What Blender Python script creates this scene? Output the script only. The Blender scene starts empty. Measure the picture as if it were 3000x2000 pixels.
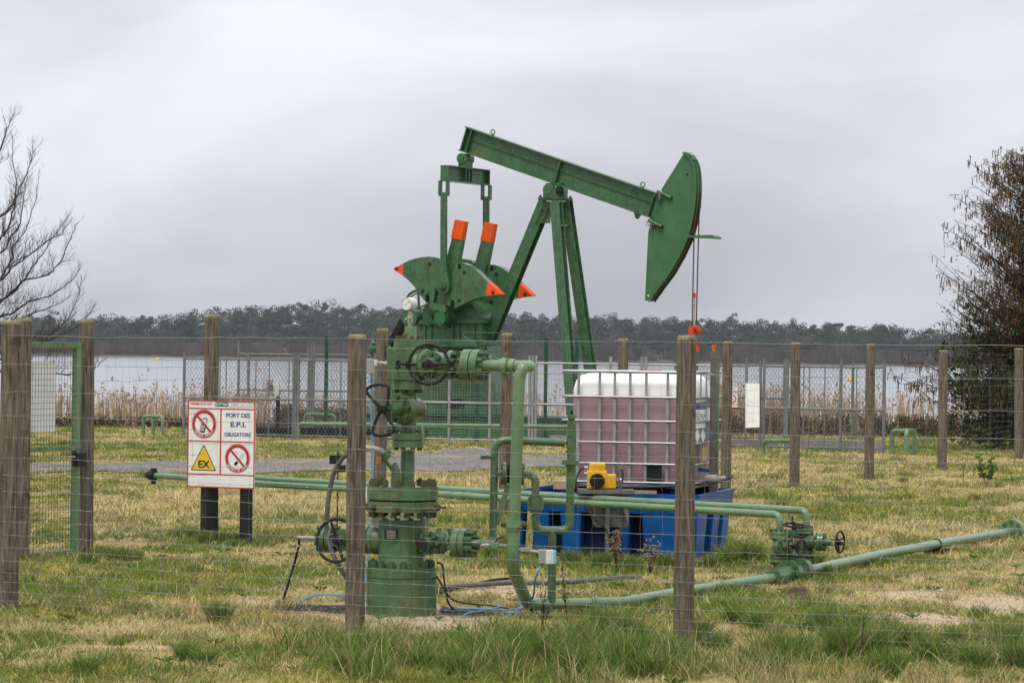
import bpy, bmesh, math, random
import numpy as np
from mathutils import Vector, Matrix, Quaternion
random.seed(7); rng = np.random.default_rng(7)
V = Vector
scene = bpy.context.scene
C = scene.collection

# ---------------------------------------------------------------- camera
HAZE = 0.00007
F = 9000.0; CAMH = 1.63
PITCH = math.atan(42 / F); ROLL = math.radians(0.7)
R0 = V((1, 0, 0)); F0 = V((0, math.cos(PITCH), math.sin(PITCH))); U0 = V((0, -math.sin(PITCH), math.cos(PITCH)))
CR = R0 * math.cos(ROLL) + U0 * math.sin(ROLL); CU = U0 * math.cos(ROLL) - R0 * math.sin(ROLL)
CAM = V((0, 0, CAMH))
cd = bpy.data.cameras.new('camera'); cam = bpy.data.objects.new('camera', cd); C.objects.link(cam)
cd.sensor_width = 36; cd.lens = 36 * F / 3000; cd.clip_start = 0.5; cd.clip_end = 8000
cam.matrix_world = Matrix(((CR.x, CU.x, -F0.x, 0), (CR.y, CU.y, -F0.y, 0), (CR.z, CU.z, -F0.z, CAMH), (0, 0, 0, 1)))
scene.camera = cam

# ---------------------------------------------------------------- world: overcast sky
SUN_EL, SUN_AZ = math.radians(60), math.radians(205)      # sun behind thick cloud, behind-left of the camera
w = bpy.data.worlds.new('World'); scene.world = w; w.use_nodes = True
nt = w.node_tree; nt.nodes.clear()
def N(tree, typ, **kw):
    n = tree.nodes.new(typ)
    for k, v in kw.items(): setattr(n, k, v)
    return n
def ramp(tree, stops):
    r = N(tree, 'ShaderNodeValToRGB'); e = r.color_ramp.elements
    e[0].position, e[0].color = stops[0][0], (*stops[0][1], 1); e[1].position, e[1].color = stops[-1][0], (*stops[-1][1], 1)
    for p, c in stops[1:-1]:
        x = e.new(p); x.color = (*c, 1)
    return r
lk = nt.links.new
out = N(nt, 'ShaderNodeOutputWorld'); bg = N(nt, 'ShaderNodeBackground'); bg.inputs[1].default_value = 0.1
sky = N(nt, 'ShaderNodeTexSky', sky_type='NISHITA'); sky.sun_disc = False; sky.sun_elevation = SUN_EL; sky.sun_rotation = SUN_AZ
sky.dust_density = 4; sky.air_density = 1.0
tc = N(nt, 'ShaderNodeTexCoord')
sep = N(nt, 'ShaderNodeSeparateXYZ'); lk(tc.outputs['Generated'], sep.inputs[0])
# overcast: radiance (1 + 2 sin(elevation)) / 3, rippled by long cloud banks
mp = N(nt, 'ShaderNodeMapping'); mp.inputs['Scale'].default_value = (3.4, 3.4, 10); mp.inputs['Location'].default_value = (2.4, 0.7, 1.1)
mp.inputs['Rotation'].default_value = (0, math.radians(4), 0)
lk(tc.outputs['Generated'], mp.inputs[0])
n1 = N(nt, 'ShaderNodeTexNoise'); n1.inputs['Scale'].default_value = 1.6; n1.inputs['Detail'].default_value = 7; n1.inputs['Roughness'].default_value = 0.46
n1.inputs['Distortion'].default_value = 0.4
lk(mp.outputs[0], n1.inputs['Vector'])
mr = N(nt, 'ShaderNodeMapRange'); mr.inputs[1].default_value = 0.3; mr.inputs[2].default_value = 0.7; mr.inputs[3].default_value = 0.74; mr.inputs[4].default_value = 1.22
lk(n1.outputs['Fac'], mr.inputs[0])
pw = N(nt, 'ShaderNodeMath', operation='POWER', use_clamp=True); pw.inputs[1].default_value = .64; lk(sep.outputs['Z'], pw.inputs[0])
el = N(nt, 'ShaderNodeMapRange'); el.inputs[1].default_value = 0.0; el.inputs[2].default_value = 1.0; el.inputs[3].default_value = 1.0; el.inputs[4].default_value = 3.0
lk(pw.outputs[0], el.inputs[0])
mu = N(nt, 'ShaderNodeMath', operation='MULTIPLY'); lk(mr.outputs[0], mu.inputs[0]); lk(el.outputs[0], mu.inputs[1])
cl = N(nt, 'ShaderNodeVectorMath', operation='SCALE'); cl.inputs[0].default_value = (4.30, 4.42, 4.74); lk(mu.outputs[0], cl.inputs['Scale'])
mx = N(nt, 'ShaderNodeMixRGB'); mx.inputs[0].default_value = 0.97
lk(sky.outputs[0], mx.inputs[1]); lk(cl.outputs[0], mx.inputs[2]); lk(mx.outputs[0], bg.inputs[0]); lk(bg.outputs[0], out.inputs[0])

# ---------------------------------------------------------------- the veiled sun
sd = bpy.data.lights.new('sun', 'SUN'); sd.energy = 1.5; sd.angle = math.radians(16); sd.color = (1, 0.95, 0.88)
so = bpy.data.objects.new('sun', sd); C.objects.link(so)
dirv = V((math.sin(SUN_AZ) * math.cos(SUN_EL), math.cos(SUN_AZ) * math.cos(SUN_EL), math.sin(SUN_EL)))
so.rotation_euler = dirv.to_track_quat('Z', 'Y').to_euler(); so.location = (0, 0, 40)
vs = scene.view_settings; vs.view_transform = 'Standard'; vs.look = 'None'; vs.exposure = 0.30; vs.gamma = 1; vs.use_curve_mapping = False
scene.cycles.max_bounces = 6; scene.cycles.transparent_max_bounces = 8

# ---------------------------------------------------------------- pixel -> place helpers (photograph is 3000 x 2000)
def ray(x, y): return F0 + CR * ((x - 1500) / F) - CU * ((y - 1000) / F)
def W(x, y, Y):                       # the point at distance Y in front of the camera
    d = ray(x, y); return CAM + d * (Y / d.y)
def G(x, y, z=0.0):                   # the point at height z
    d = ray(x, y); return CAM + d * ((z - CAMH) / d.z)
def HP(x, y, P, n):                   # the point on a plane
    d = ray(x, y); return CAM + d * ((P - CAM).dot(n) / d.dot(n))
def ppm(Y): return Y / F              # metres per photo pixel at distance Y
Z = V((0, 0, 1))

# ---------------------------------------------------------------- mesh builder
OFF = {}
def basis(a):
    a = a.normalized(); t = V((0, 0, 1)) if abs(a.z) < 0.9 else V((1, 0, 0))
    b = t.cross(a).normalized(); return a, b, a.cross(b)
class MB:
    def __init__(s): s.v = []; s.f = []; s.s = []
    def add(s, vs_, fs, smooth=False):
        o = len(s.v); s.v += [V(p) for p in vs_]; s.f += [tuple(i + o for i in f) for f in fs]; s.s += [smooth] * len(fs)
        return s
    def box(s, c, dx, dy, dz):        # c centre; dx.. full edge vectors or sizes along world axes
        c = V(c); ex = V(dx) if not isinstance(dx, (int, float)) else V((dx, 0, 0)); ey = V(dy) if not isinstance(dy, (int, float)) else V((0, dy, 0)); ez = V(dz) if not isinstance(dz, (int, float)) else V((0, 0, dz))
        p = [c + ex * (i - .5) + ey * (j - .5) + ez * (k - .5) for k in (0, 1) for j in (0, 1) for i in (0, 1)]
        return s.add(p, [(0, 2, 3, 1), (4, 5, 7, 6), (0, 1, 5, 4), (2, 6, 7, 3), (0, 4, 6, 2), (1, 3, 7, 5)])
    def bar(s, p, q, w1, w2, side=None):   # rectangular bar from p to q
        p, q = V(p), V(q); a = (q - p).normalized()
        b = V(side).normalized() if side else basis(a)[1]
        b = (b - a * b.dot(a)).normalized(); c = a.cross(b)
        return s.box((p + q) / 2, b * w1, c * w2, q - p)
    def cyl(s, p, q, r, r2=None, n=20, cap=True):
        p, q = V(p), V(q); r2 = r if r2 is None else r2
        a, b, c = basis(q - p)
        cs = [(math.cos(2 * math.pi * i / n), math.sin(2 * math.pi * i / n)) for i in range(n)]
        r_a = [p + (b * x + c * y) * r for x, y in cs]; r_b = [q + (b * x + c * y) * r2 for x, y in cs]
        s.add(r_a + r_b, [(i, (i + 1) % n, n + (i + 1) % n, n + i) for i in range(n)], True)
        if cap:
            s.add(r_a, [tuple(range(n - 1, -1, -1))]); s.add(r_b, [tuple(range(n))])
        return s
    def lathe(s, p, axis, prof, n=24):     # prof [(distance along axis, radius)]
        a, b, c = basis(V(axis)); p = V(p)
        for (t0, ra), (t1, rb) in zip(prof, prof[1:]):
            if abs(t0 - t1) < 1e-6 and abs(ra - rb) < 1e-6: continue
            A = [p + a * t0 + (b * math.cos(2 * math.pi * i / n) + c * math.sin(2 * math.pi * i / n)) * max(ra, 1e-5) for i in range(n)]
            B = [p + a * t1 + (b * math.cos(2 * math.pi * i / n) + c * math.sin(2 * math.pi * i / n)) * max(rb, 1e-5) for i in range(n)]
            s.add(A + B, [(i, (i + 1) % n, n + (i + 1) % n, n + i) for i in range(n)], True)
        return s
    def tube(s, pts, r, n=10, closed=False, cap=True):
        pts = [V(p) for p in pts]; m = len(pts)
        rs = r if isinstance(r, (list, tuple)) else [r] * m
        tan = []
        for i in range(m):
            if closed: t = pts[(i + 1) % m] - pts[i - 1]
            else: t = pts[min(i + 1, m - 1)] - pts[max(i - 1, 0)]
            tan.append(t.normalized())
        _, b, c = basis(tan[0]); rings = []
        for i in range(m):
            b = (b - tan[i] * b.dot(tan[i])).normalized(); c = tan[i].cross(b)
            rings.append([pts[i] + (b * math.cos(2 * math.pi * k / n) + c * math.sin(2 * math.pi * k / n)) * rs[i] for k in range(n)])
        vv = [p for rg in rings for p in rg]; ff = []
        for i in range(m if closed else m - 1):
            j = (i + 1) % m
            ff += [(i * n + k, i * n + (k + 1) % n, j * n + (k + 1) % n, j * n + k) for k in range(n)]
        s.add(vv, ff, True)
        if cap and not closed:
            s.add(rings[0], [tuple(range(n - 1, -1, -1))]); s.add(rings[-1], [tuple(range(n))])
        return s
    def prism(s, poly, vec):
        poly = [V(p) for p in poly]; vec = V(vec); n = len(poly)
        q = [p + vec for p in poly]
        s.add(poly, [tuple(range(n - 1, -1, -1))]); s.add(q, [tuple(range(n))])
        return s.add(poly + q, [(i, (i + 1) % n, n + (i + 1) % n, n + i) for i in range(n)])
    def torus(s, c, axis, R, r, n=28, k=8, a0=0, a1=2 * math.pi):
        a, b, d = basis(V(axis)); full = abs(a1 - a0 - 2 * math.pi) < 1e-6
        m = n if full else n + 1
        pts = [V(c) + (b * math.cos(a0 + (a1 - a0) * i / n) + d * math.sin(a0 + (a1 - a0) * i / n)) * R for i in range(m)]
        return s.tube(pts, r, k, full)
    def build(s, name, mat, parent=None, base=None, bevel=0, label=None):
        off = OFF[parent.name] if parent else (V(base) if base is not None else V((0, 0, 0)))
        me = bpy.data.meshes.new(name)
        me.from_pydata([tuple(p - off) for p in s.v], [], s.f)
        me.polygons.foreach_set('use_smooth', s.s)
        bm = bmesh.new(); bm.from_mesh(me); bmesh.ops.recalc_face_normals(bm, faces=bm.faces); bm.to_mesh(me); bm.free()
        me.materials.append(M[mat]); me.update()
        o = bpy.data.objects.new(name, me); C.objects.link(o)
        if parent: o.parent = parent
        else: o.location = off
        OFF[o.name] = off
        if bevel:
            b = o.modifiers.new('bevel', 'BEVEL'); b.width = bevel; b.segments = 2; b.limit_method = 'ANGLE'
        if label: o['label'] = label
        return o
def tag(o, label, cat, group=None):
    o['label'] = label; o['category'] = cat
    if group: o['group'] = group
    return o
def thing(name, label, cat, base, group=None):
    o = bpy.data.objects.new(name, None); C.objects.link(o); o.location = V(base); o.empty_display_size = .1
    OFF[o.name] = V(base); return tag(o, label, cat, group)
def struct(o): o['kind'] = 'structure'; return o
def stuff(o): o['kind'] = 'stuff'; return o
def npmesh(name, verts, faces, mat, parent=None, cols=None, base=None, smooth=False):   # faces: (n,3|4) array
    me = bpy.data.meshes.new(name); nv, nf, k = len(verts), len(faces), faces.shape[1]
    off = OFF[parent.name] if parent else (V(base) if base is not None else V((0, 0, 0)))
    me.vertices.add(nv); me.vertices.foreach_set('co', (verts - np.array(off)).astype(np.float32).ravel())
    me.loops.add(nf * k); me.loops.foreach_set('vertex_index', faces.astype(np.int32).ravel())
    me.polygons.add(nf); me.polygons.foreach_set('loop_start', np.arange(0, nf * k, k, dtype=np.int32))
    if smooth: me.polygons.foreach_set('use_smooth', np.ones(nf, dtype=bool))
    me.update(calc_edges=True)
    if cols is not None:
        ca = me.color_attributes.new('Col', 'FLOAT_COLOR', 'POINT')
        c4 = np.ones((nv, 4), np.float32); c4[:, :3] = cols; ca.data.foreach_set('color', c4.ravel())
    me.materials.append(M[mat])
    o = bpy.data.objects.new(name, me); C.objects.link(o)
    if parent: o.parent = parent
    else: o.location = off
    OFF[o.name] = off
    return o
HEX = {}
def hexmesh(mat, n=6):
    if (mat, n) not in HEX:
        m = MB(); r = [V((math.cos(2 * math.pi * i / n), math.sin(2 * math.pi * i / n), 0)) for i in range(n)]
        m.prism(r, (0, 0, 1)); me = bpy.data.meshes.new('nut'); me.from_pydata([tuple(p) for p in m.v], [], m.f); me.materials.append(M[mat])
        bm = bmesh.new(); bm.from_mesh(me); bmesh.ops.remove_doubles(bm, verts=bm.verts, dist=1e-5); bmesh.ops.recalc_face_normals(bm, faces=bm.faces); bm.to_mesh(me); bm.free()
        HEX[(mat, n)] = me
    return HEX[(mat, n)]
def nut(parent, pos, axis, r, h, mat, name='nut', n=6, rot=None):
    o = bpy.data.objects.new(name, hexmesh(mat, n)); C.objects.link(o); o.parent = parent
    o.location = V(pos) - OFF[parent.name]; o.rotation_mode = 'QUATERNION'
    q = V((0, 0, 1)).rotation_difference(V(axis).normalized())
    o.rotation_quaternion = q @ Quaternion((0, 0, 1), random.random() * 6 if rot is None else rot); o.scale = (r, r, h)
    return o
def nuts(parent, c, axis, R, n, r, h, mat, ph=0.0, name='nut', lo=-9, hi=9):
    a, b, d = basis(V(axis))
    for i in range(n):
        t = ph + 2 * math.pi * i / n
        nut(parent, V(c) + (b * math.cos(t) + d * math.sin(t)) * R, a, r, h, mat, name)
def fillet(pts, rad, k=6):
    pts = [V(p) for p in pts]; o = [pts[0]]
    for i in range(1, len(pts) - 1):
        a, b, c = pts[i - 1], pts[i], pts[i + 1]; r = rad[i - 1] if isinstance(rad, (list, tuple)) else rad
        d1, d2 = (a - b), (c - b); r1 = min(r, d1.length * .49, d2.length * .49)
        p, q = b + d1.normalized() * r1, b + d2.normalized() * r1
        for j in range(k + 1):
            t = j / k; o.append((p * (1 - t) + b * t) * (1 - t) + (b * (1 - t) + q * t) * t)
    return o + [pts[-1]]

# ---------------------------------------------------------------- materials
M = {}
def mat(name, col, rough=.6, metal=0, var=.12, scale=8, bump=.0, bscale=40, spots=None, spot_amt=.0, spot_scale=5, stretch=None, coat=0, spec=.16, streak=None, streak_amt=.0):
    m = bpy.data.materials.new(name); m.use_nodes = True; t = m.node_tree; p = t.nodes['Principled BSDF']; l = t.links.new
    p.inputs['Roughness'].default_value = rough; p.inputs['Metallic'].default_value = metal; p.inputs['Specular IOR Level'].default_value = spec
    co = N(t, 'ShaderNodeTexCoord'); oi = N(t, 'ShaderNodeObjectInfo')
    ad = N(t, 'ShaderNodeVectorMath', operation='ADD'); sc = N(t, 'ShaderNodeVectorMath', operation='SCALE')
    cx = N(t, 'ShaderNodeCombineXYZ')
    for i in range(3): l(oi.outputs['Random'], cx.inputs[i])
    sc.inputs['Scale'].default_value = 17; l(cx.outputs[0], sc.inputs[0]); l(co.outputs['Object'], ad.inputs[0]); l(sc.outputs[0], ad.inputs[1])
    vec = ad.outputs[0]
    if stretch:
        mm = N(t, 'ShaderNodeMapping'); mm.inputs['Scale'].default_value = stretch; l(vec, mm.inputs[0]); vec = mm.outputs[0]
    n = N(t, 'ShaderNodeTexNoise'); n.inputs['Scale'].default_value = scale; n.inputs['Detail'].default_value = 6; n.inputs['Roughness'].default_value = .65; l(vec, n.inputs['Vector'])
    c = col if not isinstance(col[0], (tuple, list)) else None
    if c: stops = [(.25, tuple(max(0, x * (1 - var * 2)) for x in c)), (.5, c), (.75, tuple(min(1, x * (1 + var * 2)) for x in c))]
    else: stops = [(.28 + .44 * i / (len(col) - 1), k) for i, k in enumerate(col)]
    rp = ramp(t, stops); l(n.outputs['Fac'], rp.inputs[0]); cur = rp.outputs[0]
    if spots:
        n2 = N(t, 'ShaderNodeTexNoise'); n2.inputs['Scale'].default_value = spot_scale; n2.inputs['Detail'].default_value = 8; n2.inputs['Roughness'].default_value = .7; l(ad.outputs[0], n2.inputs['Vector'])
        r2 = ramp(t, [(.62 - spot_amt, (0, 0, 0)), (.72 - spot_amt, (1, 1, 1))]); l(n2.outputs['Fac'], r2.inputs[0])
        mxx = N(t, 'ShaderNodeMixRGB'); mxx.inputs[2].default_value = (*spots, 1); l(r2.outputs[0], mxx.inputs[0]); l(cur, mxx.inputs[1]); cur = mxx.outputs[0]
    if streak:
        ms_ = N(t, 'ShaderNodeMapping'); ms_.inputs['Scale'].default_value = (16, 16, 1.1); l(ad.outputs[0], ms_.inputs[0])
        n3 = N(t, 'ShaderNodeTexNoise'); n3.inputs['Scale'].default_value = 1.6; n3.inputs['Detail'].default_value = 6; n3.inputs['Roughness'].default_value = .6; l(ms_.outputs[0], n3.inputs['Vector'])
        r3 = ramp(t, [(.60 - streak_amt, (0, 0, 0)), (.80 - streak_amt, (.75, .75, .75))]); l(n3.outputs['Fac'], r3.inputs[0])
        m3 = N(t, 'ShaderNodeMixRGB'); m3.inputs[2].default_value = (*streak, 1); l(r3.outputs[0], m3.inputs[0]); l(cur, m3.inputs[1]); cur = m3.outputs[0]
        n4 = N(t, 'ShaderNodeTexNoise'); n4.inputs['Scale'].default_value = 38; n4.inputs['Detail'].default_value = 3; l(ad.outputs[0], n4.inputs['Vector'])
        r4 = ramp(t, [(.675, (0, 0, 0)), (.715, (1, 1, 1))]); l(n4.outputs['Fac'], r4.inputs[0])
        m4 = N(t, 'ShaderNodeMixRGB'); m4.inputs[2].default_value = (.10, .045, .022, 1); l(r4.outputs[0], m4.inputs[0]); l(cur, m4.inputs[1]); cur = m4.outputs[0]
    l(cur, p.inputs['Base Color'])
    rr = N(t, 'ShaderNodeMapRange'); rr.inputs[3].default_value = max(.05, rough - .15); rr.inputs[4].default_value = min(1, rough + .15); l(n.outputs['Fac'], rr.inputs[0]); l(rr.outputs[0], p.inputs['Roughness'])
    if bump:
        nb = N(t, 'ShaderNodeTexNoise'); nb.inputs['Scale'].default_value = bscale; nb.inputs['Detail'].default_value = 5; l(vec, nb.inputs['Vector'])
        b = N(t, 'ShaderNodeBump'); b.inputs['Strength'].default_value = bump; b.inputs['Distance'].default_value = .02; l(nb.outputs['Fac'], b.inputs['Height']); l(b.outputs[0], p.inputs['Normal'])
    M[name] = m; return m
def attrmat(name, rough=.8, trans=0.0, var=0.0, spec=.03):
    m = bpy.data.materials.new(name); m.use_nodes = True; t = m.node_tree; p = t.nodes['Principled BSDF']; l = t.links.new
    a = N(t, 'ShaderNodeAttribute', attribute_name='Col'); p.inputs['Roughness'].default_value = rough; p.inputs['Specular IOR Level'].default_value = spec
    l(a.outputs['Color'], p.inputs['Base Color'])
    if trans:
        tr = N(t, 'ShaderNodeBsdfTranslucent'); l(a.outputs['Color'], tr.inputs[0]); ms = N(t, 'ShaderNodeMixShader'); ms.inputs[0].default_value = trans
        l(p.outputs[0], ms.inputs[1]); l(tr.outputs[0], ms.inputs[2]); l(ms.outputs[0], t.nodes['Material Output'].inputs[0])
    M[name] = m; return m
RUST = (.13, .045, .02)
mat('green', (.047, .122, .055), .28, 0, .16, 6, .04, 60, spots=(.10, .14, .065), spot_amt=.06, spot_scale=2.2, streak=(.030, .040, .022), streak_amt=.10, spec=.38)          # pump paint
mat('green_head', (.055, .138, .063), .34, 0, .10, 3, .03, 60, spots=(.075, .15, .075), spot_amt=.06, spot_scale=1.6, streak=(.050, .110, .052), streak_amt=.03)
mat('green_well', (.064, .128, .058), .28, 0, .18, 7, .06, 50, spots=(.12, .135, .062), spot_amt=.08, spot_scale=4, streak=(.045, .05, .026), streak_amt=.07, spec=.5)   # wellhead paint
mat('green_pipe', (.112, .198, .100), .27, 0, .12, 5, .03, 50, spots=(.185, .195, .105), spot_amt=.06, spot_scale=5, streak=(.10, .105, .055), streak_amt=.03, spec=.6)
mat('green_dark', (.04, .12, .055), .6, 0, .2, 8, .05, 40)
mat('green_fence', (.015, .07, .04), .5, 0, .1, 8)
mat('green_rusty', (.125, .21, .10), .6, 0, .15, 9, .08, 50, spots=RUST, spot_amt=.09, spot_scale=14)
mat('nut_green', (.055, .108, .048), .5, 0, .2, 14, .08, 60, spots=RUST, spot_amt=.05, spot_scale=20)
mat('nut_rust', (.075, .042, .024), .8, 0, .3, 20, .2, 60, spots=(.10, .2, .09), spot_amt=.12, spot_scale=16)
mat('orange', (.72, .085, .014), .5, 0, .08, 6, .02, 40)
mat('orange_red', (.62, .07, .02), .55, 0, .15, 9, .03, 40)
mat('black_iron', (.022, .020, .021), .55, 0, .3, 12, .12, 50, spots=(.05, .035, .03), spot_amt=.0, spot_scale=9)
mat('gap_black', (.008, .009, .008), .8)
mat('cable_rust', (.085, .03, .016), .8, 0, .25, 30, .2, 90)
mat('rubber', (.018, .018, .019), .6, 0, .2, 8)
mat('rubber_grey', (.10, .10, .095), .55, 0, .15, 12, .3, 90)
mat('galv', (.36, .37, .38), .42, .75, .12, 14, .03, 60)
mat('galv_dull', (.17, .18, .18), .6, .3, .15, 10, .03, 60)
mat('wire', (.26, .26, .25), .5, .2, .12, 10)
mat('wire_dull', (.15, .152, .15), .6, .2, .15, 10)
mat('wire_green', (.05, .13, .075), .6, 0, .1, 10)
mat('steel_plate', (.13, .122, .108), .6, .3, .2, 9, .06, 40, spots=(.09, .07, .05), spot_amt=.04, spot_scale=8)
mat('stainless', (.52, .50, .46), .32, .9, .1, 20, .03, 60)
mat('wood', [(.026, .019, .014), (.080, .062, .046), (.148, .120, .091), (.200, .168, .130), (.30, .258, .202)], .9, 0, .2, 16, .7, 34, stretch=(4.5, 4.5, .28), spots=(.075, .055, .040), spot_amt=.05, spot_scale=3.5)
mat('wood_top', [(.11, .10, .055), (.20, .18, .10), (.30, .27, .17)], .95, 0, .2, 30, .5, 60)
mat('wood_plank', [(.22, .15, .09), (.36, .27, .18), (.45, .36, .25)], .85, 0, .2, 12, .3, 40, stretch=(1, 5, 5))
mat('black_post', (.020, .020, .022), .6, 0, .25, 8, .05, 40)
mat('sign_white', (.72, .72, .69), .4, 0, .03, 6, spots=(.60, .585, .53), spot_amt=.03, spot_scale=4)
mat('board_white', (.84, .84, .80), .5, 0, .03, 3)
mat('sign_red', (.42, .03, .03), .45, 0, .05)
mat('sign_blue', (.02, .05, .22), .45, 0, .05)
mat('sign_green', (.0, .16, .09), .45, 0, .05)
mat('sign_black', (.012, .012, .012), .45, 0, .05)
mat('sign_yellow', (.72, .47, .04), .45, 0, .05)
mat('tank_white', (.80, .795, .76), .38, 0, .03, 2, .02, 9)
mat('tank_pink', [(.335, .205, .195), (.345, .225, .240), (.33, .225, .25)], .33, 0, .08, 2.2, .02, 9)
mat('bund_blue', (.006, .080, .275), .38, 0, .15, 4, .04, 20, spots=(.04, .12, .27), spot_amt=.05, spot_scale=6, streak=(.02, .05, .14), streak_amt=.05)
mat('bund_dark', (.003, .012, .05), .6, 0, .1, 4)  # darkened copy of the bund blue, recess shade put into the colour
mat('yellow', (.66, .36, .02), .45, 0, .12, 9, .05, 40, spots=(.30, .16, .03), spot_amt=.04, spot_scale=18)
mat('label_grey', (.17, .195, .20), .55, 0, .05)
mat('paper', (.70, .70, .70), .6, 0, .03)
mat('cable_blue', (.10, .30, .47), .5, 0, .1)
mat('grey_box', (.30, .30, .29), .5, .2, .08)
mat('grey_light', (.56, .58, .58), .5, 0, .05)
mat('lightblue', (.16, .42, .60), .5, 0, .05)
mat('bark', (.085, .065, .052), .9, 0, .25, 14, .3, 60)
mat('twig', (.050, .038, .033), .9, 0, .2, 14)
mat('buoy', (.72, .50, .08), .4, 0, .05)
mat('concrete', (.30, .28, .25), .9, 0, .15, 9, .3, 60)
mat('stone', (.42, .38, .31), .9, 0, .15, 9, .3, 60)
mat('red_cap', (.55, .04, .03), .45)
mat('bleach', (.36, .33, .29), .6, .2, .2, 20)
mat('brass', (.36, .20, .06), .5, .4, .15, 20)
mat('netting', (.055, .05, .047), .8, 0, .2, 30)
attrmat('leaf', .75, .25); attrmat('grassmat', .7, .25); attrmat('forestmat', .95, 0)

# ================================================================ SETTING
def hash2(ix, iy, seed):
    h = (ix.astype(np.int64) * 374761393 + iy.astype(np.int64) * 668265263 + seed * 1442695041) & 0x7fffffff
    h = (h ^ (h >> 13)) * 1274126177 & 0x7fffffff
    return ((h ^ (h >> 16)) & 0xffff) / 65535.0
def vn(x, y, s, seed=0):
    x = np.asarray(x) / s; y = np.asarray(y) / s; ix = np.floor(x); iy = np.floor(y); fx = x - ix; fy = y - iy
    fx = fx * fx * (3 - 2 * fx); fy = fy * fy * (3 - 2 * fy)
    a = hash2(ix, iy, seed); b = hash2(ix + 1, iy, seed); c = hash2(ix, iy + 1, seed); d = hash2(ix + 1, iy + 1, seed)
    return (a * (1 - fx) + b * fx) * (1 - fy) + (c * (1 - fx) + d * fx) * fy
def fbm(x, y, s, seed=0, o=4):
    t = 0; a = .5; n = 0
    for i in range(o): t = t + a * vn(x, y, s, seed + i * 7); n += a; a *= .55; s *= .5
    return t / n
def spots(x, y, lst):                       # soft world ellipses, centres given where the photograph shows them
    m = np.zeros(np.shape(x))
    for cx, cy, rx, ry, st in lst:
        p = G(cx, cy); sx = rx * p.y / F; sy = ry * p.y ** 2 / (F * CAMH)
        d = ((x - p.x) / sx) ** 2 + ((y - p.y) / sy) ** 2
        m = np.maximum(m, st * np.exp(-d ** 1.5))
    return m
DIRT = [(1180, 1795, 330, 40, 1.25), (760, 1762, 150, 18, .7), (1480, 1725, 190, 28, .9), (2680, 1745, 190, 22, 1), (2930, 1768, 220, 26, 1.1), (2700, 1815, 140, 18, 1.15), (2560, 1830, 60, 12, .6),
        (400, 1890, 230, 9, .8), (1130, 1850, 140, 22, .7), (950, 1600, 160, 14, .5), (330, 1560, 200, 8, .5), (700, 1830, 160, 20, .45), (1350, 1850, 120, 14, .5), (2350, 1760, 60, 12, .4)]
GREEN = [(320, 1650, 150, 22, 1), (120, 1640, 120, 20, .7), (640, 1600, 170, 18, .9), (1850, 1655, 420, 18, 1), (2170, 1640, 120, 22, 1), (1650, 1960, 560, 70, 1.1), (2650, 1930, 420, 60, .9), (700, 1700, 400, 24, .7), (300, 1735, 260, 20, .8),
         (2400, 1690, 160, 18, .8), (2600, 1650, 320, 25, .5), (2300, 1500, 600, 30, .35), (150, 1960, 300, 40, .55), (2150, 1780, 220, 40, .7), (900, 1700, 200, 24, .7), (500, 1310, 500, 12, .7), (2800, 1310, 400, 14, .8), (1430, 1640, 120, 22, .9), (2480, 1840, 160, 18, .8)]
MOSS = [(500, 1870, 300, 20, .8), (780, 1920, 200, 20, .6), (2450, 1490, 300, 10, .8), (2350, 1440, 250, 8, .7), (950, 1640, 160, 14, .5), (1330, 1500, 130, 14, .8), (300, 1850, 200, 20, .6), (2700, 1450, 250, 8, .5)]
TAN = [(500, 1480, 500, 45, .9), (1350, 1410, 300, 25, 1), (2300, 1380, 300, 18, .9), (2700, 1560, 300, 40, .7), (2500, 1560, 350, 30, .7), (700, 1790, 300, 25, .6), (1950, 1490, 60, 50, .8)]
TRACK = [(-8, 39.5, 44), (-5.6, 41.0, 45.2), (-2.6, 42.6, 49.0), (-.5, 42.6, 53.6), (0.6, 44.8, 50.5), (1.6, 45.5, 49.5), (2.6, 46.5, 48.5)]    # gravel track: x, near edge, far edge
def track_mask(x, y):
    xs = [t[0] for t in TRACK]; lo = np.interp(x, xs, [t[1] for t in TRACK]); hi = np.interp(x, xs, [t[2] for t in TRACK])
    e = (fbm(x, y, 1.6, 91) - .5) * 4.2
    return ((y + e > lo) & (y + e * .7 < hi) & (x < 2.6)).astype(float)
def masks(x, y):
    n = fbm(x, y, 1.5, 3); n2 = fbm(x, y, .45, 5, 3); n3 = fbm(x, y, 4.0, 11)
    dirt = np.clip(spots(x, y, DIRT) * 1.25 + (n2 - .5) * 1.1 + (n - .62) * .8 - .12, 0, 1)
    n4 = fbm(x, y, .16, 15, 2)
    green = np.clip((n - .46) * 1.7 + (n2 - .5) * 2.2 + (n4 - .5) * 1.5 + spots(x, y, GREEN) * .75 - spots(x, y, TAN) * .55 + .30, 0, 1) * (1 - .7 * np.clip(dirt, 0, 1))
    moss = np.clip((fbm(x, y, .7, 21) - .50) * 4 + spots(x, y, MOSS) * .7 - .05 + (n2 - .5) * .8, 0, 1) * (1 - dirt)
    return green, np.clip(dirt, 0, 1), moss
def ground_z(x, y):
    slope = -np.clip((y - 66) / 19, 0, 4) * 1.0
    return slope + (fbm(x, y, 2.2, 41) - .5) * .05 * (np.asarray(y) < 64) + (fbm(x, y, .5, 43, 2) - .5) * .025 * (np.asarray(y) < 64)
xs = np.concatenate([np.linspace(-260, -16, 24), np.arange(-15, 15.01, .11), np.linspace(16, 260, 24)])
yl = [-60, -40, -20, -5, 5, 10, 12]; yy = 13.0
while yy < 62: yl.append(yy); yy += .05 * (yy / 15) ** 1.6
ys = np.array(yl + list(np.linspace(62, 92, 20)) + [110, 130])
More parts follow.
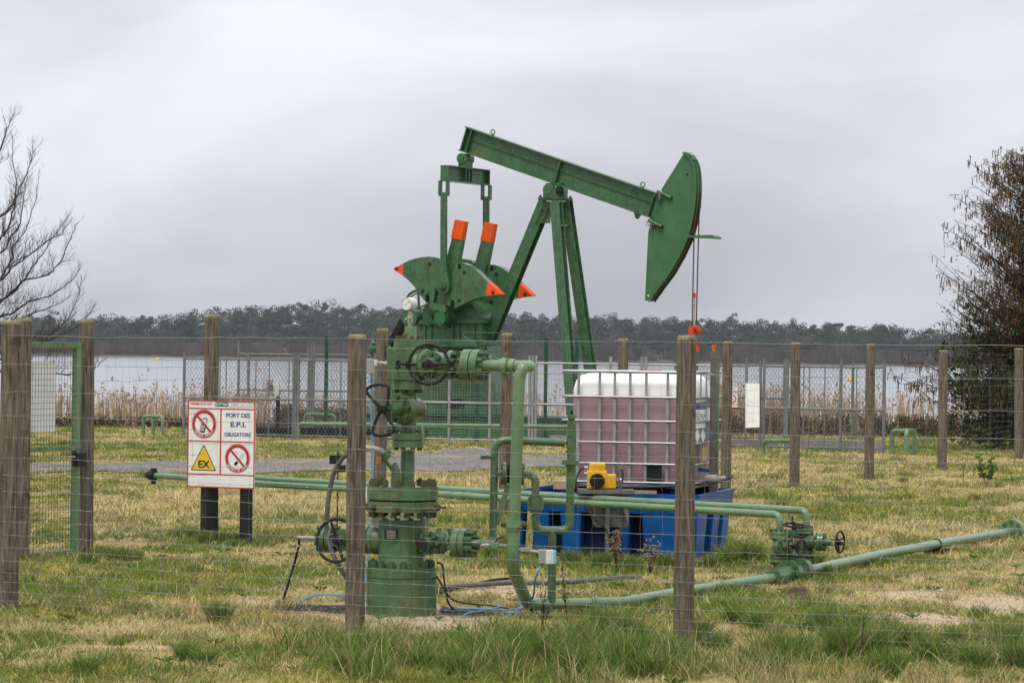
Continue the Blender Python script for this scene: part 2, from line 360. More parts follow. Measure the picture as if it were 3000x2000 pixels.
gx, gy = np.meshgrid(xs, ys); gz = ground_z(gx, gy)
gm, dm, mm_ = masks(gx, gy)
vts = np.stack([gx.ravel(), gy.ravel(), gz.ravel()], 1); nx = len(xs)
ii = (np.arange(len(ys) - 1)[:, None] * nx + np.arange(nx - 1)[None, :]).ravel()
fcs = np.stack([ii, ii + 1, ii + 1 + nx, ii + nx], 1)
def groundmat():
    m = bpy.data.materials.new('ground_soil'); m.use_nodes = True; t = m.node_tree; p = t.nodes['Principled BSDF']; l = t.links.new
    p.inputs['Roughness'].default_value = .95; p.inputs['Specular IOR Level'].default_value = .02
    a = N(t, 'ShaderNodeAttribute', attribute_name='Col'); s = N(t, 'ShaderNodeSeparateColor'); l(a.outputs['Color'], s.inputs[0])
    co = N(t, 'ShaderNodeTexCoord')
    def nz(sc, d=6, r=.6):
        n = N(t, 'ShaderNodeTexNoise'); n.inputs['Scale'].default_value = sc; n.inputs['Detail'].default_value = d; n.inputs['Roughness'].default_value = r; l(co.outputs['Object'], n.inputs['Vector']); return n
    f1, f2 = nz(9, 8, .75), nz(30, 6, .8)
    thatch = ramp(t, [(.25, (.14, .10, .045)), (.5, (.37, .29, .125)), (.75, (.54, .44, .21))]); l(f2.outputs['Fac'], thatch.inputs[0])
    grn = ramp(t, [(.25, (.04, .06, .014)), (.5, (.115, .145, .03)), (.75, (.24, .24, .055))]); l(f2.outputs['Fac'], grn.inputs[0])
    mos = ramp(t, [(.25, (.20, .17, .04)), (.6, (.34, .29, .06)), (.8, (.42, .36, .10))]); l(f2.outputs['Fac'], mos.inputs[0])
    soil = ramp(t, [(.2, (.26, .18, .11)), (.45, (.48, .36, .24)), (.7, (.66, .53, .38))]); l(f2.outputs['Fac'], soil.inputs[0])
    cur = thatch.outputs[0]
    for ch, colr in (('Red', grn), ('Blue', mos), ('Green', soil)):
        add = N(t, 'ShaderNodeMath', operation='ADD'); l(s.outputs[ch], add.inputs[0])
        mr_ = N(t, 'ShaderNodeMapRange'); mr_.inputs[1].default_value = .3; mr_.inputs[2].default_value = .7; mr_.inputs[3].default_value = -.3; mr_.inputs[4].default_value = .3; l(f1.outputs['Fac'], mr_.inputs[0]); l(mr_.outputs[0], add.inputs[1])
        st = N(t, 'ShaderNodeMapRange'); st.inputs[1].default_value = .25; st.inputs[2].default_value = .75; l(add.outputs[0], st.inputs[0])
        x = N(t, 'ShaderNodeMixRGB'); l(st.outputs[0], x.inputs[0]); l(cur, x.inputs[1]); l(colr.outputs[0], x.inputs[2]); cur = x.outputs[0]
    l(cur, p.inputs['Base Color'])
    b = N(t, 'ShaderNodeBump'); b.inputs['Strength'].default_value = .8; b.inputs['Distance'].default_value = .03; l(f2.outputs['Fac'], b.inputs['Height']); l(b.outputs[0], p.inputs['Normal'])
    M['ground_soil'] = m
groundmat()
struct(npmesh('ground', vts, fcs, 'ground_soil', cols=np.stack([gm.ravel(), dm.ravel(), mm_.ravel()], 1), smooth=True))

# gravel track: a sheet that follows the ground 6 mm above it, cut along a ragged edge
tx = np.arange(-16, 2.61, .14); ty = np.arange(38, 57, .2); ax_, ay_ = np.meshgrid(tx, ty)
keep = track_mask(ax_, ay_) > 0; tz = ground_z(ax_, ay_) + .012
tv = np.stack([ax_.ravel(), ay_.ravel(), tz.ravel()], 1); n_ = len(tx)
ii = (np.arange(len(ty) - 1)[:, None] * n_ + np.arange(n_ - 1)[None, :]); kk = keep[:-1, :-1] & keep[1:, :-1] & keep[:-1, 1:] & keep[1:, 1:]
ii = ii[kk]
mat('gravel', [(.05, .048, .046), (.12, .115, .11), (.19, .182, .172), (.31, .295, .275)], .95, 0, .2, 14, .9, 40, spots=(.27, .21, .125), spot_amt=.10, spot_scale=.7)
struct(npmesh('gravel_track', tv, np.stack([ii, ii + 1, ii + 1 + n_, ii + n_], 1), 'gravel', smooth=True))

# lake
def watermat():
    m = bpy.data.materials.new('lake_water'); m.use_nodes = True; t = m.node_tree; p = t.nodes['Principled BSDF']; l = t.links.new
    p.inputs['Base Color'].default_value = (.30, .32, .345, 1); p.inputs['Roughness'].default_value = .10; p.inputs['IOR'].default_value = 1.333
    co = N(t, 'ShaderNodeTexCoord'); mp_ = N(t, 'ShaderNodeMapping'); mp_.inputs['Scale'].default_value = (1, .55, 1); l(co.outputs['Object'], mp_.inputs[0])
    n = N(t, 'ShaderNodeTexNoise'); n.inputs['Scale'].default_value = .9; n.inputs['Detail'].default_value = 4; l(mp_.outputs[0], n.inputs['Vector'])
    b = N(t, 'ShaderNodeBump'); b.inputs['Strength'].default_value = .55; b.inputs['Distance'].default_value = .11; l(n.outputs['Fac'], b.inputs['Height']); l(b.outputs[0], p.inputs['Normal'])
    M['lake_water'] = m
watermat()
FARY = 1500.0; WZ = -1.0
struct(MB().add([(-900, 76, WZ), (900, 76, WZ), (900, FARY + 40, WZ), (-900, FARY + 40, WZ)], [(0, 1, 2, 3)]).build('lake', 'lake_water'))

# far shore: land rising behind the lake, a wood of pines with a fringe of bare willows
mat('far_soil', (.07, .06, .05), .95, 0, .2, .02)
TOP = [(-400, 948), (0, 940), (100, 930), (300, 925), (480, 925), (600, 912), (680, 897), (760, 890), (840, 886), (1000, 888), (1090, 898), (1180, 893), (1300, 905), (1500, 915), (1650, 922), (1850, 928), (2000, 930), (2150, 938), (2250, 935), (2330, 942), (2430, 948), (2520, 955), (2600, 950), (2680, 965), (2800, 972), (3400, 985)]
def ridge(X, Y):                                   # treetop height over the camera datum for a place on the far shore
    px_ = 1500 + np.asarray(X) / np.asarray(Y) * F
    yt = np.interp(px_, [t[0] for t in TOP], [t[1] for t in TOP]); yh = 1042 + .0122 * (px_ - 1500)
    return CAMH + (yh - yt) / F * np.asarray(Y)
hx = np.linspace(-520, 520, 120); hy = np.array([FARY - 2, FARY + 20, 1560, 1640, 1720, 1800, 2000, 2600]); hX, hY = np.meshgrid(hx, hy)
hk = np.clip((hY - FARY - 20) / 260, 0, 1) * (hY < 2300); hZ = WZ - .3 + np.clip((hY - FARY + 2) / 22, 0, 1) * 1.0 + hk * np.clip(ridge(hX, 1760) - 13, 0, 60)
ii = (np.arange(len(hy) - 1)[:, None] * 120 + np.arange(119)[None, :]).ravel()
struct(npmesh('far_shore', np.stack([hX.ravel(), hY.ravel(), hZ.ravel()], 1), np.stack([ii, ii + 1, ii + 121, ii + 120], 1), 'far_soil', smooth=True))
def clumps(cen, size, nper, leaf, shape=(1, 1, .7), col=None, cvar=.25, r=rng, hollow=.55, rough=.5):
    """leaf-size faces through the volume of ellipsoidal clumps; returns verts, faces, colours"""
    n = len(cen); k = n * nper
    d = r.normal(size=(k, 3)); d /= np.linalg.norm(d, axis=1)[:, None]
    rad = (hollow + (1 - hollow) * r.random(k))
    c = np.repeat(cen, nper, 0); s = np.repeat(size, nper)
    pos = c + d * rad[:, None] * s[:, None] * np.array(shape)
    nrm = d * (1 - rough) + r.normal(size=(k, 3)) * rough; nrm /= np.linalg.norm(nrm, axis=1)[:, None]
    t = np.cross(nrm, r.normal(size=(k, 3))); t /= np.linalg.norm(t, axis=1)[:, None]; b = np.cross(nrm, t)
    L = (leaf * (.6 + .8 * r.random(k)))[:, None] if np.isscalar(leaf) else (np.repeat(leaf, nper) * (.6 + .8 * r.random(k)))[:, None]
    v = np.stack([pos - t * L, pos - b * L * .55, pos + t * L, pos + b * L * .55], 1).reshape(-1, 3)
    f = np.arange(k * 4).reshape(-1, 4)
    cc = np.repeat(np.asarray(col), nper, 0) if np.ndim(col) == 2 else np.tile(np.asarray(col), (k, 1))
    cc = cc * (1 + cvar * r.normal(size=(k, 1))).clip(.3, 2)
    return v, f, np.repeat(cc, 4, 0).clip(0, 1)
cen = []; siz = []; colr = []
for row in range(11):
    Y = 1545 + row * 24
    x = -330.0
    while x < 330:
        X = x + rng.normal() * 1.2; yy = Y + rng.normal() * 8
        tt = ridge(X, yy); top = (CAMH + 6.5) + (tt - CAMH - 6.5) * min(1, .18 + row * .085) + rng.normal() * 1.0 + (2.4 * (rng.random() < .12))
        cr = 2.8 + rng.random() * 2.8
        base = np.array([.024, .037, .025]) * (.65 + .8 * rng.random()) if rng.random() > .12 else np.array([.075, .066, .058])
        for _ in range(5):
            o = rng.normal(size=3) * np.array([.6, .6, .32]) * cr
            cen.append([X + o[0], yy + o[1], top - cr * .8 + o[2] - rng.random() * 1.5]); siz.append(cr * (.5 + .35 * rng.random())); colr.append(base * (.85 + .3 * rng.random()))
        if row > 1:
            for q in range(2):
                cen.append([X + rng.normal() * 1.5, yy, top - cr * (1.8 + q * 1.5)]); siz.append(cr * .8); colr.append(base * .8)
        x += 4.2 + rng.random() * 4.0
pv, pf, pc = clumps(np.array(cen), np.array(siz), 58, .50, (1, 1, .72), np.array(colr), .08, hollow=.80, rough=.12)
# bare fringe: rounded sprays of upright twigs
nb = 420; bx = rng.uniform(-330, 330, nb); by = FARY + 4 + rng.random(nb) * 46; bh = 3.2 + 5.0 * rng.random(nb) ** 1.3 + 5.0 * (rng.random(nb) < .16) * rng.random(nb) + 2.5 * fbm(bx, by * 0, 40, 77); bw = bh * (.45 + .4 * rng.random(nb)); bt_ = .55 + .75 * rng.random(nb); per = 95; k = nb * per
w0 = rng.normal(size=k) * .45; X = np.repeat(bx, per) + w0 * np.repeat(bw, per); Yf = np.repeat(by, per) + rng.normal(size=k) * 1.5
hh = np.repeat(bh, per) * np.clip(1 - .55 * w0 ** 2, .25, 1) * (.6 + .4 * rng.random(k)); zb = -.3 + (Yf - FARY) * .015; hh = np.maximum(hh, 1.5)
lean = w0 * .5 * hh * .5 + rng.normal(size=k) * .12 * hh; wd = .10 + .12 * rng.random(k)
bl = np.stack([np.stack([X - wd, Yf, zb + hh * .02 * rng.random(k)], 1), np.stack([X + wd, Yf, zb], 1), np.stack([X + lean + wd * .3, Yf, zb + hh], 1), np.stack([X + lean - wd * .3, Yf, zb + hh], 1)], 1).reshape(-1, 3)
bc = np.repeat(np.array([.080, .062, .058]) * (np.repeat(bt_, per)[:, None] * (.7 + .6 * rng.random((k, 1)))), 4, 0)
g_ = rng.random(k) < .06; bc[np.repeat(g_, 4)] = np.array([.12, .09, .055])
fv = np.concatenate([pv, bl]); ff_ = np.concatenate([pf, np.arange(k * 4).reshape(-1, 4) + len(pv)]); fc = np.concatenate([pc, bc])
stuff(tag(npmesh('far_forest', fv, ff_, 'forestmat', cols=fc), 'dark pine wood with bare willows along the far lake shore', 'forest'))

# ---------------------------------------------------------------- grass, reeds, thicket
def blades(x, y, z, h, wid, lean, col, tipdark=1.0, r=rng):
    k = len(x); a = r.random(k) * 2 * math.pi; dx, dy = np.cos(a), np.sin(a); la = r.random(k) * 2 * math.pi; lx, ly = np.cos(la) * lean, np.sin(la) * lean
    def P(t, ww, bend): return np.stack([x + dx * ww + lx * bend, y + dy * ww + ly * bend, z + h * t], 1)
    v = np.stack([P(0, -wid, 0), P(0, wid, 0), P(.55, wid * .8, .35), P(.55, -wid * .8, .35), P(1.0, 0 * wid, 1)], 1).reshape(-1, 3)
    b = np.arange(k) * 5
    f = np.concatenate([np.stack([b, b + 1, b + 2], 1), np.stack([b, b + 2, b + 3], 1), np.stack([b + 3, b + 2, b + 4], 1)])
    c = np.repeat(col, 5, 0).reshape(k, 5, 3); c[:, 4] *= tipdark
    return v, f, c.reshape(-1, 3)
def field(n, y0, y1):                                # more blades where they stand near
    u = rng.random(n); Y = y0 * (y1 / y0) ** u; X = (rng.random(n) * 2 - 1) * (Y * .175 + .6); return X, Y
pal = dict(green=np.array([.085, .150, .022]), bright=np.array([.20, .275, .055]), moss=np.array([.33, .28, .045]), tan=np.array([.50, .385, .175]), pale=np.array([.68, .58, .32]), brown=np.array([.17, .11, .06]))
X, Y = field(330000, 14.5, 66)
g_, d_, m_ = masks(X, Y); tr_ = track_mask(X, Y)
keep = (rng.random(len(X)) > d_ * 1.05 - .05) & (rng.random(len(X)) > tr_ * (.55 + .8 * fbm(X, Y, 1.1, 93)))
X, Y, g_, d_, m_ = X[keep], Y[keep], g_[keep], d_[keep], m_[keep]; k = len(X)
isg = rng.random(k) < np.clip(g_ * 1.05, .12, .95); u = rng.random((k, 1))
col = np.where(isg[:, None], pal['green'] * (1 - u) + pal['bright'] * u, pal['tan'] * (1 - u) + pal['pale'] * u)
col = np.where(((rng.random(k) < m_ * .6) & ~isg)[:, None], pal['moss'] * (.8 + .5 * u), col); col = np.where((rng.random(k) < .10 + .22 * fbm(X, Y, .8, 57))[:, None], pal['brown'], col)
col = col * (.75 + .5 * rng.random((k, 1)))
tanh = spots(X, Y, TAN)
h = (.014 + .026 * rng.random(k) ** 1.6) * (1 + 1.0 * g_) * (.7 + .8 * fbm(X, Y, 1.2, 55)) * (1 + 1.1 * tanh * ~isg) + (rng.random(k) < .012) * .10 * rng.random(k)
wd = .0016 * (Y / 16) ** .9 * (.8 + .6 * rng.random(k))
v1, f1, c1 = blades(X, Y, ground_z(X, Y) - .004, h, wd, h * (.3 + 1.5 * rng.random(k)), col)
stuff(tag(npmesh('short_grass', v1, f1, 'grassmat', cols=c1), 'short patchy lawn of green and straw coloured grass across the site', 'grass'))
# tussocks and the long grass in front
TUFT = [(640, 1815, .15, 10), (600, 1945, .10, 9), (545, 1935, .12, 10), (1110, 1930, .15, 10), (1020, 1965, .12, 12), (1240, 1960, .13, 13), (1330, 1975, .13, 14), (1400, 1925, .16, 12), (1480, 1960, .17, 14), (1530, 1900, .15, 12), (1600, 1940, .18, 14), (1690, 1975, .19, 14), (1740, 1900, .18, 12), (1770, 1860, .20, 10), (1850, 1890, .21, 12), (1840, 1955, .20, 15), (1920, 1930, .14, 12), (1900, 1985, .15, 12),
        (2420, 1850, .17, 10), (2500, 1880, .22, 13), (2470, 1935, .21, 14), (2560, 1930, .20, 14), (2660, 1905, .18, 12), (2720, 1940, .15, 12), (2220, 1850, .15, 10), (2150, 1830, .13, 9), (2100, 1900, .12, 12), (2050, 1880, .16, 8), (2180, 1648, .20, 8), (2130, 1655, .18, 8), (2215, 1650, .17, 8), (2090, 1662, .12, 7), (300, 1632, .12, 9), (345, 1640, .12, 9), (260, 1648, .10, 8), (390, 1640, .09, 8), (2950, 1890, .15, 12), (2860, 1960, .14, 12), (2380, 1668, .18, 6), (2420, 1690, .10, 6), (2990, 1960, .18, 10),
        (600, 1590, .13, 6), (560, 1575, .10, 6), (690, 1600, .08, 7), (1760, 1660, .14, 7), (1840, 1665, .13, 7), (1670, 1650, .12, 7), (1950, 1665, .15, 7), (1580, 1640, .12, 6), (1440, 1635, .12, 6), (250, 1975, .12, 10), (2790, 1890, .12, 9), (1130, 1890, .08, 8), (340, 1880, .05, 8), (2330, 1940, .16, 14), (2250, 1980, .16, 14), (2600, 1985, .18, 14)]
vv = []; fl = []; cc = []; base = 0
def tuft(p, hgt, rad, n, dry=.12):
    global base
    a = rng.random(n) * 6.283; rr = rad * np.sqrt(rng.random(n)); x = p.x + np.cos(a) * rr; y = p.y + np.sin(a) * rr * 1.5
    hh = hgt * (.45 + .65 * rng.random(n)); u = rng.random((n, 1))
    col = (np.array([.06, .115, .018]) * (1 - u) + np.array([.20, .275, .065]) * u); col = np.where((rng.random(n) < dry)[:, None], np.array([.42, .33, .17]) * (.7 + .5 * u), col)
    v, f, c = blades(x, y, ground_z(x, y) - .01, hh, (.0022 + .0012 * rng.random(n)) * (p.y / 17) ** .5, hh * (.25 + .75 * rng.random(n)), col)
    vv.append(v); fl.append(f + base); cc.append(c); base += len(v)
for tx_, ty_, th, tr in TUFT:
    p = G(tx_, ty_); tuft(p, th, tr * 3.2 * p.y / F, 480)
for i in range(900):
    Y0 = 15 * (58 / 15) ** rng.random(); X0 = (rng.random() * 2 - 1) * (Y0 * .172 + .3); a_, b_, _ = masks(np.array([X0]), np.array([Y0])); t_ = track_mask(np.array([X0]), np.array([Y0]))
    if t_[0] > 0 or b_[0] > .6: continue
    fgz = 1.0 + (1.1 if Y0 < 17.3 and X0 > -1.2 else 0)
    tuft(V((X0, Y0, 0)), (.03 + .05 * rng.random() + .05 * a_[0]) * fgz, .05 + .09 * rng.random(), 90, .15 + .6 * (1 - a_[0]))
stuff(tag(npmesh('long_grass', np.concatenate(vv), np.concatenate(fl), 'grassmat', cols=np.concatenate(cc)), 'long green tussocks of grass in the foreground and around the posts', 'grass'))
# low broad-leaved plants and moss cushions
X, Y = field(15000, 14.5, 55); g_, d_, m_ = masks(X, Y); keep = (rng.random(len(X)) < np.clip(g_ * 1.1 + m_ * .6 - .1, .03, 1)) & (track_mask(X, Y) < .5) & (d_ < .7); X, Y, g_, m_ = X[keep], Y[keep], g_[keep], m_[keep]; n = len(X)
u = rng.random((n, 1)); col = np.where((rng.random(n) < m_ * .7)[:, None], np.array([.34, .29, .045]) * (.7 + .5 * u), np.array([.085, .15, .022]) * (1 - u) + np.array([.26, .33, .06]) * u)
v, f, c = clumps(np.stack([X, Y, ground_z(X, Y) + .006], 1), (.018 + .045 * rng.random(n) ** 2) * (Y / 17) ** .4, 11, .0085 * (Y / 17) ** .5, (1.3, 1.6, .30), col, .28, hollow=.1)
stuff(tag(npmesh('clover_patches', v, f, 'grassmat', cols=c), 'low leafy clover and yellow moss spread through the lawn', 'clover'))
# chips, pebbles and litter on the bare soil
X, Y = field(60000, 15, 34); _, d_, _ = masks(X, Y); keep = rng.random(len(X)) < np.clip(d_ - .25, 0, 1) * .5; X, Y = X[keep], Y[keep]; n = len(X)
col = np.where((rng.random(n) < .5)[:, None], np.array([.42, .30, .18]), np.array([.20, .13, .08])) * (.6 + .8 * rng.random((n, 1))); col = np.where((rng.random(n) < .15)[:, None], np.array([.62, .54, .42]), col)
v, f, c = clumps(np.stack([X, Y, ground_z(X, Y) + .004], 1), .002 + .004 * rng.random(n), 3, .006 * (Y / 18), (1, 1, .5), col, .15, hollow=.3)
stuff(tag(npmesh('soil_litter', v, f, 'grassmat', cols=c), 'brown chips and pebbles littering the bare sandy soil', 'litter'))
# flat rosettes of broad leaves
vv = []; cc = []; nr = 260; X, Y = field(nr, 14.8, 30); g_, d_, m_ = masks(X, Y)
for x0, y0, d0_ in zip(X, Y, d_):
    n = rng.integers(7, 13); R_ = .03 + .055 * rng.random(); a0 = rng.random() * 6.28; bc_ = np.array([.055, .105, .018]) * (1 - (u := rng.random())) + np.array([.15, .23, .045]) * u
    for i in range(n):
        t = a0 + 6.283 * i / n + rng.normal() * .2; l_ = R_ * (.6 + .5 * rng.random()); dx, dy = math.cos(t), math.sin(t); w_ = l_ * .17; z0 = float(ground_z(x0, y0)) + .006
        vv += [[x0, y0, z0], [x0 + dx * l_ * .6 - dy * w_, y0 + dy * l_ * .6 + dx * w_, z0 + l_ * .42], [x0 + dx * l_, y0 + dy * l_, z0 + l_ * (.25 + .3 * rng.random())], [x0 + dx * l_ * .6 + dy * w_, y0 + dy * l_ * .6 - dx * w_, z0 + l_ * .36]]
        cc += [bc_ * (.8 + .4 * rng.random())] * 4
vv = np.array(vv); stuff(tag(npmesh('leaf_rosettes', vv, np.arange(len(vv)).reshape(-1, 4), 'grassmat', cols=np.array(cc).clip(0, 1)), 'flat green leaf rosettes of low weeds dotted through the turf', 'weeds'))
# straw: dry stems lying about and standing
n = 2600; X, Y = field(n, 15, 50); g_, d_, m_ = masks(X, Y); hh = .05 + .16 * rng.random(n) ** 2.5
v, f, c = blades(X, Y, ground_z(X, Y), hh, .0011 * (Y / 16) ** .8, hh * (.4 + 1.8 * rng.random(n)), np.array([.50, .40, .23]) * (.7 + .5 * rng.random((n, 1))))
stuff(tag(npmesh('dry_straw', v, f, 'grassmat', cols=c), 'thin pale dry stems scattered through the lawn', 'straw'))
# reeds on the lake bank
n = 9000; px_ = rng.uniform(150, 2950, n); Y = rng.uniform(66.5, 79, n); X = (px_ - 1500) / F * Y
dens = fbm(X, Y * .4, 2.2, 61); keep = rng.random(n) < np.clip((dens - .37) * 3.0, .06, 1) * np.where(px_ < 800, .8, 1); X, Y, px_ = X[keep], Y[keep], px_[keep]; n = len(X)
hh = .92 * (.25 + .80 * fbm(X, Y, 1.8, 67) + .40 * rng.random(n)) * (1 + .35 * (rng.random(n) < .06)) + np.interp(px_, [300, 700, 1000, 2100, 2300, 2700], [0, .0, -.1, .1, .22, .15]) + (Y - 66) * .022
v, f, c = blades(X, Y, ground_z(X, Y), hh, .010 + .007 * rng.random(n), hh * .22 * rng.random(n), np.array([.42, .30, .185]) * (.5 + .7 * rng.random((n, 1))))
pl = rng.random(n) < .28; k = pl.sum(); cx = np.stack([X[pl] + rng.normal(size=k) * .06, Y[pl], ground_z(X[pl], Y[pl]) + hh[pl] * .97], 1)
v2, f2, c2 = clumps(cx, .035 + .05 * rng.random(k), 7, .035, (.8, .8, 1.7), np.array([.44, .31, .21]), .25)
stuff(tag(npmesh('reed_bed', np.concatenate([v, v2]), np.concatenate([f, np.stack([np.arange(len(f2)) * 4, np.arange(len(f2)) * 4 + 1, np.arange(len(f2)) * 4 + 2], 1) + len(v), np.stack([np.arange(len(f2)) * 4, np.arange(len(f2)) * 4 + 2, np.arange(len(f2)) * 4 + 3], 1) + len(v)]), 'grassmat', cols=np.concatenate([c, c2])), 'tan dry reeds growing along the near lake bank', 'reeds'))
# brambles under the reeds behind the enclosure
n = 1500; px_ = np.concatenate([rng.uniform(820, 1250, 400), rng.uniform(1950, 2800, 700), rng.uniform(150, 860, 400)]); Y = rng.uniform(66.2, 69, n); X = (px_ - 1500) / F * Y
z_ = ground_z(X, Y) + rng.random(n) ** 1.2 * (.40 + .35 * fbm(X, X * 0, 1.1, 71)) * np.where(px_ < 800, .35, .85)
gcol = np.where((rng.random(n) < .45)[:, None], np.array([.045, .055, .022]), np.array([.085, .058, .042])) * (.6 + .8 * rng.random((n, 1)))
v, f, c = clumps(np.stack([X, Y, z_], 1), .10 + .12 * rng.random(n), 34, .024, (1, 1, .8), gcol, .35)
stuff(tag(npmesh('bramble_thicket', v, f, 'leaf', cols=c), 'low brown and green bramble thicket behind the grey enclosure', 'brambles'))

# ================================================================ PUMPJACK
TH = math.radians(30); UH = V((math.cos(TH), -math.sin(TH), 0)); VH = V((math.sin(TH), math.cos(TH), 0))
PO = W(1625, 1290, 60); PO.z = 0
def pj(x, y, v=0): return HP(x, y, PO + VH * v, VH)
def L(u, v, z): return PO + UH * u + VH * v + Z * z
def uz(x, y, v=0): p = pj(x, y, v) - PO; return p.dot(UH), p.z
def pprism(mb, poly, v0, v1, vref=None):
    vr = v0 if vref is None else vref
    q = [uz(x, y, vr) for x, y in poly]
    return mb.prism([L(u, v0, z) for u, z in q], VH * (v1 - v0))
P = thing('pumpjack', 'green nodding-donkey oil pumpjack with orange tipped counterweights', 'pumpjack', PO)
# --- walking beam
BW = .11
a = V((*uz(1362, 370, -BW), 0)); b = V((*uz(1924, 565, -BW), 0)); c_ = V((*uz(1342, 441, -BW), 0))
e = (b - a).normalized(); nd = V((e.y, -e.x, 0)); H = abs((c_ - a).dot(nd)); LB = (b - a).length
def bp(s, d): q = a + e * s + nd * d; return q.x, q.y
def bprism(mb, s0, s1, d0, d1, v0, v1):
    return mb.prism([L(bp(s, d)[0], v0, bp(s, d)[1]) for s, d in ((s0, d0), (s1, d0), (s1, d1), (s0, d1))], VH * (v1 - v0))
m = MB(); bprism(m, 0, LB, 0, .026, -BW, BW); bprism(m, -.0, LB, H - .026, H, -BW, BW); bprism(m, .04, LB - .02, .026, H - .026, -.008, .008)
beam = m.build('walking_beam', 'green', P, bevel=.004)
for s in (.16, LB * .505, LB - .06):
    m = MB(); bprism(m, s, s + .018, .027, H - .027, -BW + .012, -.009); bprism(m, s, s + .018, .027, H - .027, .009, BW - .012); m.build('stiffener', 'green', beam)
m = MB(); bprism(m, .02, .045, .027, H - .027, -BW + .02, BW - .02); m.build('end_plate', 'green', beam)
m = MB()
for v0, v1 in ((-.045, -.009), (.009, .045)): bprism(m, .18, LB * .505 - .002, H * .40, H * .40 + .018, v0, v1); bprism(m, LB * .505 + .02, LB - .08, H * .40, H * .40 + .018, v0, v1)
m.build('web_rib', 'green', beam)
for x, y in ((1444, 387), (1883, 541)):
    m = MB(); q = pj(x, y, 0); m.torus(q, VH, .045, .012, 20, 8); m.bar(q - Z * .05, q - Z * .10, .05, .03, UH); m.build('lifting_eye', 'green', beam)
m = MB(); u_, z_ = bp(LB - .52, H * .36); m.torus(L(u_, -.02, z_), VH, .07, .006, 20, 6)
for s0, s1, d0, d1 in ((LB - .64, LB - .625, .27, .385), (LB - .64, LB - .47, .37, .385), (LB - .60, LB - .53, .30, .312)): bprism(m, s0, s1, d0, d1, -.016, -.009)
m.build('raised_mark', 'green', beam, label='raised round and angular casting mark on the beam web')
m = MB(); pprism(m, [(1856, 616), (1880, 625), (1869, 642), (1863, 640)], -.02, .02, 0); m.build('lug', 'green', beam)
# --- horse head
HEAD = [(2003, 450), (2021, 467), (2029, 485), (2033, 510), (2034.5, 540), (2034, 570), (2032, 600), (2025.5, 643), (2012, 695), (1988.5, 746), (1959, 798), (1927, 841), (1899, 880.5), (1889.5, 881), (1892, 825), (1898.6, 687), (1901, 671), (1923, 651), (1948, 576), (1937, 556)]
m = MB(); pprism(m, HEAD, -.10, .10); head = m.build('horse_head', 'green_head', P, bevel=.004)
m = MB(); arc = [uz(x, y, -.10) for x, y in HEAD[0:13]]
for (p0, p1) in zip(arc, arc[1:]):
    d = V((p1[0] - p0[0], p1[1] - p0[1], 0)).normalized(); nn = V((-d.y, d.x, 0))
    for v0, v1, t0, t1 in ((-.135, .135, .001, .014), (-.135, -.115, .014, .045), (.115, .135, .014, .045), (-.012, .012, .014, .036)):
        m.prism([L(q[0] + nn.x * t, v0, q[1] + nn.y * t) for q, t in ((p0, t0), (p1, t0), (p1, t1), (p0, t1))], VH * (v1 - v0))
m.build('rim_track', 'green_head', head)
for x, y in ((1988, 736), (1967, 779), (1941, 820), (1912, 857)):
    m = MB(); q = pj(x, y, -.115); m.bar(q, q + UH * .06 + Z * -.03, .02, .02, VH); m.build('cleat', 'green_head', head)
m = MB(); m.cyl(pj(2013, 511, -.112), pj(2013, 511, -.098), .018); m.build('hole', 'gap_black', head)
m = MB(); m.cyl(pj(1899, 866, -.112), pj(1899, 866, -.098), .018); m.build('hole', 'sign_white', head)
for (x0, y0, x1, y1) in ((1926, 560, 1966, 580), (1900, 645, 1938, 664)):
    m = MB(); p0, p1 = pj(x0, y0, -.15), pj(x1, y1, -.15); m.cyl(p0, p1, .033, n=14); hb = m.build('hinge_pin', 'green', head)
    m = MB(); m.cyl(p1, p1 + (p1 - p0).normalized() * .02, .03, n=12); m.build('pin_end', 'gap_black', hb)
    m = MB(); q = pj(x0 + 8, y0 + 14, -.17); m.box(q, UH * .05, VH * .05, Z * .12); m.torus(q - UH * .09, VH, .03, .006, 12, 5); m.bar(q + Z * .06 - UH * .12, q + Z * .04 + UH * .06, .015, .015); m.build('shackle', 'steel_plate', hb)
m = MB(); pprism(m, [(1927, 566), (1950, 574), (1924, 652), (1904, 642)], -.05, .05, -.05); m.build('shaded_head_seat', 'green_dark', head)  # plate in the beam-head gap; its shade is put into the dark green
m = MB(); pprism(m, [(1997, 447), (2006, 452), (2022, 463), (2030, 468), (2026, 455), (2008, 445)], -.08, .08, -.08); m.build('cable_saddle', 'green_head', head)
m = MB(); u0, z0 = uz(2010, 689, -.14); u1, z1 = uz(2094, 693, -.14); m.prism([L(u0, -.14, z0), L(u1 - .06, -.14, z0), L(u1, -.14, z1 - .01), L(u1, -.14, z1 - .04), L(u0, -.14, z0 - .045)], VH * .28); m.build('guard_plate', 'green_head', head)
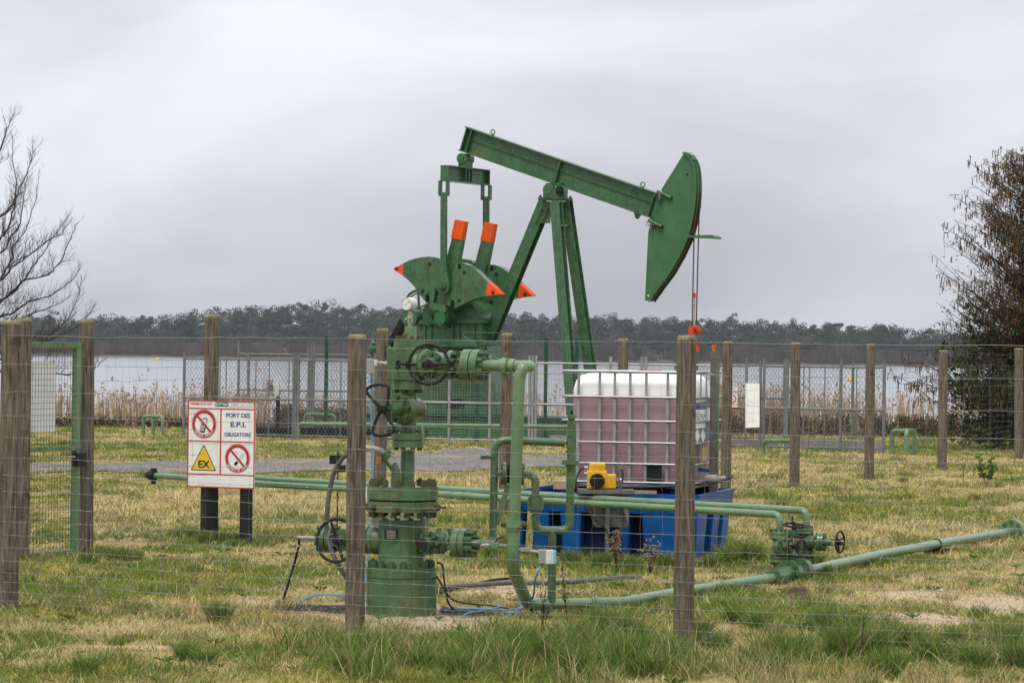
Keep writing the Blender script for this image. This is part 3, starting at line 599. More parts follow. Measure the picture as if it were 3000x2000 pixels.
# bridle
um, zm = uz(2033, 590, -.06)
for v_, x0, x1 in ((-.07, 2034.5, 2028), (.07, 2048, 2040)):
    pts = [pj(x0 - 0, 560, v_) + UH * .02, pj(x0, 640, v_), pj((x0 + x1) / 2, 780, v_), pj(x1, 950, v_)]
    m = MB(); m.tube(pts, .012, 8); m.build('bridle_cable', 'cable_rust', P)
    m = MB(); q = [L(u + .035, v_, z) for u, z in arc]; m.tube(q[5:], .011, 6); m.build('rim_cable', 'cable_rust', head)
m = MB(); q0, q1 = pj(2035, 872, 0), pj(2033, 1030, 0); m.cyl(q0, q1, .017, n=10); rod = m.build('polished_rod', 'stainless', P)
m = MB(); m.cyl(pj(2035, 858, 0), pj(2035, 872, 0), .026, n=10); m.build('rod_cap', 'orange_red', rod)
m = MB(); m.box(pj(2034, 968, 0), UH * .10, VH * .30, Z * .16); m.box(pj(2030, 1000, 0), UH * .11, VH * .12, Z * .14); m.cyl(pj(2046, 964, -.1), pj(2046, 964, .1), .05, n=12); m.cyl(pj(2042, 1010, 0), pj(2042, 1029, 0), .04, n=12); cb = m.build('carrier_clamp', 'orange_red', P, bevel=.006)
nut(cb, pj(2020, 985, -.12), -UH, .03, .05, 'bleach', 'bolt'); nut(cb, pj(2040, 958, -.16), -VH, .03, .04, 'orange_red', 'bolt')
m = MB(); q = pj(2035, 1035, 0); m.cyl(V((q.x, q.y, .0)), q, .075, n=16); m.cyl(V((q.x, q.y, .62)), V((q.x, q.y, .78)), .13, n=16); m.build('stuffing_box', 'green', P)
# --- equalizer, pitmans
m = MB(); ue, ze = uz(1303, 484, -.8); ue2, ze2 = uz(1303, 531, -.8); zc = (ze + ze2) / 2; hh_ = ze - ze2
for dz in (hh_ / 2 - .012, -hh_ / 2 + .012): m.box(L(ue, 0, zc + dz), UH * .19, VH * 1.62, Z * .024)
m.box(L(ue, 0, zc), UH * .02, VH * 1.58, Z * (hh_ - .05))
eq = m.build('equalizer_bar', 'green', P, bevel=.004)
for v_ in (-.80, .80, -.12, .0, .12):
    m = MB(); m.box(L(ue, v_, zc), UH * .18, VH * .022, Z * (hh_ - .05)); m.build('gusset', 'green', eq)
m = MB(); q = pj(1351, 464, -.17); m.cyl(q, q + VH * .34, .105, n=24); m.box(q + VH * .17 - Z * .12, UH * .17, VH * .28, Z * .2); tb = m.build('tail_bearing', 'green', P, bevel=.005)
m = MB(); m.cyl(q - VH * .02, q, .06, n=20); m.build('bearing_cap', 'green_dark', tb)
up, zp = uz(1299.5, 839, -.82)
for sgn in (-1, 1):
    v_ = sgn * .82; zt = zc - hh_ / 2
    m = MB(); m.bar(L(ue, v_, zt - .22), L(up, v_, zp + .15), .13, .06, UH)
    m.prism([L(up + math.cos(t) * .15, v_ - .035, zp + math.sin(t) * .15) for t in np.linspace(math.radians(155), math.radians(385), 16)] + [L(up + .062, v_ - .035, zp + .46), L(up - .062, v_ - .035, zp + .46)], VH * .07)
    pit = m.build('pitman_arm', 'green', P, bevel=.004)
    for du in (-.085, .085):
        m = MB(); m.box(L(ue + du, v_, zt - .14), UH * .03, VH * .11, Z * .30); m.build('clevis_plate', 'green', pit)
    m = MB(); m.cyl(L(up, v_ - sgn * -.03, zp), L(up, v_ + sgn * .09, zp), .085, n=20); wp = m.build('wrist_pin', 'green_dark', pit)
    nut(wp, L(up, v_ + sgn * .09, zp), VH * sgn, .055, .04, 'nut_green')
# --- cranks and counterweights (outline traced on the near crank, repeated on the far one)
def z5(p): return (1130 + p[0] / 4.127, 620 + p[1] / 4.127)
ARM = [(800, 318), (922, 345), (760, 1200), (590, 1110)]; CAP = [(840, 95), (960, 120), (922, 345), (790, 318)]
WL = [(245, 625), (320, 590), (400, 565), (480, 550), (560, 545), (660, 562), (700, 600), (600, 1110), (500, 1078), (440, 1005), (375, 905), (310, 835), (235, 775)]; WLT = [(118, 695), (245, 625), (235, 775), (175, 735)]
WR = [(880, 615), (960, 622), (1030, 648), (1120, 710), (1200, 790), (1258, 848), (1240, 1020), (1130, 1045), (1000, 1100), (870, 1172), (770, 1130), (830, 800)]; WRT = [(1258, 848), (1340, 920), (1415, 1000), (1330, 1010), (1240, 1020)]
VC = -.66
def flat(poly): return [uz(*z5(p), VC) for p in poly]
cu, cz = uz(*z5((690, 1290)), VC)          # crankshaft
for sgn in (-1, 1):
    def ex(poly, v0, v1):
        q = flat(poly); s0, s1 = (v0, v1) if sgn < 0 else (-v1 - .06, -v0 - .06)
        return MB().prism([L(u, s0, z) for u, z in q], VH * (s1 - s0))
    arm = ex(ARM, -.66, -.53).build('crank_arm', 'green', P, bevel=.005)
    ex(CAP, -.675, -.525).build('crank_tip', 'orange', arm, bevel=.005, label='orange painted end of the crank arm')
    q = flat([(945, 128), (955, 130), (918, 345), (908, 343)]); vq = -.677 if sgn < 0 else .46
    for poly, tip in ((WL, WLT), (WR, WRT)):
        wt = ex(poly, -.755, -.56).build('counterweight', 'green', P, bevel=.006)
        ex(tip, -.755, -.56).build('weight_tip', 'orange', wt, bevel=.004, label='orange painted point of the counterweight')
        vf = -.757 if sgn < 0 else .497
        for (px_, py_) in (((565, 637), (480, 967), (160, 693)) if poly is WL else ((977, 735), (915, 1073), (1327, 980))):
            u_, z_ = uz(*z5((px_, py_)), VC); m = MB(); m.torus(L(u_, vf, z_), VH, .026, .011, 14, 6); m.build('bolt_hole', 'gap_black', wt)
        for (px_, py_, w_, h_) in (((535, 1045, .085, .16),) if poly is WL else ((840, 1115, .085, .15), (922, 665, .07, .07))):
            u_, z_ = uz(*z5((px_, py_)), VC); m = MB(); m.cyl(L(u_, vf - .002, z_ + h_ / 4), L(u_, vf + .01, z_ + h_ / 4), w_ / 2, n=14); m.box(L(u_, vf + .003, z_ - h_ / 6), UH * w_, VH * .014, Z * h_ * .8); m.build('slot', 'gap_black', wt)
        for bx in ([(545, 800, .075, .24), (357, 752, .06, .09)] if poly is WL else [(930, 905, .075, .25), (1120, 943, .06, .09)]):   # raised letter panels
            u_, z_ = uz(*z5(bx[:2]), VC); m = MB(); tl = .12
            for du, dz, w2, h2 in ((-.5, 0, .1, 1), (.5, 0, .1, 1), (0, .5, 1, .05), (0, -.5, 1, .05), (-.12, .18, .3, .04), (.12, -.05, .3, .04), (-.05, -.25, .35, .04)):
                m.box(L(u_ + du * bx[2] + dz * bx[3] * tl, vf, z_ + dz * bx[3]), UH * max(.008, bx[2] * w2), VH * .008, (Z + UH * tl) * max(.008, bx[3] * h2))
            m.build('raised_lettering', 'green', wt)
m = MB(); m.cyl(L(cu, -.78, cz), L(cu, .70, cz), .13, n=24); m.box(L(cu, -.60, cz + .12), UH * .30, VH * .26, Z * .18); m.build('crankshaft', 'green_dark', P, bevel=.01)
# --- gear reducer
RB = [(1238, 945), (1238, 908), (1246, 893), (1262, 885), (1300, 879)] + [(1340 + 68 * math.sin(t), 946 - 70 * math.cos(t)) for t in np.linspace(-.1, math.pi / 2, 16)]
m = MB(); pprism(m, RB, -.36, .36); red = m.build('gear_reducer', 'green', P, bevel=.008)
m = MB(); pprism(m, [(1226, 937), (1421, 933), (1421, 946), (1226, 950)], -.42, .42, -.36); m.build('split_flange', 'green', red, bevel=.004)
m = MB(); pprism(m, [(1230, 947), (1411, 944), (1411, 1012), (1230, 1014)], -.36, .36); m.build('sump', 'green', red, bevel=.01)
m = MB(); pprism(m, [(1222, 1000), (1424, 998), (1424, 1010), (1222, 1012)], -.44, .44, -.36); m.build('foot_flange', 'green', red)
for x in (1246, 1264, 1328, 1345, 1390):
    m = MB(); q0, q1 = pj(x, 951, -.37), pj(x, 1003, -.37); m.bar(q0, q1, .03, .06, UH); m.build('rib', 'green', red)
for i in range(9): nut(red, pj(1232 + i * 22.5, 950, -.40), -Z, .022, .03, 'nut_green', 'bolt')
for i in range(8): nut(red, pj(1236 + i * 25, 998, -.42), Z, .024, .035, 'nut_green', 'bolt')
for x, y, r_, v0, v1 in ((1252, 935, .118, -.42, -.34), (1296, 934, .165, -.50, -.34), (1293, 935, .075, -.52, -.5), (1199, 932, .175, -.50, -.25), (1194, 932, .11, -.52, -.5)):
    q = pj(x, y, v0); m = MB(); m.cyl(q, q + VH * (v1 - v0), r_, n=28); m.build('bearing_cover', 'green', red, bevel=.006)
m = MB(); pprism(m, [(1270, 886), (1314, 893), (1317, 912), (1312, 916), (1268, 905)], -.78, -.5, -.66); m.build('crank_block', 'green', P, bevel=.01)
q = pj(1228, 902, .2); m = MB(); m.torus(q, VH, .36, .03, 36, 6); m.torus(q, VH, .30, .016, 36, 5)
for t in range(5): m.bar(q, q + UH * math.cos(t * 1.257 + .4) * .33 + Z * math.sin(t * 1.257 + .4) * .33, .05, .03, VH)
m.build('brake_wheel', 'green', P)
m = MB(); q0, q1 = pj(1185, 940, .1), pj(1147, 1006, .1); m.bar(q0, q1, .12, .2, UH); m.build('drive_belt', 'rubber', P)
m = MB(); q = pj(1128, 1022, .2); m.cyl(q - UH * .25, q + UH * .25, .19, n=24); m.box(q + Z * .23, UH * .22, VH * .2, Z * .13); m.cyl(q + UH * .25, q + UH * .30, .15, n=20); mo = m.build('electric_motor', 'green', P, bevel=.006)
for i in range(12):
    t = i * math.pi / 6; m = MB(); m.box(q + (VH * math.cos(t) + Z * math.sin(t)) * .2, UH * .42, (VH * -math.sin(t) + Z * math.cos(t)) * .012, (VH * math.cos(t) + Z * math.sin(t)) * .05); m.build('cooling_fin', 'green', mo)
# --- samson post
up_, zt_ = uz(1627, 583, 0)
m = MB(); m.box(L(up_, 0, zt_), UH * .44, VH * .62, Z * .05); plate = m.build('saddle_plate', 'green_dark', P, bevel=.004)
for v_ in (-.24, .24):
    q = L(up_, v_, zt_ + .17); m = MB(); m.cyl(q - VH * .09, q + VH * .09, .10, n=22); m.box(q - Z * .08, UH * .2, VH * .16, Z * .16); m.build('saddle_bearing', 'green', plate, bevel=.006)
for i in range(6): nut(plate, L(up_ + (-.18, 0, .18)[i % 3], -.28 + .56 * (i // 3), zt_ + .025), Z, .025, .04, 'nut_rust', 'bolt')
m = MB(); m.cyl(L(up_, -.2, zt_ + .17), L(up_, .2, zt_ + .17), .055, n=14); m.box(L(up_, 0, zt_ + .28), UH * .34, VH * .2, Z * .05); m.build('centre_shaft', 'green_dark', plate)
def leg(x0, y0, v0, x1, y1, v1, w_, d_):
    u0, z0 = uz(x0, y0, v0); u1, z1 = uz(x1, y1, v1)
    p0 = L(u0, v0, z0); p1 = L(u1, v1, z1); p1 = p0 + (p1 - p0) * ((p0.z - .50) / (p0.z - p1.z))
    mm = MB(); a_ = (p1 - p0).normalized(); sd = (UH - a_ * UH.dot(a_)).normalized(); dp = a_.cross(sd)
    mm.box((p0 + p1) / 2 - dp * d_ * .5, sd * w_, dp * .02, p1 - p0); mm.box((p0 + p1) / 2 + dp * d_ * .5, sd * w_, dp * .02, p1 - p0); mm.box((p0 + p1) / 2 - sd * (w_ / 2 - .02), sd * .02, dp * (d_ - .022), p1 - p0)
    o = mm.build('post_leg', 'green', P, bevel=.004); return o
leg(1600, 590, -.02, 1427, 1010, -.02, .24, .17); leg(1629, 590, -.22, 1664, 1030, -.42, .20, .15); leg(1659, 590, .22, 1722, 1030, .42, .20, .15)
m = MB(); pprism(m, [(1594, 590), (1615, 590), (1611, 654), (1566, 653)], -.13, -.115, -.13); gp = m.build('gusset_plate', 'green', P)
for i in range(4):
    for x0 in (1587, 1604): nut(gp, pj(x0 - i * 4.5 + (0 if x0 < 1600 else 1), 616 + i * 10.5, -.13), -VH, .028, .025, 'nut_rust', 'bolt')
m = MB(); m.bar(pj(1641, 660, -.3), pj(1672, 660, .3), .06, .04); m.build('tie_plate', 'green', P)
# --- base frame
m = MB()
for v_ in (-.46, .46):
    m.box(L(-1.0, v_, .44), UH * 6.4, VH * .16, Z * .03); m.box(L(-1.0, v_, .19), UH * 6.4, VH * .16, Z * .03); m.box(L(-1.0, v_, .31), UH * 6.4, VH * .02, Z * .24)
base_o = m.build('skid_beam', 'green', P, bevel=.004)
for u_ in (-3.6, -2.4, -1.2, 0, 1.0, 2.1):
    m = MB(); m.box(L(u_, 0, .31), UH * .14, VH * .90, Z * .22); m.build('cross_beam', 'green_dark', P)
m = MB(); m.box(L(-.9, 0, .085), UH * 6.8, VH * 1.5, Z * .17); m.build('plinth', 'green_dark', P)
m = MB(); q = [uz(x, y, -.42) for x, y in ((1225, 1012), (1425, 1012), (1452, 1150), (1460, 1190), (1222, 1190))]; q[3] = (q[3][0], .465); q[4] = (q[4][0], .465)
m.prism([L(u, -.42, z) for u, z in q], VH * .84); ped = m.build('reducer_pedestal', 'green', P, bevel=.01)
m = MB(); pprism(m, [(1309, 1172), (1316, 1168), (1354, 1168), (1361, 1172), (1361, 1196), (1309, 1196)], -.428, -.42, -.42); m.build('vent_opening', 'gap_black', ped)
m = MB(); pprism(m, [(1120, 1062), (1180, 1062), (1190, 1190), (1110, 1190)], -.3, .4, -.3); m.build('motor_stand', 'green_dark', P)
def railing(pts, r_=.012):
    m = MB()
    for p0, p1 in pts: m.tube([p0, p1], r_, 6)
    return m
railing([(pj(1358, 974, -.9), pj(1476, 975, -.9)), (pj(1358, 974, -.9), pj(1358, 1060, -.9)), (pj(1476, 975, -.9), pj(1476, 1060, -.9)), (pj(1476, 975, -.9), pj(1530, 978, -.2)), (pj(1358, 985, -.9), pj(1476, 1062, -.9)), (pj(1358, 1060, -.9), pj(1352, 1240, -.9)), (pj(1476, 1060, -.9), pj(1480, 1240, -.9))]).build('guard_rail', 'green', P)
m = MB(); q0 = pj(1195, 1012, -.7); q1 = pj(1420, 1013, -.7); m.bar(q0, q1, .5, .03, VH); plat = m.build('catwalk', 'green_dark', P)

# ================================================================ WELLHEAD
YW = 19.4; kW = ppm(YW)
def vz(x, y, Y): return W(x, y, Y).z
def vc(mb, x, y0, y1, rpx, Y=YW, n=32, r2=None):
    p = W(x, (y0 + y1) / 2, Y); k = ppm(Y)
    return mb.cyl(V((p.x, p.y, vz(x, y1, Y))), V((p.x, p.y, vz(x, y0, Y))), rpx * k, None if r2 is None else r2 * k, n)
def ctr(x, y, Y=YW): return W(x, y, Y)
WH = thing('wellhead', 'green oil wellhead tree with black handwheels and bolted flanges', 'wellhead', V((W(1177, 1798, YW).x, YW, 0)))
m = MB(); p = W(1176, 1750, YW); zt = vz(1176, 1690, YW); m.cyl(V((p.x, p.y, -.05)), V((p.x, p.y, zt)), 103 * kW, n=48); cas = m.build('casing', 'green_well', WH, bevel=.004)
nut(cas, W(1121, 1781, YW - .215), V((-.2, -1, 0)), .013, .03, 'nut_green', 'plug')
m = MB(); vc(m, 1176, 1688, 1692, 100, n=48); m.build('flange_gap', 'gap_black', WH)
m = MB(); vc(m, 1176, 1659, 1688, 103, n=48); fl = m.build('flange', 'green_well', WH, bevel=.006); nuts(fl, W(1176, 1659, YW), Z, 88 * kW, 16, .024, .036, 'nut_green', .1); nuts(fl, W(1176, 1659, YW), Z, 88 * kW, 16, .014, .044, 'nut_green', .1, 'stud')
m = MB(); vc(m, 1176, 1520, 1632, 69); vc(m, 1176, 1632, 1660, 78, r2=69); body = m.build('spool_body', 'green_well', WH)
m = MB(); m.bar(W(1126, 1563, YW - .16), W(1166, 1563, YW - .165), .002, 30 * kW, (0, 1, 0)); np_ = m.build('name_plate', 'black_iron', body, label='small dark riveted maker plate')
for i in range(6):
    m = MB(); q = W(1146, 1554 + i * 4.2, YW - .1655); m.box(q, 26 * kW, .001, 1.6 * kW); m.build('plate_line', 'bleach', np_)
m = MB(); vc(m, 1179, 1466, 1497, 104, n=48); fl2 = m.build('flange', 'green_well', WH, bevel=.005); nuts(fl2, W(1179, 1514, YW), Z, 90 * kW, 14, .021, .036, 'nut_rust', .2)
for x, ang in ((1092, -50), (1169, -6), (1252, 42), (1283, 82), (1076, -84)):
    d = V((math.sin(math.radians(ang)), -math.cos(math.radians(ang)), 0)); q0 = V((W(1179, 1483, YW).x, YW, vz(1179, 1484, YW))) + d * 104 * kW
    m = MB(); m.cyl(q0, q0 + d * .018, .019, n=14); m.cyl(q0 + d * .018, q0 + d * .055, .008, n=10); m.build('lock_screw', 'nut_rust', fl2)
m = MB(); vc(m, 1179, 1461, 1466, 99, n=48); m.build('flange_gap', 'gap_black', WH)
m = MB(); vc(m, 1180, 1423, 1461, 104, n=48); fl3 = m.build('flange', 'green_well', WH, bevel=.005); nuts(fl3, W(1180, 1423, YW), Z, 90 * kW, 14, .023, .034, 'nut_rust', .33); nuts(fl3, W(1180, 1423, YW), Z, 90 * kW, 14, .013, .046, 'nut_green', .33, 'stud')
m = MB(); q0 = V((W(1180, 1, YW).x, YW, 0)); d = V((-.83, -.56, 0)); q = q0 + d * 104.6 * kW
m.box(V((q.x, q.y, vz(1092, 1441, YW))), V((.56, -.83, 0)) * .014, d * .002, Z * 38 * kW); m.build('paint_stripe', 'paper', fl3, label='white paint stripe down the flange')
m = MB(); vc(m, 1194, 1316, 1424, 20.5); m.build('tubing_neck', 'green_well', WH)
pipe2 = [W(1159, 1423, YW - .07), W(1159, 1375, YW - .07), W(1128, 1334, YW - .075)]
m = MB(); m.tube(fillet(pipe2, .03), .029, 16); sp = m.build('side_outlet', 'green_well', WH)
m = MB(); m.cyl(W(1151, 1357, YW - .075), W(1139, 1343, YW - .077), .0295, n=16); m.build('stain_band', 'bleach', sp)
m = MB(); m.cyl(W(1136, 1336, YW - .075), W(1126, 1324, YW - .075), .034, n=8); m.build('hex_coupling', 'green_well', sp)
m = MB(); m.tube([W(1128, 1330, YW - .075), W(1118, 1319, YW - .075), W(1098, 1313, YW - .07), W(1060, 1312, YW - .06)], .016, 12); m.tube([W(1114, 1340, YW - .075), W(1113, 1352, YW - .075)], .019, 12); fit = m.build('hose_fitting', 'bleach', sp)
m = MB(); m.tube([W(1112, 1338, YW - .078), W(1111, 1358, YW - .078)], .021, 12); m.build('brass_cap', 'brass', sp)
# master valve
m = MB(); vc(m, 1195, 1290, 1309, 46); f4 = m.build('flange', 'green_well', WH, bevel=.004); nuts(f4, W(1195, 1318, YW), Z, 37 * kW, 8, .014, .02, 'nut_green', .4)
m = MB(); vc(m, 1195, 1287, 1290, 43); m.build('flange_gap', 'gap_black', WH)
m = MB(); vc(m, 1195, 1268, 1287, 46); f5 = m.build('flange', 'green_well', WH, bevel=.004); nuts(f5, W(1195, 1268, YW), Z, 37 * kW, 8, .014, .02, 'nut_green', .4)
m = MB(); vc(m, 1197, 1146, 1270, 24); m.box(W(1198, 1195, YW), 46 * kW, 46 * kW, 60 * kW); mv = m.build('master_valve', 'green_well', WH, bevel=.006)
bx = V((-.62, -.78, 0)).normalized(); pc_ = W(1203, 1198, YW)
m = MB(); m.lathe(pc_ - bx * .10, bx, [(0, 0), (0, .05), (.03, .068), (.09, .072), (.15, .072)], 28); m.build('valve_barrel', 'green_well', mv)
m = MB(); m.cyl(pc_ + bx * .045, pc_ + bx * .075, .095, n=32); m.cyl(pc_ + bx * .079, pc_ + bx * .105, .095, n=32); bn = m.build('bonnet_flange', 'green_well', mv, bevel=.004); nuts(bn, pc_ + bx * .105, bx, .077, 8, .015, .022, 'nut_green', .2)
m = MB(); m.cyl(pc_ + bx * .105, pc_ + bx * .20, .042, n=24); m.cyl(pc_ + bx * .20, pc_ + bx * .225, .05, n=24); m.cyl(pc_ + bx * .225, pc_ + bx * .28, .016, n=12); m.build('bonnet_neck', 'green_well', mv)
# bow-tie handwheel
hc = pc_ + bx * .275; wn = V((-.35, -.93, .0)).normalized(); _, hb, hv = basis(wn)
def hp(ang, r_): t = math.radians(ang); return hc + hb * (math.cos(t) * r_) + hv * (math.sin(t) * r_)
# express angles as seen in the photograph: right = camera right, up = up
def scr(px_, py_): return HP(px_, py_, hc, wn)
def zz2(x, y): return scr(1000 + x / 2.851, 930 + y / 2.851)
off_ = hc - zz2(370, 775)
up1 = [(360, 775), (330, 735), (270, 670), (234, 628), (250, 598), (290, 575), (340, 567), (395, 572), (423, 588), (425, 640), (412, 740), (385, 775)]
dn1 = [(385, 775), (400, 805), (440, 880), (474, 935), (460, 965), (410, 988), (360, 995), (305, 985), (288, 962), (300, 910), (335, 830), (360, 775)]
m = MB(); m.tube([zz2(*q) + off_ for q in up1], .0105, 10); m.tube([zz2(*q) + off_ for q in dn1], .0105, 10); m.tube([zz2(288, 970) + off_, zz2(245, 968) + off_ + wn * .03], [.010, .007], 10)
m.cyl(hc - wn * .02, hc + wn * .025, .028, n=16); hw = m.build('handwheel', 'black_iron', WH, label='black bow-tie shaped handwheel of the master valve')
nut(hw, hc + wn * .025, wn, .012, .015, 'black_iron')
# cross block
m = MB(); vc(m, 1196, 1115, 1141, 45); f6 = m.build('flange', 'green_well', WH, bevel=.004); nuts(f6, W(1196, 1150, YW), Z, 36 * kW, 8, .014, .02, 'nut_green', .2)
p = W(1183, 1066, YW); m = MB(); m.box(p, 95 * kW, 95 * kW, 96 * kW); blk = m.build('cross_block', 'green_well', WH, bevel=.006)
m = MB(); vc(m, 1200, 998, 1016, 46); f7 = m.build('flange', 'green_well', WH, bevel=.004); nuts(f7, W(1200, 998, YW), Z, 38 * kW, 8, .013, .022, 'nut_rust', .2); nuts(f7, W(1200, 998, YW), Z, 38 * kW, 8, .008, .032, 'nut_green', .2, 'stud')
m = MB(); m.box(W(1203, 975, YW), 35 * kW, 35 * kW, 38 * kW); nb = m.build('gauge_block', 'green_rusty', WH, bevel=.003)
m = MB(); vc(m, 1201, 911, 957, 5.5, n=12); vc(m, 1202, 918, 945, 8, n=12); m.tube([W(1202, 932, YW - .02), W(1193, 932, YW - .04), W(1186, 938, YW - .05)], .006, 8); m.build('needle_valve', 'bleach', nb)
gd = V((-.55, -.83, 0)).normalized(); gc = W(1199, 890, YW)
m = MB(); m.cyl(gc - gd * .03, gc + gd * .028, .041, n=36); gg = m.build('pressure_gauge', 'grey_light', WH, bevel=.003)
m = MB(); m.torus(gc + gd * .028, gd, .039, .0028, 32, 6); m.build('gauge_rim', 'stainless', gg)
m = MB(); m.cyl(gc + gd * .0283, gc + gd * .0290, .0365, n=32); face = m.build('gauge_face', 'paper', gg)
ga, gb2, gv = basis(gd); m = MB()
for i in range(11):
    t = math.radians(225 - i * 27); dd = gb2 * math.cos(t) + gv * math.sin(t); m.bar(gc + gd * .0295 + dd * .027, gc + gd * .0295 + dd * .033, .0016, .0008, dd.cross(gd))
m.bar(gc + gd * .0297 + (gb2 * -.018 - gv * .012), gc + gd * .0297 + (gb2 * .026 + gv * .014), .0026, .0008, gd); m.build('gauge_needle', 'sign_black', gg)
# stencilled 5 0 on the block
def textmesh(s, size, bold=0.0):
    cu_ = bpy.data.curves.new('t', 'FONT'); cu_.body = s; cu_.size = size; cu_.align_x = 'CENTER'; cu_.align_y = 'CENTER'; cu_.offset = bold; cu_.resolution_u = 3
    ob = bpy.data.objects.new('t', cu_); me = bpy.data.meshes.new_from_object(ob); bpy.data.objects.remove(ob); bpy.data.curves.remove(cu_); return me
def text(s, name, pos, xdir, ydir, size, mt, parent, bold=0.0, width=None):
    me = textmesh(s, size, bold)
    xs_ = [v.co.x for v in me.vertices]
    if width and xs_:
        k = width / (max(xs_) - min(xs_))
        for v in me.vertices: v.co.x *= k
    me.materials.append(M[mt]); o = bpy.data.objects.new(name, me); C.objects.link(o)
    xd, yd = V(xdir).normalized(), V(ydir).normalized(); zd = xd.cross(yd); yd = zd.cross(xd)
    o.parent = parent; o.matrix_local = Matrix.Translation(V(pos) - OFF[parent.name]) @ Matrix(((xd.x, yd.x, zd.x, 0), (xd.y, yd.y, zd.y, 0), (xd.z, yd.z, zd.z, 0), (0, 0, 0, 1)))
    OFF[o.name] = OFF[parent.name]; return o
fy = p.y - 47.5 * kW - .0015
for ch, x in (('5', 1166), ('0', 1196)): text(ch, 'stencil_digit', W(x, 1070, fy), (1, 0, 0), Z, .068, 'sign_black', blk, .0035)
# wing valve line: runs right and 20 degrees towards the camera
WD = V((math.cos(math.radians(20)), -math.sin(math.radians(20)), 0)); WP = V((-WD.y, WD.x, 0)) * -1      # WP: across, towards the camera
def online(P0, d, x):
    k = (x - 1500) / F; t = (k * P0.y - P0.x) / (d.x - k * d.y); return P0 + d * t
def wl(P0, x): return online(P0, WD, x)
A0 = W(1190, 1068, YW)
def flange_on(parent, P0, x0, x1, rpx, nn=0, side=1, name='flange', mt='green_well', nr=.015, nh=.022):
    p0, p1 = wl(P0, x0), wl(P0, x1); m = MB(); m.cyl(p0, p1, rpx * kW, n=36); o = m.build(name, mt, parent, bevel=.004)
    if nn: nuts(o, p1 if side > 0 else p0, WD * side, rpx * .80 * kW, nn, nr, nh, 'nut_green', .4)
    return o
flange_on(WH, A0, 1226, 1239, 46); m = MB(); m.cyl(wl(A0, 1239), wl(A0, 1241), 42 * kW, n=32); m.build('flange_gap', 'gap_black', WH); flange_on(WH, A0, 1241, 1256, 46)
m = MB(); m.cyl(wl(A0, 1255), wl(A0, 1340), 27 * kW, n=28); m.lathe(wl(A0, 1282), WD, [(-.09, .03), (-.07, .078), (.07, .08), (.10, .05)], 30); wv = m.build('wing_valve', 'green_well', WH)
flange_on(WH, A0, 1318, 1332, 43, 8, 1)
flange_on(WH, A0, 1362, 1386, 47, 8, -1); m = MB(); m.cyl(wl(A0, 1386), wl(A0, 1389), 43 * kW, n=32); m.build('flange_gap', 'gap_black', WH); flange_on(WH, A0, 1389, 1410, 47, 8, 1, nr=.017, nh=.035)
bc = wl(A0, 1286); m = MB(); m.cyl(bc + WP * .08, bc + WP * .105, .088, n=32); m.cyl(bc + WP * .108, bc + WP * .13, .088, n=32); bo = m.build('bonnet_flange', 'green_well', wv, bevel=.004); nuts(bo, bc + WP * .13, WP, .07, 8, .015, .02, 'nut_green')
m = MB(); m.cyl(bc + WP * .13, bc + WP * .23, .05, n=24); m.cyl(bc + WP * .23, bc + WP * .33, .017, n=12); m.build('bonnet_neck', 'green_well', wv)
for x in (1276, 1338):
    m = MB(); q = wl(A0, x) + Z * (.078 if x < 1300 else .058); m.cyl(q - Z * .02, q + Z * .03, .014, n=8); m.build('grease_plug', 'green_well', wv)
def wheel(parent, c, n_, R, r_, spokes=3, knob=None, mt='black_iron', hub=.028, ph=.3, name='handwheel'):
    n_ = V(n_).normalized(); _, b1, b2 = basis(n_); m = MB(); m.torus(c, n_, R, r_, 40, 10)
    for i in range(spokes):
        t = ph + 2 * math.pi * i / spokes; m.tube([V(c) - n_ * .018, V(c) + (b1 * math.cos(t) + b2 * math.sin(t)) * R], [r_ * 1.25, r_ * .8], 8)
    m.cyl(V(c) - n_ * .03, V(c) + n_ * .012, hub, n=16)
    if knob is not None:
        q = V(c) + (b1 * math.cos(knob) + b2 * math.sin(knob)) * R; m.tube([q, q + (q - V(c)).normalized() * .03 + n_ * .02, q + (q - V(c)).normalized() * .055 + n_ * .03], [r_, r_ * .9, r_ * .5], 8)
    o = m.build(name, mt, parent); nut(o, V(c) + n_ * .012, n_, hub * .45, .014, mt); return o
wn1 = V((-.10, -.99, .05)); wheel(WH, W(1256, 1067, bc.y - .31), wn1, 57 * kW, 4.6 * kW, 2, math.pi, ph=0.02)
m = MB(); m.bar(bc + WP * .30, W(1256, 1067, bc.y - .31), .03, .03); m.build('valve_stem', 'black_iron', wv)
# lower side outlets
B0 = W(1178, 1584, YW)
flange_on(WH, B0, 1205, 1219, 43); m = MB(); m.cyl(wl(B0, 1219), wl(B0, 1222), 39 * kW, n=32); m.build('flange_gap', 'gap_black', WH); flange_on(WH, B0, 1222, 1236, 43, 8, 1)
m = MB(); m.cyl(wl(B0, 1150), wl(B0, 1206), 40 * kW, 38 * kW, n=28); m.cyl(wl(B0, 1234), wl(B0, 1345), 22 * kW, n=24); m.lathe(wl(B0, 1283), WD, [(-.075, .03), (-.055, .072), (.055, .074), (.085, .045)], 28); lv = m.build('casing_valve', 'green_well', WH)
bq = wl(B0, 1278); m = MB(); m.cyl(bq + WP * .06, bq + WP * .085, .075, n=28); lb = m.build('bonnet_flange', 'green_well', lv, bevel=.003); nuts(lb, bq + WP * .085, WP, .06, 8, .015, .022, 'nut_green')
m = MB(); m.cyl(bq + WP * .085, bq + WP * .19, .040, n=20); m.build('bonnet_neck', 'green_well', lv); m = MB(); m.cyl(bq + WP * .19, bq + WP * .215, .036, n=20); m.build('stem_cap', 'black_iron', lv)
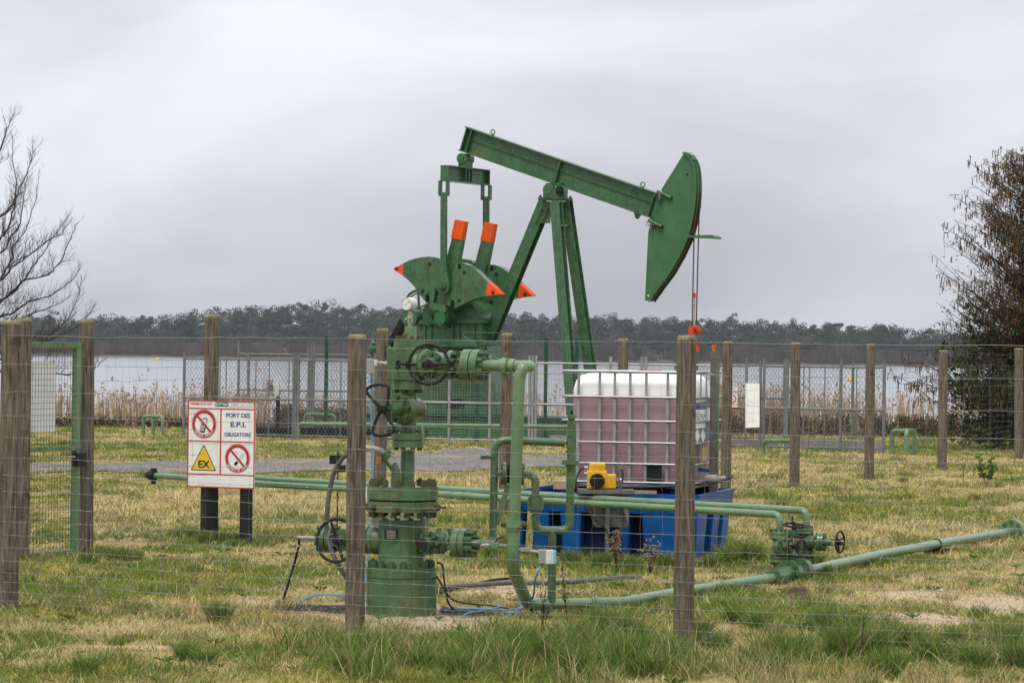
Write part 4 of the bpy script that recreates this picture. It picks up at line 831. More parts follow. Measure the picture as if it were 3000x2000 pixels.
for x in (1293, 1325):
    m = MB(); q = wl(B0, x) + Z * .06; m.cyl(q - Z * .03, q + Z * .025, .011, n=8); m.cyl(q + Z * .012, q + Z * .03, .016, n=8); m.build('grease_plug', 'green_well', lv)
flange_on(WH, B0, 1340, 1358, 42, 8, -1); m = MB(); m.cyl(wl(B0, 1358), wl(B0, 1360), 38 * kW, n=28); m.build('flange_gap', 'gap_black', WH); flange_on(WH, B0, 1360, 1377, 42, 8, 1, nr=.017, nh=.05)
m = MB(); m.cyl(wl(B0, 1148), wl(B0, 1110), 38 * kW, 41 * kW, n=28); m.build('outlet_boss', 'green_well', WH)
flange_on(WH, B0, 1094, 1110, 42); m = MB(); m.cyl(wl(B0, 1091), wl(B0, 1094), 38 * kW, n=28); m.build('flange_gap', 'gap_black', WH); flange_on(WH, B0, 1078, 1091, 42, 8, -1)
m = MB(); m.cyl(wl(B0, 990), wl(B0, 1080), 24 * kW, n=24); m.lathe(wl(B0, 1034), WD, [(-.075, .03), (-.055, .07), (.055, .072), (.085, .045)], 28); lv2 = m.build('casing_valve', 'green_well', WH)
flange_on(WH, B0, 973, 988, 42, 8, 1); m = MB(); m.cyl(wl(B0, 970), wl(B0, 973), 38 * kW, n=28); m.build('flange_gap', 'gap_black', WH); flange_on(WH, B0, 954, 970, 42, 8, -1, nh=.03)
bq = wl(B0, 1032); m = MB(); m.cyl(bq + WP * .06, bq + WP * .1, .07, n=28); m.cyl(bq + WP * .1, bq + WP * .26, .03, n=18); m.build('bonnet_neck', 'green_well', lv2)
wheel(WH, W(986, 1582, bq.y - .29), V((-.34, -.93, .1)), 62 * kW, 4.8 * kW, 2, None, ph=1.95)
m = MB(); m.bar(bq + WP * .22, W(986, 1582, bq.y - .27), .03, .03); m.build('valve_stem', 'black_iron', lv2)
m = MB(); q = wl(B0, 954); m.tube([q, q - WD * .06], .018, 10); m.tube([q - WD * .05, q - WD * .17, q - WD * .175 - Z * .0], .013, 10); m.tube([q - WD * .12 - Z * .018, q - WD * .03 - Z * .018], .006, 8); dr = m.build('drain_valve', 'bleach', WH)
# small tube from flange 1360 to riser
m = MB(); q = W(1385, 1597, wl(B0, 1377).y - .01); m.tube([q, W(1428, 1596, q.y - .02), W(1436, 1597, q.y - .02)], .011, 10); m.build('gauge_line', 'bleach', WH)

# ================================================================ RISER AND FLOW LINE
YR = 19.55; kR = ppm(YR)
RT = wl(A0, 1540); RT2 = RT + WP * 0
e1 = wl(A0, 1560); e2 = e1 + WP * .15
p0 = wl(A0, 1410)
dn = lambda y, x: W(x, y, e2.y)
FLOW0 = W(1575, 1768, 19.75)
RI = thing('riser_pipe', 'thick pale green riser pipe elbowed down from the wellhead wing valve', 'pipe', V((W(1508, 1700, e2.y).x, e2.y, 0)))
fl_pts = [W(1600, 1769, 19.75), W(1700, 1766, 19.82), W(1830, 1762, 19.9), W(1960, 1738, 20.65), W(2100, 1716, 21.35), W(2290, 1688, 22.25)]
m = MB(); m.tube(fillet([p0, e1, e2, dn(1100, 1522), dn(1525, 1506)], [.075, .075, .05], 9), 17 * kR, 18); rp = m.build('pipe', 'green_pipe', RI)
m = MB(); m.tube(fillet([dn(1520, 1506), dn(1660, 1501), W(1545, 1768, 19.65), W(1600, 1769, 19.75)], [.10, .12], 9), 18.5 * kR, 18); m.build('lower_bend', 'green_pipe', RI)
for x, w_, r_ in ((1440, 4, 18.5), (1470, 12, 20), (1482, 14, 25), (1503, 14, 21)):
    m = MB(); m.cyl(wl(A0, x - w_ / 2), wl(A0, x + w_ / 2), r_ * kR, n=24); col_ = m.build('union_ring', 'green_pipe', rp, bevel=.002)
q = wl(A0, 1482); m = MB()
for sz in (1, -1): MB().box(q + Z * sz * .066, WD * .022, WP * .03, Z * .035).build('hammer_lug', 'green_rusty', rp, bevel=.006)
for y, x, w_, r_ in ((1119, 1521, 3, 18), (1480, 1508, 2, 18), (1505, 1507, 2, 18.6)):
    m = MB(); vc(m, x, y - w_ / 2, y + w_ / 2, r_, e2.y, 24); m.build('weld_seam', 'green_pipe', rp)
m = MB(); vc(m, 1505, 1526, 1545, 26, e2.y, 24); vc(m, 1504, 1545, 1556, 20, e2.y, 24); hu = m.build('hammer_union', 'green_rusty', RI, bevel=.003)
for dx in (-33, 29): nut(hu, W(1505 + dx - 5, 1535, e2.y - .01), (1, 0, 0), .018, .025, 'nut_rust', 'lug')
m = MB(); m.tube([dn(1600, 1484) , dn(1598, 1466), dn(1597, 1446), dn(1597, 1432)], .0125, 10); m.box(dn(1596, 1448), .05, .035, .036); tp = m.build('tapping_valve', 'green_pipe', RI)
m = MB(); m.tube([dn(1588, 1450), dn(1579, 1456), dn(1571, 1474)], .005, 6); m.build('lever', 'black_iron', tp)
# transmitter
m = MB(); m.tube([dn(1609, 1520), dn(1614, 1562), dn(1617, 1578)], .011, 10); m.box(dn(1608, 1538), .05, .03, .025); m.box(dn(1606, 1553), .018, .018, .04); m.build('impulse_valve', 'bleach', RI)
TX = thing('pressure_transmitter', 'small grey box with a pale blue end cabled to the riser pipe', 'sensor', dn(1630, 1604)); ty_ = e2.y - .04
m = MB(); p = W(1590, 1629, ty_); m.box(p, 24 * kR, .07, 38 * kR); tb_ = m.build('housing', 'grey_box', TX, bevel=.003)
m = MB(); m.box(W(1610, 1630, ty_ - .002), 22 * kR, .074, 38 * kR); m.build('cover', 'grey_light', TX, bevel=.003); m = MB(); m.box(W(1625, 1631, ty_), 8 * kR, .07, 36 * kR); m.build('blue_end', 'lightblue', TX)
FLW = thing('flow_line', 'long pale green pipeline lying on the grass and running off to the right', 'pipeline', V((W(2100, 1716, 21.35).x, 21.35, 0)))
far = [W(2290, 1688, 22.25), W(2400, 1664, 23.0), W(2590, 1622, 24.6), W(2800, 1583, 26.6), W(2965, 1556, 28.4), W(3120, 1528, 30.2)]
m = MB(); m.tube(fl_pts, .034, 18); m.build('pipe', 'green_pipe', FLW)
m = MB(); m.tube(far, .038, 18); m.build('pipe', 'green_pipe', FLW)
m = MB(); q0, q1 = fl_pts[1], fl_pts[2]
for t in (.25, .32): m.cyl(q0.lerp(q1, t), q0.lerp(q1, t + .05), .042, n=20)
m.build('union_ring', 'green_pipe', FLW)
fd = (far[4] - far[3]).normalized()
for t in (0, .06):
    m = MB(); q = W(2962, 1557, 28.35) + fd * t; m.cyl(q, q + fd * .045, .115, n=28); ff2 = m.build('flange', 'green_pipe', FLW, bevel=.004); nuts(ff2, q + fd * (.045 if t else -.02), fd, .09, 8, .018, .02, 'nut_green')
sd_ = (far[3] - far[2]).normalized(); q = far[2].lerp(far[3], .72); m = MB(); m.torus(q, sd_, .042, .006, 20, 6); m.box(q - Z * .055, sd_ * .12, sd_.cross(Z) * .2, Z * .04); m.build('pipe_support', 'black_post', FLW)

# ================================================================ BYPASS PIPEWORK
YB = 19.75; kB = ppm(YB)
def b(x, y, Y=YB): return W(x, y, Y)
BY = thing('bypass_pipework', 'thin green bypass pipe loop with check valve and choke beside the riser', 'pipework', V((b(1617, 1760).x, YB, 0)))
fx = wl(B0, 1377)
m = MB(); m.tube(fillet([fx, W(1410, 1592, fx.y - .02), b(1443, 1590), b(1446, 1460), b(1450, 1290), b(1520, 1290), b(1655, 1297)], [.05, .05, .02, .09, .02], 8), 11.5 * kB, 16); m.build('pipe', 'green_well', BY)
m = MB(); m.tube([b(1448, 1386), b(1475, 1387)], 10 * kB, 16); m.build('pipe', 'green_well', BY)
m = MB(); m.tube(fillet([b(1520, 1388), b(1569, 1390), b(1569, 1460)], .08, 8), 11.5 * kB, 16); m.build('pipe', 'green_well', BY)
m = MB(); m.tube(fillet([b(1569, 1495), b(1569, 1552), b(1669, 1553), b(1671, 1380)], [.055, .055], 8), 11.8 * kB, 16); m.tube([b(1618, 1555), b(1616, 1775)], 12 * kB, 16); m.build('pipe', 'green_well', BY)
m = MB(); m.cyl(b(1474, 1387), b(1483, 1387), 33 * kB, n=32); fA = m.build('orifice_flange', 'green_well', BY, bevel=.003); nuts(fA, b(1474, 1387), (-1, 0, 0), 26 * kB, 8, .012, .015, 'nut_green')
m = MB(); m.cyl(b(1485, 1387), b(1519, 1388), 27 * kB, n=28); m.build('valve_disc', 'gap_black', BY)
m = MB(); m.cyl(b(1520, 1388), b(1529, 1388), 33 * kB, n=32); fB = m.build('orifice_flange', 'green_well', BY, bevel=.003); nuts(fB, b(1529, 1388), (1, 0, 0), 26 * kB, 8, .012, .015, 'nut_green')
m = MB(); m.bar(b(1489, 1420, YB + .03), b(1455, 1535, YB + .03), .035, .035); m.build('brace', 'green_pipe', BY)
m = MB(); vc(m, 1569, 1456, 1492, 23, YB, 24); vc(m, 1569, 1448, 1456, 18, YB, 24); vc(m, 1569, 1492, 1502, 18, YB, 24); m.build('reducer_coupling', 'green_well', BY, bevel=.003)
m = MB(); vc(m, 1674, 1236, 1420, 13, YB, 20); cb_ = m.build('choke_body', 'green_well', BY)
for y0, y1, r_, mt in ((1214, 1226, 12, 'green_well'), (1226, 1236, 10, 'nut_rust'), (1264, 1276, 15, 'green_well'), (1285, 1312, 15, 'green_well'), (1318, 1329, 14, 'green_well'), (1347, 1360, 26, 'green_well'), (1360, 1369, 16, 'green_well')):
    m = MB(); vc(m, 1674 if y0 < 1300 else 1672, y0, y1, r_, YB, 8 if r_ > 14 else 16); m.build('choke_collar', mt, cb_, bevel=.002)
m = MB(); vc(m, 1675, 1202, 1214, 3, YB, 10); m.build('grease_nipple', 'gap_black', cb_); m = MB(); m.box(b(1690, 1296, YB), .012, .03, .055); m.build('tag_plate', 'bleach', cb_)
m = MB(); m.box(b(1420, 1339), .055, .03, .025); m.cyl(b(1440, 1338), b(1416, 1340), .012, n=10); lo_ = m.build('sample_valve', 'green_well', BY, bevel=.003); nut(lo_, b(1416, 1340, YB - .02), (0, -1, 0), .013, .012, 'nut_green'); nut(lo_, b(1443, 1336, YB - .025), (0, -1, 0), .013, .012, 'nut_green')
m = MB(); m.tube([b(1394, 1311, YB - .02), b(1416, 1316, YB - .02), b(1424, 1328, YB - .02), b(1431, 1328, YB - .02)], .005, 6); m.build('valve_lever', 'stainless', lo_)

# ================================================================ TWIN PIPES + VALVE CLUSTER
def twin(x): return np.interp(x, [440, 2300], [27.6, 22.85])
for nm, lab, ys_, dY, endx in (('transfer_pipe', 'nearer and lower of the two long pale green pipes crossing behind the wellhead', [(455, 1392), (800, 1419), (1180, 1440), (1500, 1461), (1850, 1481), (2255, 1506)], 0, 2255), ('transfer_pipe', 'farther and upper of the two long pale green pipes crossing behind the wellhead', [(620, 1385), (800, 1405), (1180, 1425), (1500, 1444), (1850, 1466), (2325, 1494)], .14, 2325)):
    pts = [W(x, y, float(twin(x)) + dY) for x, y in ys_]; xe = 2285 if dY == 0 else 2362; ye = 1556 if dY == 0 else 1546
    Ye = pts[-1].y; bend = [pts[-2], W(xe, ys_[-1][1] + 1, Ye), W(xe, ye, Ye)]
    T_ = thing(nm, lab, 'pipe', V((W(xe, ye, Ye).x, Ye, 0)), 'twin transfer pipes')
    m = MB(); m.tube(pts[:-1] + fillet(bend, .085, 8)[1:], .0275, 16); m.build('pipe', 'green_pipe', T_)
    for x_ in ((1318, 1350) if dY == 0 else (1455, 1490)):
        Yc = float(twin(x_)) + dY; i_ = [q[0] for q in ys_]; y_ = np.interp(x_, i_, [q[1] for q in ys_]); d0 = (pts[3] - pts[2]).normalized(); q = W(x_, float(y_), Yc); m = MB(); m.cyl(q - d0 * .035, q + d0 * .035, .033, n=18); m.build('pipe_collar', 'green_pipe', T_)
    m = MB(); q = W(xe, ye - 12, Ye); m.cyl(q - Z * .004, q + Z * .004, .0295, n=16); m.build('weld_seam', 'green_pipe', T_)
    if dY == 0:
        q = pts[0]; d0 = (pts[0] - pts[1]).normalized(); m = MB(); m.cyl(q, q + d0 * .05, .05, n=12); m.cyl(q + d0 * .05, q + d0 * .10, .04, .03, n=10); m.box(q + d0 * .02 + Z * .05, .05, .05, .03); m.box(q + d0 * .02 - Z * .06, .04, .05, .04); m.build('end_cap', 'black_iron', T_)
    for xx in ((1250,) if dY == 0 else ()):
        q = W(xx, 1443, float(twin(xx)) + .07); m = MB(); m.cyl(V((q.x, q.y, 0)), V((q.x, q.y, q.z - .03)), .02, n=10); m.box(V((q.x, q.y, q.z - .04)), .1, .28, .02); m.build('pipe_stand', 'galv_dull', T_)
YV = 22.6; kV = ppm(YV)
VCL = thing('valve_manifold', 'cluster of three green gate valves with black handwheels joining the pipes', 'valve', V((W(2320, 1700, YV).x, YV, 0)))
def vstack(x, Y, items):
    for y0, y1, r_, mt, nn in items:
        m = MB(); vc(m, x, y0, y1, r_, Y, 28); o = m.build('flange' if nn else 'valve_body', mt, VCL, bevel=.003)
        if nn: nuts(o, W(x, y0 if nn > 0 else y1, Y), Z if nn > 0 else -Z, r_ * .8 * ppm(Y), abs(nn), .013, .018, 'nut_rust', .3)
vstack(2281, YV, [(1556, 1563, 27, 'green_rusty', 8), (1565, 1573, 27, 'green_rusty', -8), (1573, 1628, 17, 'green_well', 0), (1628, 1635, 27, 'green_well', 8), (1637, 1645, 27, 'green_rusty', -8), (1645, 1690, 16, 'green_well', 0)])
vstack(2358, YV + .25, [(1546, 1552, 26, 'green_rusty', 8), (1554, 1561, 26, 'green_rusty', -8), (1561, 1612, 18, 'green_well', 0), (1612, 1618, 26, 'green_rusty', 8), (1620, 1627, 26, 'green_rusty', -8), (1627, 1680, 16, 'green_well', 0)])
d1 = V((.42, -.9, .06)).normalized(); q = W(2285, 1600, YV); m = MB(); m.cyl(q, q + d1 * .05, 26 * kV, n=28); m.cyl(q + d1 * .053, q + d1 * .075, 27 * kV, n=28); o = m.build('bonnet', 'green_well', VCL, bevel=.003); nuts(o, q + d1 * .075, d1, 22 * kV, 8, .011, .015, 'nut_green')
m = MB(); m.cyl(q + d1 * .07, q + d1 * .19, .03, .022, n=16); m.box(q + d1 * .15, d1 * .06, .05, .03); m.build('yoke', 'green_well', VCL); wheel(VCL, q + d1 * .24, d1, 30 * kV, 3.6 * kV, 3, None, hub=.022, ph=.9)
d2 = V((.97, -.22, 0)).normalized(); q = W(2362, 1586, YV + .25); m = MB(); m.cyl(q, W(2398, 1587, YV + .1), 20 * kV, n=24); m.build('valve_body', 'green_well', VCL)
q = W(2396, 1586, YV + .1); m = MB(); m.cyl(q, q + d2 * .02, 27 * kV, n=28); m.cyl(q + d2 * .023, q + d2 * .04, 27 * kV, n=28); o = m.build('bonnet', 'green_well', VCL, bevel=.003); nuts(o, q + d2 * .04, d2, 22 * kV, 8, .012, .018, 'nut_green'); nuts(o, q, -d2, 22 * kV, 8, .012, .018, 'nut_green')
m = MB(); m.cyl(q + d2 * .03, q + d2 * .10, .035, .024, n=14); m.bar(q + d2 * .06 + Z * .022, q + d2 * .16 + Z * .018, .025, .014); m.bar(q + d2 * .06 - Z * .022, q + d2 * .16 - Z * .018, .025, .014); m.cyl(q + d2 * .14, q + d2 * .19, .022, n=12); m.build('yoke', 'green_well', VCL); wheel(VCL, W(2461, 1587, q.y - .045), V((.86, -.5, 0)), 31 * kV, 3.2 * kV, 3, None, hub=.022, ph=.4)
m = MB(); vc(m, 2321, 1512, 1640, 2.6, YV + .1, 12); m.build('rising_stem', 'black_iron', VCL); wheel(VCL, W(2327, 1538, YV + .1), (0.06, -.12, 1), 33 * kV, 3.2 * kV, 3, None, hub=.02)
m = MB(); vc(m, 2322, 1550, 1568, 14, YV + .1, 16); m.bar(W(2311, 1566, YV + .1), W(2311, 1620, YV + .1), .018, .03); m.bar(W(2333, 1566, YV + .1), W(2333, 1620, YV + .1), .018, .03); vc(m, 2322, 1618, 1640, 22, YV + .1, 24); m.build('yoke', 'green_well', VCL)
fd = (far[1] - far[0]).normalized(); q = W(2281, 1686, 22.22); m = MB(); m.cyl(q - fd * .12, q + fd * .2, .062, n=24); m.cyl(q + fd * .2, q + fd * .5, .05, n=20); m.build('tee_body', 'green_well', VCL, bevel=.006)
for t in (.19, .232, .42, .462):
    m = MB(); m.cyl(q + fd * t, q + fd * (t + .035), .098, n=30); o = m.build('flange', 'green_well', VCL, bevel=.003)
    if t in (.19, .462): nuts(o, q + fd * (t if t < .3 else t + .035), -fd if t < .3 else fd, .078, 8, .013, .018, 'nut_green')
m = MB(); vc(m, 2322, 1636, 1690, 20, YV + .1, 20); m.build('tee_body', 'green_well', VCL)

# ================================================================ WOOD POST AND WIRE FENCES
def npwires(P0, P1, r, k=3):
    P0 = np.asarray(P0, float); P1 = np.asarray(P1, float); n = len(P0); d = P1 - P0; d /= np.linalg.norm(d, axis=1)[:, None] + 1e-9
    up = np.where(np.abs(d[:, 2:3]) > .9, np.array([[1., 0, 0]]), np.array([[0, 0, 1.]])); b_ = np.cross(d, up); b_ /= np.linalg.norm(b_, axis=1)[:, None]; c_ = np.cross(d, b_)
    vs_ = []
    for Q in (P0, P1):
        for i in range(k): t = 2 * math.pi * i / k + .5; vs_.append(Q + (b_ * math.cos(t) + c_ * math.sin(t)) * r)
    v = np.stack(vs_, 1).reshape(-1, 3); o = np.arange(n)[:, None] * (2 * k)
    f = np.concatenate([o + np.array([[i, (i + 1) % k, k + (i + 1) % k, k + i]]) for i in range(k)])
    return v, f
def post_mesh(parent, base, h, r, name='post', seed=0, taper=.94, lean=(0, 0)):
    rs = random.Random(seed); m = MB(); n = 22; ph = rs.random() * 6; rows = 9; vv = []
    prof = [1 + .02 * math.sin(i * 1.7 + ph) + .015 * rs.uniform(-1, 1) for i in range(n)]
    for j in range(rows):
        t = j / (rows - 1); z = -.08 + (h + .08) * t; rr = r * (1 - (1 - taper) * t) * (1 + .012 * math.sin(j * 2.1 + ph))
        vv += [V((base.x + lean[0] * t + math.cos(2 * math.pi * i / n) * rr * prof[i], base.y + lean[1] * t + math.sin(2 * math.pi * i / n) * rr * prof[i], z)) for i in range(n)]
    m.add(vv, [(j * n + i, j * n + (i + 1) % n, (j + 1) * n + (i + 1) % n, (j + 1) * n + i) for j in range(rows - 1) for i in range(n)], True)
    o = m.build(name, 'wood', parent)
    top = vv[-n:]; cc_ = V((base.x + lean[0], base.y + lean[1], h)); m = MB()
    ring2 = [cc_ + (p - cc_) * .86 + Z * (.012 + .004 * rs.random()) for p in top]; outer = [cc_ + (p - cc_) * 1.012 - Z * .012 for p in top]; ctr_ = cc_ + Z * .016
    m.add(outer + top + ring2 + [ctr_], [(i, (i + 1) % n, n + (i + 1) % n, n + i) for i in range(n)] + [(n + i, n + (i + 1) % n, 2 * n + (i + 1) % n, 2 * n + i) for i in range(n)] + [(2 * n + i, 2 * n + (i + 1) % n, 3 * n) for i in range(n)], True)
    m.build('post_top', 'wood_top', o)
    return o
HTS = [(1858 - y) / 499 for y in (1002, 1091, 1176, 1251, 1319, 1384, 1435, 1486, 1536, 1579, 1623, 1664, 1704, 1740, 1771, 1801, 1830)]
def wire_fence(label, posts, rad, wr, hts, hs=1.0, stay=.118, seed=1, side=-1, noise=.006, mt='wire', ends=(0, 0)):
    rs = random.Random(seed); B = [G(x, yb) for x, yt, yb, _ in posts]; fence = thing('wire_fence', label, 'fence', B[len(B) // 2])
    Hh = []
    for (x, yt, yb, wpx), p in zip(posts, B):
        zt = W(x, yt, p.y).z; Hh.append(zt); post_mesh(fence, p, zt, (wpx * p.y / F) / 2, seed=int(x) + seed, lean=(rs.gauss(0, .010), rs.gauss(0, .01)))
    path = []; cum = 0
    for i in range(len(B) - 1):
        a_, b_ = B[i], B[i + 1]; d = (b_ - a_); n_ = V((d.y, -d.x, 0)).normalized() * (1 if V((d.y, -d.x, 0)).y * side > 0 else -1)
        ra = posts[i][3] * a_.y / F / 2 + .003; rb = posts[i + 1][3] * b_.y / F / 2 + .003
        k = max(2, int(d.length / stay)); path += [(a_ + n_ * ra).lerp(b_ + n_ * rb, j / k) for j in range(k)]
    path.append(B[-1] + n_ * rb); nP = len(path)
    grid = {}
    for wi, h in enumerate(hts):
        pts = []; ph = rs.random() * 6
        for j, p in enumerate(path):
            q = p + Z * (h * hs + noise * .5 * math.sin(j * .35 + ph) + rs.gauss(0, noise * .35)) + V((rs.gauss(0, noise * .3), rs.gauss(0, noise), 0)); pts.append(q); grid[(wi, j)] = q
        m = MB(); m.tube(pts, wr * (1.25 if wi == 0 else 1), 4); m.build('line_wire', mt, fence)
    P0, P1 = [], []
    for j in range(nP):
        jx = rs.gauss(0, .012); sl = rs.gauss(0, .02)
        for wi in range(1, len(hts) - 1):
            p0 = grid[(wi, j)] + V((jx + sl * wi * .15, -.002, 0)); p1 = grid[(wi + 1, j)] + V((jx + sl * (wi + 1) * .15 + rs.gauss(0, .004), -.002, 0)); P0.append(p0); P1.append(p1)
    v, f = npwires(P0, P1, wr * .58)
    kn = npwires([np.array(p) - [.006, .002, 0] for p in P0], [np.array(p) + [.006, -.002, 0] for p in P0], wr * 1.7)
    stuff(npmesh('stay_wires', np.concatenate([v, kn[0]]), np.concatenate([f, kn[1] + len(v)]), mt, fence))
    return fence, B
FRONT = [(22, 945, 1783, 62), (1040, 987, 1858, 59), (2002, 990, 1905, 61), (3040, 1000, 1955, 63)]
wf, FB = wire_fence('weathered wooden posts and wire mesh fence in front of the wellhead', FRONT, .06, .00125, HTS, seed=3, stay=.12)
m = MB(); q = G(1040, 1862); m.cyl(q - Z * .05, q + Z * .015, .11, .095, n=14); m.build('post_footing', 'concrete', wf)
BACK = [(250, 940, 1620, 46), (610, 926, 1583, 45), (1110, 967, 1541, 38), (1477, 980, 1508, 35), (1823, 995, 1480, 33), (2125, 1003, 1445, 31), (2327, 1006, 1425, 30), (2546, 1010, 1403, 29), (2760, 1028, 1376, 28), (2985, 1022, 1342, 27), (3190, 1022, 1325, 26)]
wire_fence('weathered wooden posts and wire mesh fence behind the pipes, crossing the whole site', BACK, .06, .00115, [h for h in HTS], hs=1.02, seed=9, stay=.16, side=-1, noise=.016, mt='wire_dull')
# gate post hung behind the first post
gp_b = G(62, 1640); o = thing('gate_post', 'round wooden gate post standing right behind the leftmost fence post', 'post', gp_b); post_mesh(o, gp_b, W(62, 937, gp_b.y).z, .063, seed=77)

# ================================================================ GATE
def gY(x): return float(np.interp(x, [58, 237], [gp_b.y - .02, G(250, 1620).y - .08]))
def gpt(x, y): return W(x, y, gY(x))
GT = thing('gate', 'light green steel mesh gate with a black lock between wooden posts', 'gate', V((gpt(140, 1600).x, gpt(140, 1600).y, 0)))
gdir = (gpt(220, 1300) - gpt(70, 1300)); gdir.z = 0; gl = gdir.length; gdir.normalize(); gn = V((gdir.y, -gdir.x, 0))
g0 = gpt(72, 1300); g0.z = 0; zt_, zm_, zb_ = gpt(150, 1010).z, gpt(150, 1314).z, gpt(150, 1622).z; gw = (gpt(228, 1300) - gpt(72, 1300)).length
def gq(t, z, d=0): return g0 + gdir * (t * gw) + Z * z + gn * d
for (t0, z0, t1, z1, w_) in ((0, zb_ + .02, 0, zt_ - .02, .05), (.96, zb_ + .02, .96, zt_ - .02, .06)):
    m = MB(); m.bar(gq(t0, z0), gq(t1, z1), w_, .05, gdir); m.build('stile', 'green_pipe', GT, bevel=.003)
for z_, h_ in ((zt_, .045), (zm_, .04), (zb_, .045)):
    m = MB(); m.bar(gq(-.03, z_), gq(.99, z_), h_, .056, Z); m.build('rail', 'green_rusty', GT, bevel=.003)
mat('wire_rust', (.045, .03, .022), .8, 0, .25, 20)
P0, P1 = [], []
nvw = 17
for i in range(1, nvw):
    t = i / nvw * .93 + .02; P0.append(gq(t, zb_, .0)); P1.append(gq(t, zt_, .0))
for i in range(1, 36):
    z_ = zb_ + (zt_ - zb_) * i / 36; P0.append(gq(.02, z_, .004)); P1.append(gq(.94, z_, .004))
v, f = npwires([tuple(p) for p in P0], [tuple(p) for p in P1], .0019); stuff(npmesh('gate_mesh', v, f, 'wire_rust', GT))
m = MB(); q = gpt(221, 1345); m.box(q + gn * .035, gdir * .11, gn * .06, Z * .11); lk_ = m.build('lock_box', 'black_iron', GT, bevel=.006)
m = MB(); q = gpt(204, 1337); m.tube([q + gn * .05, q + gn * .06 - gdir * .14], .007, 8); m.build('lock_handle', 'stainless', lk_)
m = MB(); q = gpt(219, 1308); m.box(q, gdir * .075, gn * .063, Z * .035); m.build('grey_patch', 'galv_dull', GT)
m = MB(); m.prism([gpt(74, 1062) + Z * .0 - gn * .03, gpt(173, 1062) - gn * .03, gpt(171, 1265) - gn * .03, gpt(72, 1267) - gn * .03], -gn * .004); tag(m.build('notice_board', 'board_white', base=gpt(72, 1267)), 'blank white board fixed behind the mesh of the green gate', 'board')

# ================================================================ SAFETY SIGN
YS0, YS1 = 26.45, 26.16
tl, tr_, bl_ = W(551, 1171, YS0), W(748, 1178, YS1), W(551, 1425.6, YS0)
sx = (tr_ - tl); sx.z = 0; SW = sx.length; sx.normalize(); SH = tl.z - bl_.z; sn = V((sx.y, -sx.x, 0))     # sn faces the camera
SG = thing('safety_sign', 'white and red safety sign board with pictograms on two dark posts', 'sign', V(((tl.x + tr_.x) / 2, (tl.y + tr_.y) / 2, 0)))
def sp_(x, y, d=0): return tl + sx * (x * SW) - Z * (y * SH) + sn * d
m = MB(); m.prism([sp_(0, 0), sp_(1, 0), sp_(1, 1), sp_(0, 1)], -sn * .006); bd = m.build('board', 'sign_white', SG)
def sbar(x0, y0, x1, y1, mt='sign_red', d=.0012, nm='border_line'):
    m = MB(); m.prism([sp_(x0, y0, d), sp_(x1, y0, d), sp_(x1, y1, d), sp_(x0, y1, d)], -sn * .001); return m.build(nm, mt, bd)
asp = SW / SH; t_ = .016
for a_ in ((0, 0, 1, t_ * asp), (0, 1 - t_ * asp, 1, 1), (0, t_ * asp, t_, 1 - t_ * asp), (1 - t_, t_ * asp, 1, 1 - t_ * asp), (t_, .088, 1 - t_, .088 + t_ * asp), (t_, .462, .485, .462 + t_ * asp), (.505, .462, 1 - t_, .462 + t_ * asp), (t_, .84, 1 - t_, .84 + t_ * asp), (.485, .088 + t_ * asp, .505, .84)): sbar(*a_)
def disc(x, y, r_, mt, d, nm, r_in=0, n=40):
    c0 = sp_(x, y, d); m = MB(); o_ = [c0 + (sx * math.cos(2 * math.pi * i / n) + Z * math.sin(2 * math.pi * i / n)) * r_ for i in range(n)]
    if r_in:
        i_ = [c0 + (p - c0) * (r_in / r_) for p in o_]; m.add(o_ + i_, [(k, (k + 1) % n, n + (k + 1) % n, n + k) for k in range(n)])
    else: m.add(o_, [tuple(range(n))])
    return m.build(nm, mt, bd)
def spoly(pts, mt, d, nm): return MB().add([sp_(x, y, d) for x, y in pts], [tuple(range(len(pts)))]).build(nm, mt, bd)
def arctext(s, x, y, r_, a0, a1, size, mt, d, flip=True):
    for i, ch in enumerate(s):
        t = math.radians(a0 + (a1 - a0) * i / (len(s) - 1)); o_ = sx * math.cos(t) + Z * math.sin(t); ydir = -o_ if flip else o_; xdir = ydir.cross(sn)
        text(ch, 'letter', sp_(x, y, d) + o_ * r_, xdir, ydir, size, mt, bd, .0006)
for cx, cy, txt in ((.245, .272, 'PORTABLE INTERDIT'), (.748, .655, 'DEFENSE DE FUMER')):
    R_ = .187 * SW; disc(cx, cy, R_, 'sign_black', .0012, 'ring_outline', R_ - .0022); disc(cx, cy, R_ - .006, 'sign_red', .0014, 'prohibition_ring', R_ * .73)
    arctext(txt, cx, cy, R_ * .845, 212, 328, .020, 'sign_white', .0024)
    c0 = sp_(cx, cy, 0); dd = (sx * .70 - Z * .71).normalized(); pd = (sx * .71 + Z * .70).normalized()
    m = MB(); m.add([c0 + dd * s_ * R_ * .8 + pd * w_ * .0095 + sn * .0022 for s_, w_ in ((-1, -1), (1, -1), (1, 1), (-1, 1))], [(0, 1, 2, 3)]); m.build('prohibition_bar', 'sign_red', bd)
# mobile phone
def zs(x, y): return ((x - 110) / 1022, (y - 108 - (x - 110) * .037) / 1335)
spoly([zs(*q) for q in ((330, 400), (345, 388), (400, 398), (412, 412), (372, 605), (358, 618), (303, 606), (292, 592))], 'sign_black', .0016, 'phone_body')
spoly([zs(*q) for q in ((338, 405), (402, 412), (388, 488), (322, 478))], 'sign_white', .0018, 'phone_screen')
spoly([zs(*q) for q in ((395, 398), (397, 380), (408, 382), (406, 400))], 'sign_black', .0017, 'phone_aerial')
for i in range(3):
    for j in range(4): spoly([zs(x + i * 21 - j * 4, y + j * 24 + i * 3) for x, y in ((318, 494), (333, 496), (330, 512), (315, 510))], 'sign_white', .0019, 'phone_key')
